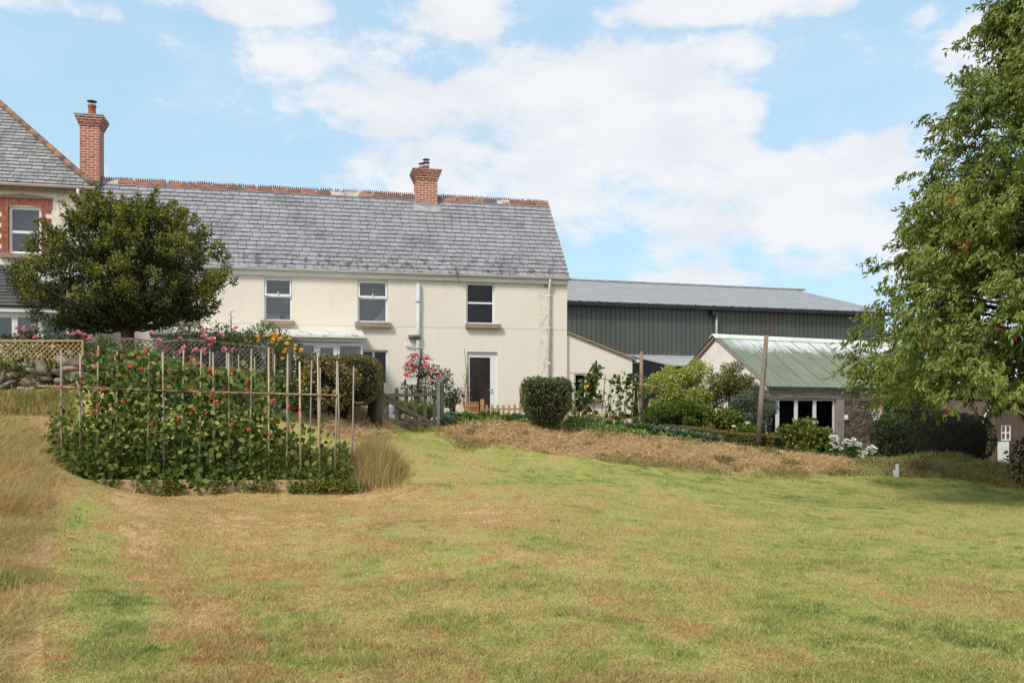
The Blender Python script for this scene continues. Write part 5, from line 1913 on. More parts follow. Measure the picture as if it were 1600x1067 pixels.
for i, (px, ty, ly) in enumerate(PAIRS):
    base = G(px, 15.6)
    lab = f"red-flowered runner bean climbing the {ORD[i]} cane pair from the left"
    if i >= 12:
        lab = f"short runner bean at the foot of the {ORD[i]} cane pair from the left"
    t = thing('runner_bean', lab, 'bean plant', base, 0, 'runner beans on the cane frame')
    ztop = P(px, ly, 15.2).z
    zlo = base.z - .02
    n = int(620 * (ztop - zlo) / 2.2) + 60
    if i >= 11:
        n = int(n * .30)
    elif i < 2:
        n = int(n * .7)
    if i in (2, 3):
        n = int(n * 1.25)
    s = RNG.random(n)
    u = s ** (1.75 if i not in (2, 3, 4) else 1.15)
    z = zlo + .05 + u * (ztop - zlo)
    row = RNG.integers(0, 2, n)
    xc = np.where(row == 0, (px - CX) / F * 15.12, ((px - 800) * 15.12 / 16.25 + 809 - CX) / F * 16.25)
    yc = np.where(row == 0, 15.14, 16.2)
    sp = .10 + .13 * (1 - u)
    x = xc + RNG.normal(0, 1, n) * (sp + .02)
    y = yc + RNG.normal(0, 1, n) * sp * .9 + np.where(row == 0, .05, -.05)
    if i == 0:
        x = x - np.abs(RNG.normal(0, .12, n)) * (u < .6)
    C = np.stack([x, y, z], 1)
    D = nrm(rdir(n) * .8 + np.array([0, -.35, -.45]))
    Nh = nrm(rdir(n) * .6 + np.array([0, -.8, .7]))
    leaves('foliage', C, D, Nh, RNG.uniform(.07, .13, n), RNG.uniform(.065, .11, n), M['bean_leaf'], t, None, .10, .18)
    # twining stems
    mb = MB()
    for rw, (xx, yy) in enumerate((((px - CX) / F * 15.12, 15.12), (((px - 800) * 15.12 / 16.25 + 809 - CX) / F * 16.25, 16.25))):
        pts = []
        for k in range(14):
            f = k / 13
            pts.append((xx + .025 * math.cos(f * 22), yy + .025 * math.sin(f * 22), base.z - .02 + f * (ztop - zlo - .05)))
        mb.tube(pts, .006, 4)
    mb.build('stem', M['bean_leaf'], t, False, True)
    nf = (3, 5, 8, 7, 5, 6, 7, 7, 7, 6, 7, 4, 2, 2, 1, 0)[i]
    for k in range(nf):
        f = (random.uniform(.42, 1.0) if random.random() < .45 else random.uniform(.76, 1.02)) if i < 12 else random.uniform(.8, 1.4)
        rw = random.random() < .8
        fx = (px - CX) / F * 15.0 + random.gauss(0, .13)
        flower(t, (fx, 14.95 + random.uniform(-.08, .10) if rw else 15.6, zlo + f * (ztop - zlo) + random.uniform(-.05, .06)), 'bean_red', random.uniform(.045, .068), 7)

# weeds low in the bed
n = 26000
px_ = RNG.uniform(80, 545, n)
Yw = RNG.uniform(14.75, 16.4, n)
edge_ = vnoise(px_ / 60, Yw, .5, 31)
hgt = (.15 + .85 * edge_ ** 1.3) * RNG.random(n) ** .8 * np.interp(px_, [80, 400, 450, 545], [1, 1, .8, .55])
hgt = np.where(Yw < 14.98, hgt * .35, hgt)
xw = (px_ - CX) / F * Yw
C = np.stack([xw, Yw, zt(xw, Yw) + hgt], 1)
k = (Yw > 14.98) | (vnoise(px_ / 40, Yw * 0, .5, 77) > .62)
C = C[k]
n = len(C)
o = leaves('bed_weeds', C, rdir(n, .5), rdir(n, .8), RNG.uniform(.025, .065, n), RNG.uniform(.015, .035, n), M['bed_leaf'])
prop(o, kind='stuff')
base = G(520, 14.9)
shrub('weed_clump', 'low dark spreading weed at the right end of the bean bed', 'weed', base, [(tuple(P(px, py, 14.85)), (.2, .18, .09), 260) for px, py in ((470, 762), (495, 758), (515, 757), (540, 760), (560, 764))], .06, .025, 'bed_leaf', stem_to=4, sr=.005)


# ------------------------------------------------------------------ rose bushes
def rose(label, base, clumps, blooms, Y, fmat, size, leaf='rose_leaf', petals=14):
    t = shrub('rose_bush', label, 'rose bush', base, clumps, .065, .036, leaf, 'rose bushes in the garden', stem_to=10, sr=.014)
    for px, py in blooms:
        flower(t, P(px + random.uniform(-1, 1), py + random.uniform(-1, 1), Y + random.uniform(-.15, .1)), fmat, size * random.uniform(.85, 1.2), petals)
    return t


Y = 20.2
rose('pale pink rose bush behind the pale trellis, below the bay window', G(60, Y), [(tuple(P(px, py, Y)), (.26, .3, .2), 230) for px, py in ((10, 535), (40, 530), (60, 528), (100, 535), (125, 535), (80, 540), (30, 550), (110, 550), (60, 555), (15, 560), (90, 560))],
     [(34, 517), (29, 513), (38, 514), (51, 510), (46, 526), (26, 527), (115, 524), (120, 522), (131, 525), (142, 528), (58, 528), (128, 529), (138, 531)], 20.0, 'rose_pink', .10)
Y = 19.8
rose('big bright pink rose bush sprawling over the dark trellis', G(290, Y), [(tuple(P(px, py, Y + random.uniform(-.2, .2))), (.24, .3, .22), 170) for px, py in ((255, 560), (262, 545), (275, 535), (285, 525), (300, 520), (320, 528), (335, 535), (350, 538), (270, 575), (300, 560), (320, 560), (300, 590), (330, 580), (280, 600), (250, 590), (315, 545), (290, 545), (345, 520), (240, 600), (350, 600), (370, 530), (375, 545))],
     [(237, 522), (197, 533), (248, 532), (300, 565), (310, 547), (306, 549), (320, 549), (333, 539), (330, 541), (336, 536), (332, 533), (350, 547), (365, 548), (317, 518), (296, 570), (290, 545), (345, 525), (370, 514), (280, 530), (303, 575), (299, 560), (262, 545), (326, 531), (318, 527), (290, 518), (308, 566), (313, 570), (284, 550)], 19.5, 'rose_pink', .105)
rose('yellow flowered rose bush between the dark trellis and the brown ivy', G(430, 20.3), [(tuple(P(px, py, 20.2 + random.uniform(-.2, .2))), (.24, .3, .22), 190) for px, py in ((385, 530), (400, 522), (420, 520), (440, 530), (455, 545), (465, 560), (430, 550), (445, 575), (400, 545), (470, 580), (430, 595), (460, 600), (390, 560), (480, 570), (415, 575), (360, 535))],
     [(430, 524), (428, 527), (445, 526), (415, 527), (450, 536), (446, 538), (459, 546), (468, 549), (471, 547), (447, 547), (440, 562), (454, 564), (405, 533), (399, 527), (461, 541), (457, 556), (390, 535), (425, 533), (436, 531), (443, 553), (464, 562), (382, 532), (452, 530)], 19.95, 'rose_yellow', .085, 'rose_leaf_pale', 9)
t = shrub('climbing_plant', 'loose green climber leaning out over the arched dark trellis', 'climber', G(165, 19.3), [(tuple(P(px, py, 19.15)), (.17, .2, .15), 60) for px, py in ((148, 550), (158, 540), (165, 535), (172, 545), (160, 556), (220, 545), (228, 555), (215, 560), (200, 560))], .07, .045, 'rose_leaf_pale', stem_to=6)
mb = MB()
q = P(453, 560, 19.7)
t = thing('wooden_stake', 'squared wooden stake by the yellow roses', 'stake', (q.x, q.y, gz(q.x, q.y)))
mb.box(-.05, .05, -.05, .05, -.2, P(453, 541, 19.7).z - gz(q.x, q.y))
o = mb.build('post', M['gate_wood'], t)
t = thing('bare_sapling', 'thin bare upright twig standing above the pink roses', 'twig', G(361, 20.6))
mb = MB()
mb.tube([G(361, 20.6), P(361, 500, 20.6), P(360.5, 486, 20.6)], [.016, .012, .005], 5)
for k in range(7):
    py = 488 + k * 5
    s = (-1) ** k
    mb.tube([P(361, py, 20.6), P(361 + s * 5, py - 3, 20.6)], [.006, .003], 4)
mb.build('stem', M['twig'], t, False, True)

# rose by the gate with the hook pole
Y = 24.6
rose('coral pink rose bush behind the gate, against the farmhouse wall', G(668, Y), [(tuple(P(px, py, Y + random.uniform(-.2, .2))), (.17, .2, .17), 95) for px, py in ((640, 575), (645, 565), (650, 585), (655, 595), (665, 580), (640, 600), (650, 610), (668, 592), (680, 590), (690, 590), (697, 588), (700, 600), (690, 605), (675, 605), (665, 612), (685, 615), (698, 612), (650, 625), (672, 628), (690, 630), (702, 625), (634, 605), (664, 575), (682, 580))],
     [(645, 557), (650, 556), (637, 571), (641, 568), (645, 566), (649, 575), (648, 576), (633, 587), (636, 586), (661, 562), (666, 562), (664, 567), (665, 572), (667, 594), (674.5, 596), (687, 590), (697, 579), (704, 585), (681, 580), (652, 575), (640, 580), (671, 581)], 24.35, 'rose_coral', .105)
hp_ = thing('hook_pole', 'black iron garden pole with two scrolled hanging hooks among coral roses', 'garden pole', G(653, 24.2))
mb = MB()
mb.tube([G(651, 24.2), P(654, 585, 24.2), P(658, 556, 24.2), P(659, 545, 24.2)], .017, 7)
mb.build('pole', M['black_iron'], hp_, True, True)
for s in (-1, 1):
    mb = MB()
    if s < 0:
        pp = [(656, 562), (653, 557), (649, 552.5), (644, 552), (640.5, 555), (639.5, 558), (637.5, 557), (636.8, 554.5)]
    else:
        pp = [(657, 562), (660, 557), (664, 554.5), (669, 555), (672.5, 558.5), (673, 561.5), (671, 562), (670, 560)]
    mb.tube([P(a, b, 24.2) for a, b in pp], .009, 6)
    if s > 0:
        mb.tube([P(a, b, 24.2) for a, b in ((672.5, 559), (674, 562), (676.5, 562.8), (678.5, 560))], .008, 6)
    mb.build('hook', M['black_iron'], hp_, True, True)
fd = thing('bird_feeder', 'small clear bird feeder on a stem above the coral roses', 'bird feeder', P(676, 586, 24.3))
mb = MB()
z0 = P(676, 586, 24.3).z
mb.lathe([(.035, 0), (.035, .02)], (0, 0, 0), 10)
for k in range(3):
    mb.tube([(.03 * math.cos(k * 2.1), .03 * math.sin(k * 2.1), .02), (.03 * math.cos(k * 2.1), .03 * math.sin(k * 2.1), .26)], .005, 5)
mb.tube([(0, 0, -.6), (0, 0, 0)], .008, 6)
mb.build('stand', M['black_iron'], fd)
mb = MB()
mb.lathe([(.045, .26), (.03, .30), (.01, .31)], (0, 0, 0), 10)
mb.build('cap', M['darkpipe'], fd)
pl = thing('planter', 'pale trough planter half hidden by coral roses', 'planter', P(643.5, 601, 24.25))
mb = MB()
mb.prism([(-.13, -.08, 0), (.13, -.08, 0), (.155, -.1, .17), (-.155, -.1, .17)], (0, .18, 0))
mb.box(-.165, .165, -.11, .10, .17, .195)
mb.build('trough', M['planter'], pl)
mb = MB()
mb.tube([(0, 0, -.75), (0, 0, 0)], .02, 6)
mb.build('stand', M['black_iron'], pl)


# ------------------------------------------------------------------ gate
def gate():
    Yg = 22.0
    g = thing('picket_gate', 'weathered wooden picket garden gate with a diagonal brace', 'gate', G(645, Yg))
    B = MB
    for px, top in ((605, 616), (620, 606), (635, 605), (649.5, 607.5), (664.6, 607), (679, 609)):
        m = B()
        a, b = P(px - 2.9, 672, Yg), P(px + 2.9, 672, Yg)
        z1 = P(px, top, Yg).z
        zc = z1 - .05
        m.prism([(a.x, Yg - .035, a.z), (b.x, Yg - .035, a.z), (b.x, Yg - .035, zc), ((a.x + b.x) / 2 + .025, Yg - .035, z1), ((a.x + b.x) / 2 - .025, Yg - .035, z1), (a.x, Yg - .035, zc)], (0, .022, 0))
        m.build('picket', M['gate_wood'], g, False, True)
    for (x0, y0), (x1, y1), h in (((598, 618), (683, 616), .085), ((598, 663.5), (686, 661), .085)):
        m = B()
        m.bar(P(x0, y0, Yg - .055), P(x1, y1, Yg - .055), .035, h)
        m.build('rail', M['gate_wood'], g, False, True)
    m = B()
    m.bar(P(601, 624, Yg - .06), P(684, 664, Yg - .06), .03, .09)
    m.build('brace', M['gate_wood'], g, False, True)
    m = B()
    a = P(686, 600, Yg)
    z0 = gz(a.x, a.y)
    m.box(a.x - .045, a.x + .035, Yg - .10, Yg - .02, z0 - .1, a.z)
    p1 = m.build('post', M['post_green'], g, False, True)
    m = B()
    a = P(691, 597, Yg)
    m.box(a.x - .04, a.x + .04, Yg - .08, Yg + .06, z0 - .1, a.z)
    m.build('post', M['gate_wood'], g, False, True)
    m = B()
    a = P(598, 612, Yg)
    m.box(a.x - .05, a.x + .04, Yg - .06, Yg + .05, z0 - .1, a.z)
    m.build('post', M['gate_wood'], g, False, True)
    m = B()
    m.bar(P(682, 597, Yg - .05), P(697, 585, Yg - .05), .06, .07)
    m.build('latch_arm', M['post_green'], g, False, True)


gate()
wc = thing('watering_can', 'blue-grey watering can standing behind the picket gate', 'watering can', G(612, 23.2))
z0 = P(612, 648, 23.2).z - gz(*XY(612, 23.2))
mb = MB()
mb.lathe([(.13, 0), (.135, .02), (.125, .22), (.11, .26), (.05, .27)], (0, 0, z0), 14)
mb.build('body', M['can'], wc, True)
mb = MB()
mb.tube([(-.1, 0, z0 + .05), (-.2, 0, z0 + .1), (-.22, 0, z0 + .19), (-.19, 0, z0 + .24)], [.022, .018, .015, .02], 7)
mb.build('spout', M['planter'], wc, True)
mb = MB()
mb.tube([(.1, 0, z0 + .06), (.2, 0, z0 + .16), (.14, 0, z0 + .27), (0, 0, z0 + .31)], .011, 6)
mb.build('handle', M['can'], wc, True)
mb = MB()
mb.box(-.2, .2, -.15, .15, -.1, z0)
mb.build('stone_block', M['concrete'], wc)

# ------------------------------------------------------------------ orange picket fences
def picket_fence(label, segs, posts):
    a = segs[0]
    t = thing('picket_fence', label, 'fence', G(a[0], a[1]), 0, 'low orange picket fences before the farmhouse')
    for px0, Y0, px1, Y1, py, nn in segs:
        p0, p1 = Vector((*XY(px0, Y0), 0)), Vector((*XY(px1, Y1), 0))
        dirv = (p1 - p0).normalized()
        zt0 = P(px0, py, Y0).z
        for dz in (-.12, -.32):
            m = MB()
            m.bar(p0 + Vector((0, .02, zt0 + dz)), p1 + Vector((0, .02, zt0 + dz)), .02, .055)
            m.build('rail', M['orange_wood'], t, False, True)
        for k in range(nn):
            c = p0.lerp(p1, (k + .5) / nn)
            zz = zt0 + random.uniform(-.01, .01)
            m = MB()
            hw = .036
            q = dirv * hw
            poly = [c - q + Vector((0, 0, zz - .55)), c + q + Vector((0, 0, zz - .55)), c + q + Vector((0, 0, zz - .03)), c + q * .5 + Vector((0, 0, zz)), c - q * .5 + Vector((0, 0, zz)), c - q + Vector((0, 0, zz - .03))]
            m.prism(poly, dirv.cross(Vector((0, 0, 1))) * .016)
            m.build('picket', M['orange_wood'], t, False, True)
    for px, Y_, py in posts:
        m = MB()
        c = P(px, py, Y_)
        m.box(c.x - .055, c.x + .055, c.y - .055, c.y + .055, c.z - .65, c.z)
        m.build('post', M['orange_wood'], t, False, True)


picket_fence('low orange picket fence with a stout post in front of the dark door', [(756, 25.7, 826, 25.7, 632.5, 8), (748, 25.75, 724, 27.3, 627, 8)], [(753.5, 25.7, 623.5)])
picket_fence('low orange picket fence behind the second bean canes, by the extension window', [(828, 25.8, 925, 26.0, 636, 11), (932, 26.05, 1000, 26.2, 646, 8)], [(928.5, 26.0, 642)])

# ------------------------------------------------------------------ hedges
b = G(551, 20.25)
zt_ = P(560, 555, 20.25).z
def _dome(p):
    p = p.copy()
    return p
box_hedge('clipped_hedge', 'rounded clipped olive green hedge beside the gate post', 'hedge', (b.x, 20.25, 1.72), (.66, .55, (zt_ - 1.72) / 2), 7500, .04, .02, 'topiary_leaf', .1, .62, .92, .035)
mb = MB()
tk = thing('hedge_trunk', 'dark gnarled hedge trunk beside the gate, under the rounded hedge', 'trunk', G(590, 20.4))
mb.tube([G(588, 20.3, -.1), P(590, 640, 20.3), P(592, 600, 20.3)], [.14, .10, .12], 9)
mb.tube([G(578, 20.5, -.1), P(580, 630, 20.5), P(576, 600, 20.5)], [.09, .07, .09], 8)
mb.build('bark', M['bark'], tk, True, True)
shrub('ivy_bush', 'brown-tinged ivy bush bulging over the stone wall behind the last canes', 'ivy', G(515, 19.5), [(tuple(P(px, py, 19.25 + random.uniform(-.15, .2))), (.22, .25, .2), 260) for px, py in ((492, 565), (485, 585), (500, 575), (515, 570), (525, 580), (538, 590), (545, 603), (535, 612), (520, 600), (505, 600), (490, 605), (510, 618), (530, 625), (480, 600), (548, 592))], .065, .045, 'ivy_leaf', inner=.55, core=[(tuple(P(513, 598, 19.45)), (.38, .3, .38), 3)], stem_to=0)
t = shrub('wall_shrub', 'dark green shrub hanging over the stone wall behind the middle canes', 'shrub', G(450, 19.4), [(tuple(P(px, py, 19.15)), (.22, .22, .18), 160) for px, py in ((420, 590), (440, 595), (455, 600), (465, 612), (440, 612), (475, 620), (480, 632), (425, 605), (400, 595))], .06, .035, 'rose_leaf', stem_to=4)
b = G(853, 21.6)
b.z = P(853, 664, 21.6).z
z1 = P(853, 593, 21.6).z
hz = (z1 - b.z) / 2 + .03
box_hedge('square_hedge', 'free standing square clipped hedge on the straw bank', 'hedge', (b.x, 21.6, b.z - .05), (.585, .5, hz), 7000, .055, .03, 'hedge_leaf', .05, .36, .40, .075, bald=.10)
# low clipped hedge: a bent run
lowh = thing('low_hedge', 'long low clipped box hedge running behind the blue-green cabbages', 'hedge', G(1110, 25.3))
path = [(1005, 26.6, 661, 680), (1060, 26.0, 666, 686), (1110, 25.5, 672, 692), (1160, 24.9, 678, 698), (1216, 24.3, 683, 702)]
C, D = [], []
core = MB()
for i in range(4):
    a, b_ = path[i], path[i + 1]
    pa, pb = Vector((*XY(a[0], a[1]), 0)), Vector((*XY(b_[0], b_[1]), 0))
    za, zb2 = P(a[0], a[2], a[1]).z, P(b_[0], b_[2], b_[1]).z
    la_, lb2 = P(a[0], a[3], a[1]).z - .1, P(b_[0], b_[3], b_[1]).z - .1
    d = (pb - pa).normalized()
    nrm_ = Vector((d.y, -d.x, 0))
    n = 2400
    f = RNG.random(n)
    side = RNG.random(n)
    across = np.where(side < .42, RNG.uniform(-.26, .26, n), np.where(side < .9, .27, -.27))
    zf = np.where(side < .42, 1.0, RNG.random(n))
    base = np.array(pa)[None] * (1 - f[:, None]) + np.array(pb)[None] * f[:, None] + np.array(nrm_)[None] * across[:, None]
    zz = (la_ + (lb2 - la_) * f) * (1 - zf) + (za + (zb2 - za) * f) * zf
    base[:, 2] = zz + RNG.normal(0, .012, n)
    C.append(base)
    D.append(rdir(n) + np.where((side < .42)[:, None], np.array([0, 0, .6]), np.array(nrm_)[None] * .6))
    core.prism([pa - nrm_ * .24 + Vector((0, 0, la_)), pa + nrm_ * .24 + Vector((0, 0, la_)), pa + nrm_ * .24 + Vector((0, 0, za - .03)), pa - nrm_ * .24 + Vector((0, 0, za - .03))], pb - pa + Vector((0, 0, zb2 - za)))
C, D = np.concatenate(C), np.concatenate(D)
n = len(C)
leaves('foliage', C, D, rdir(n, .5), .04, .02, M['topiary_leaf'], lowh)
core.build('light_block_core', M['core'], lowh, False, True)  # solid dark block added inside the hedge to stop light
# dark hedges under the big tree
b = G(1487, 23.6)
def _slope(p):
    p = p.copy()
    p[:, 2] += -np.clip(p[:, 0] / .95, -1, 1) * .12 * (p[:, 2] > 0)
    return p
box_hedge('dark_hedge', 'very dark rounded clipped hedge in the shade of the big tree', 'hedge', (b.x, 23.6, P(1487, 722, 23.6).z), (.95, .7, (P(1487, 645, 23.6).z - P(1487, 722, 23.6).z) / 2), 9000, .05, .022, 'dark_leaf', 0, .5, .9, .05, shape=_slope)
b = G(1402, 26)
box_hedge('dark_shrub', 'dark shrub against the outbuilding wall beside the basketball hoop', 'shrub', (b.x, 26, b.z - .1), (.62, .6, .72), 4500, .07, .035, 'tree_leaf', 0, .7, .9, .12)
b = G(1475, 30)
box_hedge('tall_hedge', 'tall dark hedge closing the view behind the outbuilding and shed', 'hedge', (b.x + 1.2, 31.5, b.z - .4), (3.2, .8, 1.35), 9000, .12, .06, 'tree_leaf', .25, .5, 1.0, .15)

# ------------------------------------------------------------------ second bean row
f2 = thing('bean_frame', 'sparse leaning bamboo canes with a drooping cross cane behind the square hedge', 'cane frame', G(950, 23.8))
C2 = [(900, 665, 904, 620), (914, 661, 921, 605), (924.5, 665, 932.5, 600), (938, 670, 946, 588), (946.5, 673, 954.5, 595), (960, 673, 969, 598), (972.5, 671, 981, 602), (986.5, 668, 993, 593), (1000.5, 671, 996, 611)]
for a, b_, c, d in C2:
    mb = MB()
    A_, B_ = P(a, b_ + 4, 23.7), P(c, d - 4, 23.9)
    mb.tube([A_, B_], [.018, .015], 6)
    mb.build('cane', M['cane_pale'], f2, True, True)
mb = MB()
mb.tube([P(883.6, 580, 23.7), P(905, 585, 23.75), P(955, 594, 23.8), P(993, 599, 23.8), P(1034, 605, 23.8)], .013, 6)
mb.build('cross_cane', M['cane_red'], f2, True, True)
BP = [(906, 23.7, 'tallest dark climbing bean at the left end of the second cane row', [(900, 660), (905, 645), (900, 630), (908, 620), (903, 610), (915, 640), (912, 600), (918, 625), (920, 655), (926, 600), (925, 585), (930, 578), (929, 572), (924, 590), (915, 610), (908, 630), (928, 610), (930, 620), (922, 645), (912, 655), (930, 590), (918, 595)], 15),
      (950, 23.8, 'sparse climbing bean on the bare middle canes of the second row', [(945, 615), (950, 640), (944, 630), (958, 618), (962, 600), (955, 592), (952, 645), (958, 632), (948, 620), (940, 650)], 4),
      (972, 23.8, 'leafy climbing bean with big leaves right of the bare middle canes', [(968, 610), (972, 600), (965, 592), (975, 620), (970, 635), (978, 645), (973, 650), (982, 632), (980, 620), (962, 645), (968, 655), (985, 645), (975, 590), (985, 605), (980, 592)], 6),
      (996, 23.8, 'climbing bean at the right end of the second cane row by the grey post', [(990, 600), (995, 610), (988, 590), (998, 620), (994, 630), (1002, 615), (996, 645), (990, 635), (1000, 640), (994, 655), (985, 596)], 8)]
for px, Y_, lab, pts, per in BP:
    shrub('climbing_bean', lab, 'bean plant', G(px, Y_), [(tuple(P(a + random.uniform(-3, 3), b_ + random.uniform(-2, 2), Y_ + random.uniform(-.1, .1))), (.14, .14, .12), per) for a, b_ in pts], .14, .12, 'bean_leaf', 'beans on the second cane row', up=-.4, stem_to=7, fold=.08, sr=.01)
flower(bpy.data.objects['climbing_bean'], P(916.5, 606, 23.4), 'rose_yellow', .12, 12)

# posts
t = thing('grey_post', 'thin grey weathered post by the corner of the extension', 'post', G(1002, 25.8))
mb = MB()
a = P(1002.5, 549, 25.8)
mb.tube([G(1001, 25.8, -.2), P(1002, 610, 25.8), a], [.058, .055, .048], 9)
mb.build('shaft', M['pole'], t, True, True)
t = thing('tall_pole', 'tall leaning wooden pole with rust red top before the outbuilding', 'pole', G(1186, 24.0))
mb = MB()
mb.tube([P(1185, 690, 24.0), P(1190, 620, 24.0), P(1194, 570, 24.0), P(1197.5, 524, 24.0)], [.080, .074, .068, .058], 12)
mb.build('shaft', M['big_pole'], t, True, True)

# ------------------------------------------------------------------ shrubs before the outbuilding
def sh(name, label, px, Y_, pts, r, per, L, W, mat, cat='shrub', up=.3, core=None, inner=.3):
    return shrub(name, label, cat, G(px, Y_), [(tuple(P(a, b_, Y_ + random.uniform(-.35, .35))), (r * random.uniform(.8, 1.2), r, r * random.uniform(.7, 1.1)), per) for a, b_ in pts], L, W, mat, None, up, .8, inner, core, 8, sr=.02)


def spread(x0, x1, y0, y1, n, seed, curve=0.0):
    rg = random.Random(seed)
    out = []
    for i in range(n):
        a = rg.uniform(0, 1)
        tlim = y0 + (y1 - y0) * curve * abs(2 * a - 1) ** 2
        out.append((x0 + (x1 - x0) * a, rg.uniform(tlim, y1)))
    return out


sh('golden_shrub', 'golden yellow-green shrub before the dark barn canopy', 1060, 27.2, spread(1024, 1102, 578, 640, 34, 3, .5) + [(1090, 574), (1100, 578), (1082, 582), (1030, 592), (1022, 600)], .27, 300, .085, .04, 'gold_leaf')
sh('olive_shrub', 'brownish olive shrub below the white gable', 1140, 27.6, spread(1105, 1178, 582, 645, 30, 4, .4) + [(1150, 576), (1138, 577)], .25, 300, .075, .034, 'olive_leaf')
sh('green_shrub', 'dense bright green shrub low in front of the golden shrub', 1058, 26.4, spread(1016, 1105, 632, 664, 30, 5, .4), .22, 300, .08, .036, 'green_leaf', core=[(tuple(P(1060, 652, 26.6)), (.75, .3, .28), 8)])
sh('leafy_shrub', 'broad leafy green shrub between golden and grey shrubs', 1130, 26.3, spread(1106, 1152, 636, 680, 22, 6, .3), .21, 170, .10, .06, 'currant_leaf')
sh('grey_shrub', 'soft grey-green shrub behind the tall wooden pole', 1182, 26.6, spread(1148, 1207, 604, 686, 36, 7, .35), .22, 300, .065, .026, 'grey_leaf')
sh('yellow_plant', 'low lime yellow plant on top of the low clipped hedge line', 1077, 26.9, [(1066, 664), (1073, 662), (1080, 662), (1088, 664)], .13, 90, .05, .03, 'gold_leaf', 'plant')
t = sh('broad_leaf_bush', 'broad leaved bush with orange blooms before the white glazed doors', 1250, 25.2, spread(1208, 1296, 672, 712, 30, 9, .35) + [(1255, 666), (1262, 666), (1226, 676), (1288, 679)], .22, 130, .12, .085, 'currant_leaf', 'bush')
for a, b_ in ((1225, 687), (1254, 684), (1230, 683), (1257, 686), (1240, 690)):
    flower(t, P(a, b_, 24.95), 'rose_yellow' if a > 1245 else 'rose_coral', .11, 12)
t = sh('border_plant', 'mixed flowering plant with red and blue specks left of the tall pole', 1160, 25.6, spread(1140, 1185, 662, 682, 14, 10), .15, 60, .06, .03, 'green_leaf', 'plant')
for a, b_, mm in ((1148, 670, 'rose_red'), (1146, 667, 'daisy'), (1150, 671, 'rose_coral'), (1168, 662, 'daisy')):
    flower(t, P(a, b_, 25.4), mm, .09, 10)
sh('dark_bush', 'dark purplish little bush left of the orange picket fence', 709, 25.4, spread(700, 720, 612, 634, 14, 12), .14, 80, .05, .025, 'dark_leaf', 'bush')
t = shrub('climbing_rose', 'bare wall rose with one red bloom beside the dark door', 'rose', (*HF.loc(*[HF.at(729, 640, -.25)[0], -.25]), gz(*HF.loc(HF.at(729, 640)[0], -.25))), [(tuple(P(px, py, 27.2)), (.09, .1, .1), 16) for px, py in ((726, 612), (728, 600), (724, 620), (732, 622), (733, 612), (722, 628), (730, 634), (727, 590))], .05, .028, 'ivy_leaf', None, stem_to=0)
mb = MB()
for pts in ([(729, 645), (730, 610), (729.5, 585), (727, 560), (725.3, 544)], [(733, 640), (731.5, 600), (731, 570)], [(724, 632), (727, 605), (729, 590)]):
    mb.tube([P(a, b_, 27.15) for a, b_ in pts], [.014 - .002 * i for i in range(len(pts))], 5)
mb.build('stem', M['twig'], t, False, True)
flower(t, P(723, 619, 27.0), 'rose_red', .13, 14)

# daisies
for lab, px, pts, fl in (('tall white daisy clump at the foot of the weathered door post', 1304, [(1297, 700), (1302, 695), (1307, 700), (1302, 708), (1310, 708)], [(1297, 684), (1301, 683), (1305, 684), (1299, 688), (1304, 687), (1308, 687), (1303, 691), (1298, 693), (1307, 692), (1301, 697), (1309, 699), (1304, 701), (1313, 702), (1299, 704)]),
                     ('widest white daisy clump before the stone wall', 1332, [(1325, 705), (1332, 700), (1338, 703), (1330, 712), (1340, 712)], [(1318, 689), (1323, 688), (1328, 690), (1333, 688), (1338, 692), (1343, 694), (1325, 694), (1331, 694), (1336, 696), (1320, 692), (1341, 697), (1328, 698), (1346, 706), (1350, 710), (1345, 711), (1341, 706), (1351, 714), (1347, 716), (1353, 708)]),
                     ('small white daisy clump furthest right, under the hoop', 1362, [(1358, 708), (1363, 706), (1366, 710)], [(1354, 704), (1358, 702), (1362, 699), (1366, 702), (1361, 704), (1368, 702), (1362, 708), (1357, 700), (1365, 707)])):
    t = shrub('daisy_clump', lab, 'daisies', G(px, 24.6), [(tuple(P(a, b_, 24.6)), (.12, .14, .14), 130) for a, b_ in pts], .09, .02, 'green_leaf', 'white daisies by the stone outbuilding', up=.9, stem_to=5, sr=.006)
    for a, b_ in fl:
        o = flower(t, P(a, b_, 24.5), 'daisy', .10, 14)

# vegetables
def cabbage(px, Y_, lab, mat='cabbage_leaf', L=.2, W=.16, n=26, group='cabbages on the bank', h=.12, nm='cabbage', cat='cabbage', up=.9):
    b_ = G(px, Y_)
    t = thing(nm, lab, cat, b_, 0, group)
    az = np.arange(n) * 2.4
    tilt = np.linspace(.15, 1.0, n)
    D = np.stack([np.cos(az) * tilt, np.sin(az) * tilt, up - tilt * .5], 1)
    C = np.array(b_) + np.stack([np.cos(az) * .03, np.sin(az) * .03, h * (1 - tilt * .6)], 1)
    leaves('foliage', C, D, np.stack([-np.cos(az), -np.sin(az), np.ones(n)], 1), L * RNG.uniform(.75, 1.2, n), W * RNG.uniform(.8, 1.2, n), M[mat], t, None, .12, .2)
    mb = MB()
    mb.tube([b_ - Vector((0, 0, .05)), b_ + Vector((0, 0, h))], [.02, .03], 6)
    mb.build('stalk', M['cabbage_leaf'], t, False, True)
    return t


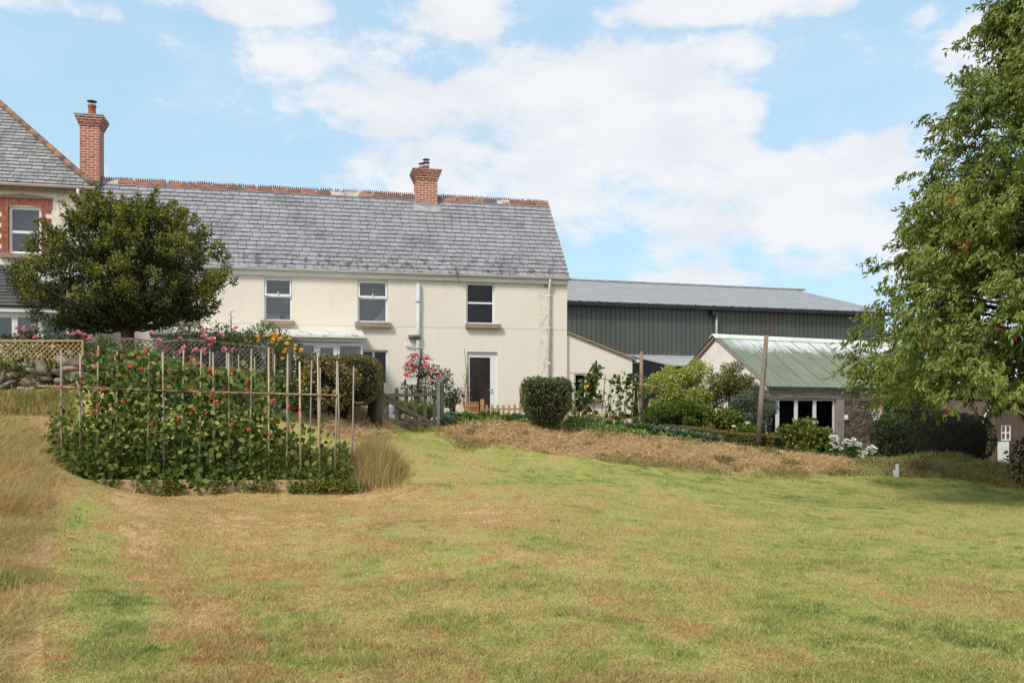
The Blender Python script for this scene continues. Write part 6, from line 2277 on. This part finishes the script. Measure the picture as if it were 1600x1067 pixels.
for row, (Y_, x0, x1, cnt) in enumerate(((23.3, 1030, 1118, 9), (24.2, 1018, 1098, 8))):
    for k in range(cnt):
        px = x0 + (x1 - x0) * k / (cnt - 1) + random.uniform(-2, 2)
        cabbage(px, Y_, f"blue-green cabbage, {ORD[k]} from the left in the {'front' if row == 0 else 'back'} row by the low hedge", L=.20, W=.17, h=.10)
vp = [(696, 22.9, 0), (708, 22.7, 1), (720, 23.2, 0), (733, 22.9, 0), (745, 22.7, 0), (757, 23.2, 2), (769, 22.8, 0), (781, 23.1, 0), (793, 22.8, 0), (806, 23.0, 1), (817, 22.6, 1), (702, 24.0, 0), (726, 24.2, 0), (750, 24.0, 0), (774, 24.2, 2), (797, 24.1, 1), (700, 21.9, 1)]
for k, (px, Y_, kd) in enumerate(vp):
    lab = ('leafy green vegetable', 'silvery grey-green brassica', 'tall light green vegetable')[kd] + f" on the bank, {ORD[k] if k < 11 else ORD[k - 11]} from the gate in the {'front' if k < 11 else 'rear'} patch"
    cabbage(px, Y_, lab, ('veg_leaf', 'cabbage_leaf', 'veg_leaf')[kd], L=(.19, .22, .2)[kd], W=(.12, .13, .08)[kd], n=34 if kd != 2 else 46, group='vegetables behind the straw bank', h=(.06 if px > 735 else .16) if kd != 2 else .2, nm='vegetable_plant', cat='vegetable', up=.75 if px > 735 else 1.0)
for k, (px, Y_) in enumerate(((612, 24.2), (625, 23.2), (640, 24.0), (652, 23.1), (660, 24.2), (672, 23.3), (680, 24.0))):
    cabbage(px, Y_, f"green garden plant behind the picket gate, {ORD[k]} from its left", 'veg_leaf', L=.26, W=.17, n=34, group='plants behind the picket gate', h=.3, nm='garden_plant', cat='plant', up=1.2)
for k, (px, Y_) in enumerate(((893, 22.9), (908, 23.0), (922, 22.8), (937, 23.0), (952, 22.9), (968, 23.1), (984, 23.0), (999, 23.2), (1012, 23.6))):
    cabbage(px, Y_, f"low green plant at the foot of the second cane row, {ORD[k]} from the left", 'veg_leaf' if k % 2 else 'cabbage_leaf', L=.17, W=.10, n=28, group='plants under the second cane row', h=.15, nm='row_plant', cat='plant', up=1.0)

# low green growth between the vegetables
n = 15000
px_ = RNG.uniform(690, 1130, n)
Yw = RNG.uniform(21.9, 25.4, n)
xw = (px_ - CX) / F * Yw
k = ~in_poly(xw, Yw, STRAW) & (vnoise(xw, Yw, .6, 83) > .35) & (Yw < np.interp(px_, [690, 1000, 1130], [25.4, 25.4, 24.6]))
xw, Yw = xw[k], Yw[k]
n = len(xw)
hh = RNG.random(n) * (.05 + .14 * vnoise(xw, Yw, .45, 84))
o = leaves('garden_greenery', np.stack([xw, Yw, zt(xw, Yw) + hh], 1), rdir(n, .5), rdir(n, 1.0), RNG.uniform(.05, .13, n), RNG.uniform(.025, .06, n), M['veg_leaf'])
prop(o, kind='stuff')

# ------------------------------------------------------------------ hoop and marker
hb = thing('basketball_hoop', 'small orange basketball hoop with white net on a thin pole', 'hoop', G(1362, 27.2))
c = P(1369.5, 636, 27.0)
r = .185
mb = MB()
mb.tube([(c.x + r * math.cos(a * math.pi / 12), c.y + r * math.sin(a * math.pi / 12), c.z) for a in range(25)], .016, 6, False)
mb.build('ring', M['hoop'], hb, True, True)
mb = MB()
lv = [(1.0, 0), (.88, -.11), (.66, -.23), (.50, -.34), (.46, -.40)]
for k in range(10):
    for s in (1, -1):
        pts = []
        for j, (q, z) in enumerate(lv):
            a = 2 * math.pi * (k + s * j * .5) / 10
            pts.append((c.x + r * q * math.cos(a), c.y + r * q * math.sin(a), c.z + z))
        mb.tube(pts, .006, 4, False)
mb.build('net', M['net'], hb, False, True)
mb = MB()
q = P(1361, 640, 27.2)
mb.tube([G(1361.5, 27.25, -.1), (q.x, 27.25, c.z - .05)], .022, 7)
mb.bar((q.x, 27.25, c.z - .05), (c.x - r * .5, c.y + r * .85, c.z), .03)
mb.build('pole', M['black_iron'], hb, True, True)
mk_ = thing('white_marker', 'small white stepped plastic marker at the foot of the right bank', 'marker', G(1400, 20.9))
mb = MB()
b_ = G(1400, 20.9)
z1, z2 = P(1400, 725, 20.9).z, P(1400, 734, 20.9).z
mb.box(b_.x + .0, b_.x + .055, b_.y - .03, b_.y + .03, b_.z - .05, z1)
mb.box(b_.x - .06, b_.x - .001, b_.y - .028, b_.y + .028, b_.z - .05, z2)
mb.build('upright', M['marker'], mk_, False, True)
# ------------------------------------------------------------------ round tree
def round_tree():
    px, Y = 199, 21.3
    b = G(px, Y)
    t = thing('round_tree', 'dark green round-headed garden tree with short thick trunk before the farmhouse', 'tree', b)
    rg = random.Random(21)
    fork = P(199, 512, Y)
    mb = MB()
    mb.tube([b - Vector((0, 0, .15)), b + Vector((.02, 0, .35)), P(200, 540, Y), fork], [.19, .16, .145, .15], 10)
    cz0, cz1 = P(0, 520, Y).z, P(0, 318, Y).z
    sc = Y / F
    clumps = []

    # half-width of the crown in photo pixels at each height
    def env(py):
        return np.interp(py, [306, 330, 360, 390, 420, 450, 480, 505, 525], [14, 52, 88, 120, 140, 146, 136, 112, 74])
    cx0 = P(195, 0, Y).x
    while len(clumps) < 150:
        py = rg.uniform(330, 508)
        R_ = env(py) * sc
        a = rg.uniform(0, 2 * math.pi)
        rr = R_ * (1.0 - abs(rg.gauss(0, .3)) + rg.uniform(-.12, .16))
        if rr < 0:
            continue
        z = EYE + (HY - py) * sc
        p = Vector((cx0 + rr * math.cos(a), Y + rr * .92 * math.sin(a), z))
        q = rg.uniform(.12, .31)
        clumps.append((p, q, rr / R_))
    for i in range(58):     # the dense middle
        py = rg.uniform(345, 505)
        R_ = env(py) * sc * rg.uniform(.1, .75)
        a = rg.uniform(0, 2 * math.pi)
        clumps.append((Vector((cx0 + R_ * math.cos(a), Y + R_ * math.sin(a), EYE + (HY - py) * sc)), rg.uniform(.3, .42), .3))
    # protruding sprays seen on the outline
    for qx, qy, q in ((180, 322, .2), (172, 335, .25), (226, 322, .2), (222, 335, .22), (280, 335, .22), (300, 345, .2), (120, 345, .2), (60, 372, .2), (48, 385, .2), (90, 365, .18), (340, 385, .2), (345, 400, .22), (30, 415, .2), (25, 440, .22), (355, 420, .15), (365, 440, .12), (40, 470, .2), (330, 470, .22), (130, 515, .15), (250, 512, .15), (150, 345, .25), (250, 340, .22), (320, 362, .2), (30, 455, .2), (338, 448, .2), (140, 505, .2), (100, 500, .2), (265, 505, .2), (300, 495, .22)):
        clumps.append((P(qx, qy, Y + rg.uniform(-.5, .5)), q, 1.1))
    # limbs to the clumps
    limbs = rg.sample(clumps, 60)
    for c, q, k in limbs:
        mid = fork.lerp(c, .5) + Vector((0, 0, -.1 + .25 * (c.z - fork.z) * .2)) + Vector((rg.uniform(-.15, .15), rg.uniform(-.15, .15), 0))
        r0 = rg.uniform(.03, .065)
        mb.tube([fork - Vector((0, 0, .08)), fork.lerp(mid, .5), mid, c], [r0, r0 * .8, r0 * .55, .008], 6)
    mb.build('trunk', M['bark'], t, True, True)
    Cs, Ds, mi = [], [], []
    for c, q, k in clumps:
        n = int(330 * (q / .3) ** 2)
        C, D = ell(c, (q, q, q * .8), n, .1, .4, .6)
        Cs.append(C)
        Ds.append(D)
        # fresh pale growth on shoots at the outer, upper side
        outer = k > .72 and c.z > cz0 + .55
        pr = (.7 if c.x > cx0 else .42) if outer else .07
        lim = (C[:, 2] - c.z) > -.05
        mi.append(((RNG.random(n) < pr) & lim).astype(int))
    # long shoots breaking the outline
    for i in range(130):
        py = rg.uniform(318, 500) if i < 60 else rg.uniform(316, 400)
        R_ = env(py) * sc * rg.uniform(.75, 1.06)
        a = rg.uniform(0, 2 * math.pi)
        p = np.array([cx0 + R_ * math.cos(a), Y + R_ * math.sin(a), EYE + (HY - py) * sc - .1])
        d_ = nrm(np.array([[math.cos(a) * .6 + rg.uniform(-.3, .3), math.sin(a) * .6, rg.uniform(.25, 1.1)]]))[0]
        ln = rg.uniform(.3, .62)
        m_ = int(95 * ln / .45)
        f = RNG.random(m_)
        C = p[None] + d_[None] * (f * ln)[:, None] + RNG.normal(0, .055, (m_, 3)) * (1.3 - f)[:, None]
        Cs.append(C)
        Ds.append(nrm(d_[None] * .6 + rdir(m_) * .8))
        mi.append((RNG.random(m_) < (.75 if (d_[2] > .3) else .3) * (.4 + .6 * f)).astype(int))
    C, D, mi = np.concatenate(Cs), np.concatenate(Ds), np.concatenate(mi)
    n = len(C)
    L = RNG.uniform(.06, .10, n)
    leaves('crown', C, D, rdir(n, .6), L, L * .42, [M['tree_leaf'], M['tree_young']], t, mi)


# ------------------------------------------------------------------ big drooping tree on the right
def big_tree():
    px, Y = 1640, 17.3
    b = G(px, Y)
    t = thing('cherry_tree', 'big spreading tree with long drooping leaves, a few red, at the right edge', 'tree', b)
    rg = random.Random(33)
    top = Vector((b.x + .1, b.y, 10.6))
    mb = MB()
    pts = [b - Vector((0, 0, .2)), b + Vector((.0, 0, .3)), b + Vector((-.03, .05, 1.4)), b + Vector((.02, 0, 3.5)), b + Vector((.1, .05, 6.5)), top]
    mb.tube(pts, [.38, .30, .25, .20, .12, .03], 12)
    sc = Y / F

    def reach(z):
        py = HY - (z - EYE) / sc
        # leftmost edge of the crown in the photograph, as a radius about the trunk
        edge = np.interp(py, [-120, -60, 0, 40, 100, 180, 210, 260, 300, 380, 430, 500, 540, 600, 640, 690], [1625, 1590, 1560, 1515, 1500, 1455, 1450, 1455, 1440, 1402, 1385, 1360, 1342, 1350, 1385, 1440])
        return (px - edge) * sc - .30

    Cs, Ds, Nn = [], [], []
    mi = []

    def spray(p, outd, ln, n):
        """a twig with leaves hanging from it"""
        f = RNG.random(n)
        C = np.array(p)[None] + np.array(outd)[None] * (f * ln)[:, None]
        C[:, 2] -= (f ** 2) * ln * .35
        C += RNG.normal(0, .035, (n, 3))
        D = nrm(np.array(outd)[None] * .5 + rdir(n) * .6 + np.array([0, 0, -.6]))
        Cs.append(C)
        Ds.append(D)
        red = RNG.random() < .018
        mi.append(((RNG.random(n) < (.5 if red else .004))).astype(int))
    # foliage fills an uneven crown: masses at the ends of many limbs
    nl = 620
    for i in range(nl):
        zt_ = rg.uniform(1.8, 10.6) if i % 3 else rg.uniform(1.8, 6.0)
        if zt_ > 7.5 and rg.random() < .15:
            continue
        a = 2 * math.pi * (i * .381966) + rg.uniform(-.3, .3)
        if math.cos(a) > .35 and rg.random() < .12:
            continue
        Rz = float(reach(zt_)) * min(1.04, rg.uniform(.45, 1.25))
        Rz = max(Rz, .2)
        z0 = max(1.5, min(zt_ - rg.uniform(.1, .45) * Rz, 10.2))
        start = Vector((b.x + .03, b.y, z0))
        end = Vector((b.x + Rz * math.cos(a), b.y + Rz * math.sin(a), zt_))
        mid = start.lerp(end, .55) + Vector((0, 0, rg.uniform(.0, .45)))
        path = []
        for k in range(7):
            s = k / 6
            p = start * (1 - s) ** 2 + mid * 2 * s * (1 - s) + end * s * s
            path.append(p + Vector((rg.uniform(-.05, .05), rg.uniform(-.05, .05), rg.uniform(-.05, .05))))
        if i % 2 == 0:
            r0 = .016 + .010 * Rz
            mb.tube(path, [r0 * (1 - .85 * k / 6) for k in range(7)], 5, False)
        od = (end - start)
        od.z = 0
        od = od.normalized() if od.length > .01 else Vector((-1, 0, 0))
        ns = rg.randint(9, 15)
        for k in range(ns):
            s = 1 - abs(rg.gauss(0, .22))
            s = max(.3, s)
            j = min(5, int(s * 6))
            p = path[j].lerp(path[j + 1], min(1, s * 6 - j)) + Vector((rg.gauss(0, .17), rg.gauss(0, .17), rg.gauss(0, .16)))
            dd = (od * rg.uniform(.2, 1.0) + Vector((rg.uniform(-1, 1), rg.uniform(-1, 1), rg.uniform(-.45, .35))) * .8).normalized()
            ln = rg.uniform(.18, .42)
            spray(p, dd, ln, int(30 * ln / .35))
        if rg.random() < .35:
            spray(path[-1], (od + Vector((0, 0, rg.uniform(-.2, .4)))).normalized(), rg.uniform(.35, .6), 30)
    mb.build('trunk', M['bark'], t, True, True)
    C, D, mi = np.concatenate(Cs), np.concatenate(Ds), np.concatenate(mi)
    n = len(C)
    L = RNG.uniform(.075, .13, n)
    print('cherry leaves', n)
    leaves('crown', C, D, rdir(n, .3), L, L * .38, [M['cherry_leaf'], M['cherry_red']], t, mi, .14, .22)


round_tree()
big_tree()
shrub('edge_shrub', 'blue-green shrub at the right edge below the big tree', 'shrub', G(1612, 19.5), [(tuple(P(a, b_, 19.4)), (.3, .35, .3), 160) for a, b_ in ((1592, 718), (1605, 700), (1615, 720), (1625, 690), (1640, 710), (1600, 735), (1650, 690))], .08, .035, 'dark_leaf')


# ------------------------------------------------------------------ grass
def lawn_back(px):
    return np.interp(px, [-400, 60, 100, 116, 500, 530, 540, 600, 645, 690, 705, 720, 800, 880, 1000, 1150, 1260, 1300, 1330, 1400, 1600, 2200], [14.5, 14.5, 14.7, 14.92, 14.95, 14.9, 15.6, 19.0, 21.6, 21.6, 20.7, 20.0, 19.6, 19.3, 19.35, 20.2, 20.7, 21.1, 21.2, 20.9, 21.2, 21.2])


def tall_edge(Y):
    return np.interp(Y, [3, 5, 8, 11, 13, 14.5, 16, 18.5], [60, 72, 80, 92, 104, 88, 74, 120])


def build_grass():
    # short mown lawn, denser and finer close to the camera
    n = 640000
    u = RNG.random(n)
    Y = 1 / (1 / 4.5 + u * (1 / 22.5 - 1 / 4.5))
    px = RNG.uniform(-40, 1900, n)
    k = (Y < lawn_back(px)) & (px > tall_edge(Y) - 6)
    Y, px = Y[k], px[k]
    x = (px - CX) / F * Y
    n = len(x)
    z = zt(x, Y) - .006
    thick = vnoise(x, Y, .5, 41) * .55 + vnoise(x, Y, .16, 42) * .45
    H = (.019 + .042 * thick ** 1.6) * RNG.uniform(.6, 1.4, n)
    tuft = vnoise(x, Y, .33, 45) * vnoise(x, Y, 1.9, 46)
    H = H * np.where(tuft > .52, 1.5, 1.0)
    keep = RNG.random(n) < np.clip(.35 + .9 * thick, 0, 1)
    x, Y, z, H = x[keep], Y[keep], z[keep], H[keep]
    n = len(x)
    Wd = np.maximum(.0038, Y * .00038)
    D = rdir(n) * .75 + np.array([0, 0, 1.0])
    D[:, 2] = np.abs(D[:, 2])
    o = blades('lawn_grass', np.stack([x, Y, z], 1), D, H, Wd, M['grass'], None, .8)
    prop(o, kind='stuff')
    # long dry grass on the left bank
    n = 58000
    u = RNG.random(n)
    Y = 1 / (1 / 4.8 + u * (1 / 18.3 - 1 / 4.8))
    e = tall_edge(Y) + (vnoise(Y * 0, Y, .6, 58) - .5) * 40
    px = e + 10 - np.abs(RNG.normal(0, 1, n)) * 70 - RNG.random(n) * 110
    x = (px - CX) / F * Y
    z = zt(x, Y) - .01
    base = np.interp(Y, [4.8, 7, 8.5, 10, 12.5, 15, 16.5, 18.3], [.05, .055, .09, .20, .36, .34, .25, .16])
    near = np.clip((e + 12 - px) / 45, .25, 1)
    H = base * near * RNG.uniform(.4, 1.4, n) * (.35 + 1.1 * vnoise(x, Y, .5, 51))
    D = rdir(n) * .85 + np.array([.15, -.05, 1.0]) + (np.stack([vnoise(x, Y, .35, 55), vnoise(x, Y, .35, 56), x * 0], 1) - .5) * .6
    D[:, 2] = np.abs(D[:, 2]) + .1
    stalk = RNG.random(n) < .035
    H = np.where(stalk, H * 1.7 + .08, H)
    o = blades('dry_grass', np.stack([x, Y, z], 1), D, H, np.maximum(.004, Y * .00038) * RNG.uniform(.7, 1.3, n), M['longgrass'], None, .8)
    prop(o, kind='stuff')
    # green growth at the wall foot and through the long grass
    n = 9000
    px = np.concatenate([RNG.uniform(-40, 120, n // 2), RNG.uniform(-40, 90, n // 2)])
    Y = np.concatenate([RNG.uniform(17.2, 18.4, n // 2), 1 / (1 / 4.8 + RNG.random(n // 2) * (1 / 12 - 1 / 4.8))])
    x = (px - CX) / F * Y
    k = (vnoise(x, Y, .8, 61) > .55) | (Y > 17)
    x, Y = x[k], Y[k]
    n = len(x)
    o = blades('green_grass', np.stack([x, Y, zt(x, Y)], 1), rdir(n) * .4 + np.array([0, 0, 1.0]), np.where(Y > 17, .20 * (.3 + 1.1 * vnoise(x, Y, .4, 63)), .11) * RNG.uniform(.5, 1.3, n), np.maximum(.006, Y * .0005), [M['greengrass'], M['longgrass']], None, .7, (RNG.random(n) < .45).astype(int))
    prop(o, kind='stuff')
    # dry clump right of the bean bed
    n = 5200
    px = RNG.normal(588, 22, n)
    Y = RNG.normal(16.0, .5, n)
    k = (px > 536) & (px < 640)
    px, Y = px[k], Y[k]
    n = len(px)
    x = (px - CX) / F * Y
    o = blades('dry_grass_clump', np.stack([x, Y, zt(x, Y) - .02], 1), rdir(n) * .34 + np.array([.05, 0, 1.0]), RNG.uniform(.25, .72, n) * np.exp(-((px - 586) / 48) ** 2), .0075, M['drygrass'], None, .55)
    prop(o, 'tall tuft of golden dry grass right of the bean bed', 'grass tuft')
    # grass tufts along the foot and back of the straw bank
    n = 26000
    px = RNG.uniform(530, 1800, n)
    bk = lawn_back(px)
    Y = bk + RNG.normal(.15, .35, n)
    x = (px - CX) / F * Y
    k = (vnoise(x, Y, .7, 71) > .5) & ~((px > 690) & (px < 1260) & (Y > bk + .5))
    x, Y = x[k], Y[k]
    n = len(x)
    o = blades('bank_grass', np.stack([x, Y, zt(x, Y) - .01], 1), rdir(n) * .5 + np.array([0, 0, 1.0]), RNG.uniform(.05, .17, n), np.maximum(.006, Y * .0005), [M['greengrass'], M['drygrass']], None, .7, (RNG.random(n) < .6).astype(int))
    prop(o, kind='stuff')
    # dead grass hanging on the right hand bank
    n = 20000
    px = RNG.uniform(1300, 1700, n)
    Y = RNG.uniform(20.9, 23.2, n)
    x = (px - CX) / F * Y
    o = blades('bank_dry_grass', np.stack([x, Y, zt(x, Y) - .01], 1), rdir(n) * .7 + np.array([0, -.5, .7]), RNG.uniform(.05, .26, n) * (.2 + 1.0 * vnoise(x, Y, .45, 91)), .008, [M['greengrass'], M['longgrass'], M['twig']], None, .8, RNG.choice(3, n, p=[.35, .4, .25]))
    prop(o, kind='stuff')
    # dark weed rosettes in the lawn
    cs = []
    for i in range(26):
        Yr = 1 / (1 / 4.8 + RNG.random() * (1 / 19.0 - 1 / 4.8))
        pr = RNG.uniform(60, 1620)
        if Yr < lawn_back(pr) - .3 and pr > tall_edge(Yr):
            xr, _ = XY(pr, Yr)
            m_ = int(RNG.integers(14, 60))
            rr_ = RNG.uniform(.03, .10)
            cs.append(np.stack([xr + RNG.normal(0, rr_, m_) * 1.4, Yr + RNG.normal(0, rr_ * .6, m_)], 1))
    cs = np.concatenate(cs)
    n = len(cs)
    Cw = np.stack([cs[:, 0], cs[:, 1], zt(cs[:, 0], cs[:, 1]) + .008], 1)
    Dw = rdir(n)
    Dw[:, 2] = np.abs(Dw[:, 2]) * .6 + .15
    o = leaves('lawn_weeds', Cw, Dw, rdir(n, 1.5), RNG.uniform(.015, .04, n), RNG.uniform(.008, .018, n), M['lawn_weed'])
    prop(o, kind='stuff')
    # seedling weeds through the straw
    cs = []
    for i in range(46):
        while True:
            a_, b_ = RNG.uniform(690, 1330), RNG.uniform(19.4, 23.8)
            xx, yy = XY(a_, b_)
            if in_poly([xx], [yy], STRAW)[0]:
                break
        m_ = int(RNG.integers(12, 70))
        rr_ = RNG.uniform(.04, .16)
        cs.append(np.stack([xx + RNG.normal(0, rr_, m_), yy + RNG.normal(0, rr_, m_)], 1))
    cs = np.concatenate(cs)
    n = len(cs)
    o = blades('bank_weeds', np.stack([cs[:, 0], cs[:, 1], zt(cs[:, 0], cs[:, 1])], 1), rdir(n) * .7 + np.array([0, 0, 1.0]), RNG.uniform(.06, .20, n), .011, [M['greengrass'], M['twig']], None, .6, (RNG.random(n) < .25).astype(int))
    prop(o, kind='stuff')
    # some upright tufts growing through the straw
    for lab, a, yy in (('short green grass tuft at the back of the straw bank by the tall pole', 1197, 22.6), ('small green grass tuft in the middle of the straw bank', 1235, 21.7), ('small faded grass tuft low on the straw bank, before the cabbages', 1128, 20.9)):
        n = 260
        c = G(a, yy)
        B = np.array(c) + np.stack([RNG.normal(0, .14, n), RNG.normal(0, .12, n), np.zeros(n)], 1)
        o = blades('grass_tuft', B, rdir(n) * .5 + np.array([0, 0, 1.0]), RNG.uniform(.08, .24, n), .012, M['greengrass'], None, .6)
        prop(o, lab, 'grass tuft')
    # straw mulch
    n = 90000
    px = RNG.uniform(495, 1335, n)
    Y = RNG.uniform(18.3, 24.2, n)
    x = (px - CX) / F * Y
    jx, jy = x + RNG.normal(0, .16, n), Y + RNG.normal(0, .16, n)
    k = in_poly(jx, jy, STRAW) | in_poly(jx, jy, STRAW2)
    x, Y = x[k], Y[k]
    n = len(x)
    z = zt(x, Y) + RNG.random(n) ** 2 * .07
    D = rdir(n)
    D[:, 2] = D[:, 2] * .45 + .08
    o = blades('straw_mulch', np.stack([x, Y, z], 1), D, RNG.uniform(.07, .24, n), RNG.uniform(.006, .012, n), M['straw'], None, .5)
    prop(o, kind='stuff')


build_grass()


# ------------------------------------------------------------------ sky, sun, camera
SUN = Vector((-.48, -.66, .86)).normalized()
w = bpy.data.worlds.new('World')
SC.world = w
w.use_nodes = True
nt = NT(w.node_tree)
bg = w.node_tree.nodes['Background']
sky = nt.add('ShaderNodeTexSky')
sky.sky_type = 'NISHITA'
sky.sun_disc = False
sky.sun_elevation = math.asin(SUN.z)
sky.sun_rotation = math.atan2(SUN.x, SUN.y)
sky.air_density = 1.0
sky.dust_density = 0.6
sky.ozone_density = 1.2
d = nt.add('ShaderNodeTexCoord').outputs['Generated']
x, y, z = nt.sep(d)[:3]
az = nt.m('ARCTAN2', x, y)
el = nt.m('ARCSINE', z)


def cloud_angles(px, py):
    k = (px - CX) / F
    return math.atan(k), math.atan((HY - py) / F / math.sqrt(1 + k * k))


CL = [  # px, py, half width, half height, weight
    (690, 170, 210, 58, 1.0), (880, 170, 240, 95, 1.12), (1040, 200, 150, 85, 1.1), (900, 260, 330, 75, .95), (700, 260, 230, 55, .72),
    (560, 250, 110, 60, .55), (1100, 320, 300, 60, .92), (1250, 350, 320, 75, 1.0), (1400, 280, 170, 85, 1.0), (1220, 260, 80, 60, .8), (1250, 410, 260, 34, .8),
    (1120, 436, 120, 26, 1.0), (1150, 4, 210, 34, 1.05), (1290, 2, 90, 24, .9), (360, 6, 160, 30, .95), (70, 2, 120, 30, .8), (700, 18, 110, 40, 1.0), (740, 45, 55, 24, .9),
    (590, 80, 150, 44, .62), (450, 95, 90, 48, .66), (1150, 75, 90, 44, .5), (1010, 80, 60, 30, .6), (1560, 60, 140, 70, .78), (1440, 25, 60, 26, .6), (1180, 128, 40, 10, .5),
    (150, 268, 40, 20, 1.0), (1500, 400, 200, 60, .9), (1480, 210, 80, 30, .9), (490, 225, 60, 28, .5),
    (-700, 100, 500, 120, 1.0), (2500, 150, 500, 150, 1.0), (-300, 300, 250, 60, .7)]
best = None
for px, py, hw, hh, wt in CL:
    a0, e0 = cloud_angles(px, py)
    a1, _ = cloud_angles(px + hw, py)
    _, e1 = cloud_angles(px, py - hh)
    dx_ = nt.m('DIVIDE', nt.m('SUBTRACT', az, a0), abs(a1 - a0))
    dz_ = nt.m('DIVIDE', nt.m('SUBTRACT', el, e0), abs(e1 - e0))
    r2 = nt.m('ADD', nt.m('MULTIPLY', dx_, dx_), nt.m('MULTIPLY', dz_, dz_))
    q = nt.m('MULTIPLY', nt.rng(r2, 0.0, 1.9, 1.0, 0.0, False), wt)
    best = q if best is None else nt.m('SMOOTH_MAX', best, q, 0.12)
sv = nt.scalev(d, (1, 1, 1.7))
n1 = nt.noise(sv, 5.5, 7, 0.60, 0.25)
n2 = nt.noise(sv, 14.0, 7, 0.66, 0.2)
nsum = nt.m('ADD', nt.m('MULTIPLY', nt.m('SUBTRACT', n1, 0.5), 2.2), nt.m('MULTIPLY', nt.m('SUBTRACT', n2, 0.5), 2.0))
den = nt.m('ADD', best, nsum)
# broken cloud over the unseen rest of the sky, thickened for fill light
behind = nt.m('MULTIPLY', nt.rng(y, 0.45, -0.1, 0, 1), 1.0)
high = nt.rng(z, 0.5, 0.75, 0, 1)
gen = nt.m('MULTIPLY', nt.m('MAXIMUM', behind, high), nt.m('ADD', 0.72, nt.m('MULTIPLY', nt.m('SUBTRACT', nt.noise(d, 2.2, 6, 0.6), 0.5), 2.4)))
den = nt.m('MAXIMUM', den, gen)
mask = nt.rng(den, 0.20, 0.88)
thin = nt.m('MULTIPLY', nt.rng(n1, 0.36, 0.70), 0.28)
mask = nt.m('MAXIMUM', mask, thin)
shade = nt.rng(nt.m('ADD', den, nt.m('MULTIPLY', nt.m('SUBTRACT', n2, 0.5), 0.8)), 0.6, 1.35, 0, 1)
n3 = nt.noise(nt.scalev(d, (1, 1, 2.2)), 7.0, 6, 0.6)
grey = nt.rng(n3, 0.42, 0.66)
ccol = nt.mix(grey, (CLOUD_HI[0], CLOUD_HI[1], CLOUD_HI[2], 1), (CLOUD_LO[0], CLOUD_LO[1], CLOUD_LO[2], 1))
skyc = nt.mix(1.0, sky.outputs[0], SKY_TINT, 'MULTIPLY')
# air near the horizon pales the blue
skyc = nt.mix(nt.rng(el, 0.0, 0.5, 0.85, 0.70), skyc, PALE)
col = nt.mix(nt.m('MULTIPLY', mask, 0.94), skyc, ccol)
w.node_tree.links.new(col, bg.inputs[0])
bg.inputs[1].default_value = 0.10

sl_ = bpy.data.lights.new('sun', 'SUN')
sl_.energy = SUN_E
sl_.angle = R(11.0)
sl_.color = (1.0, 0.95, 0.87)
so_ = bpy.data.objects.new('sun', sl_)
COL.objects.link(so_)
so_.rotation_euler = SUN.to_track_quat('Z', 'Y').to_euler()
so_.location = (-20, -20, 40)

cam = bpy.data.cameras.new('camera')
cam.sensor_width = 36.0
cam.lens = F / 1600 * 36.0
cam.shift_y = (HY - 533.5) / 1600
cam.clip_start = 0.1
cam.clip_end = 3000
co = bpy.data.objects.new('camera', cam)
COL.objects.link(co)
co.location = (0, 0, EYE)
co.rotation_euler = (math.pi / 2, 0, 0)
SC.camera = co
SC.view_settings.view_transform = 'Standard'
SC.view_settings.look = 'None'
SC.view_settings.exposure = 1.14
SC.view_settings.gamma = 1.0
SC.view_settings.use_curve_mapping = False
SC.cycles.max_bounces = 8
SC.cycles.transparent_max_bounces = 16
SC.cycles.use_denoising = True
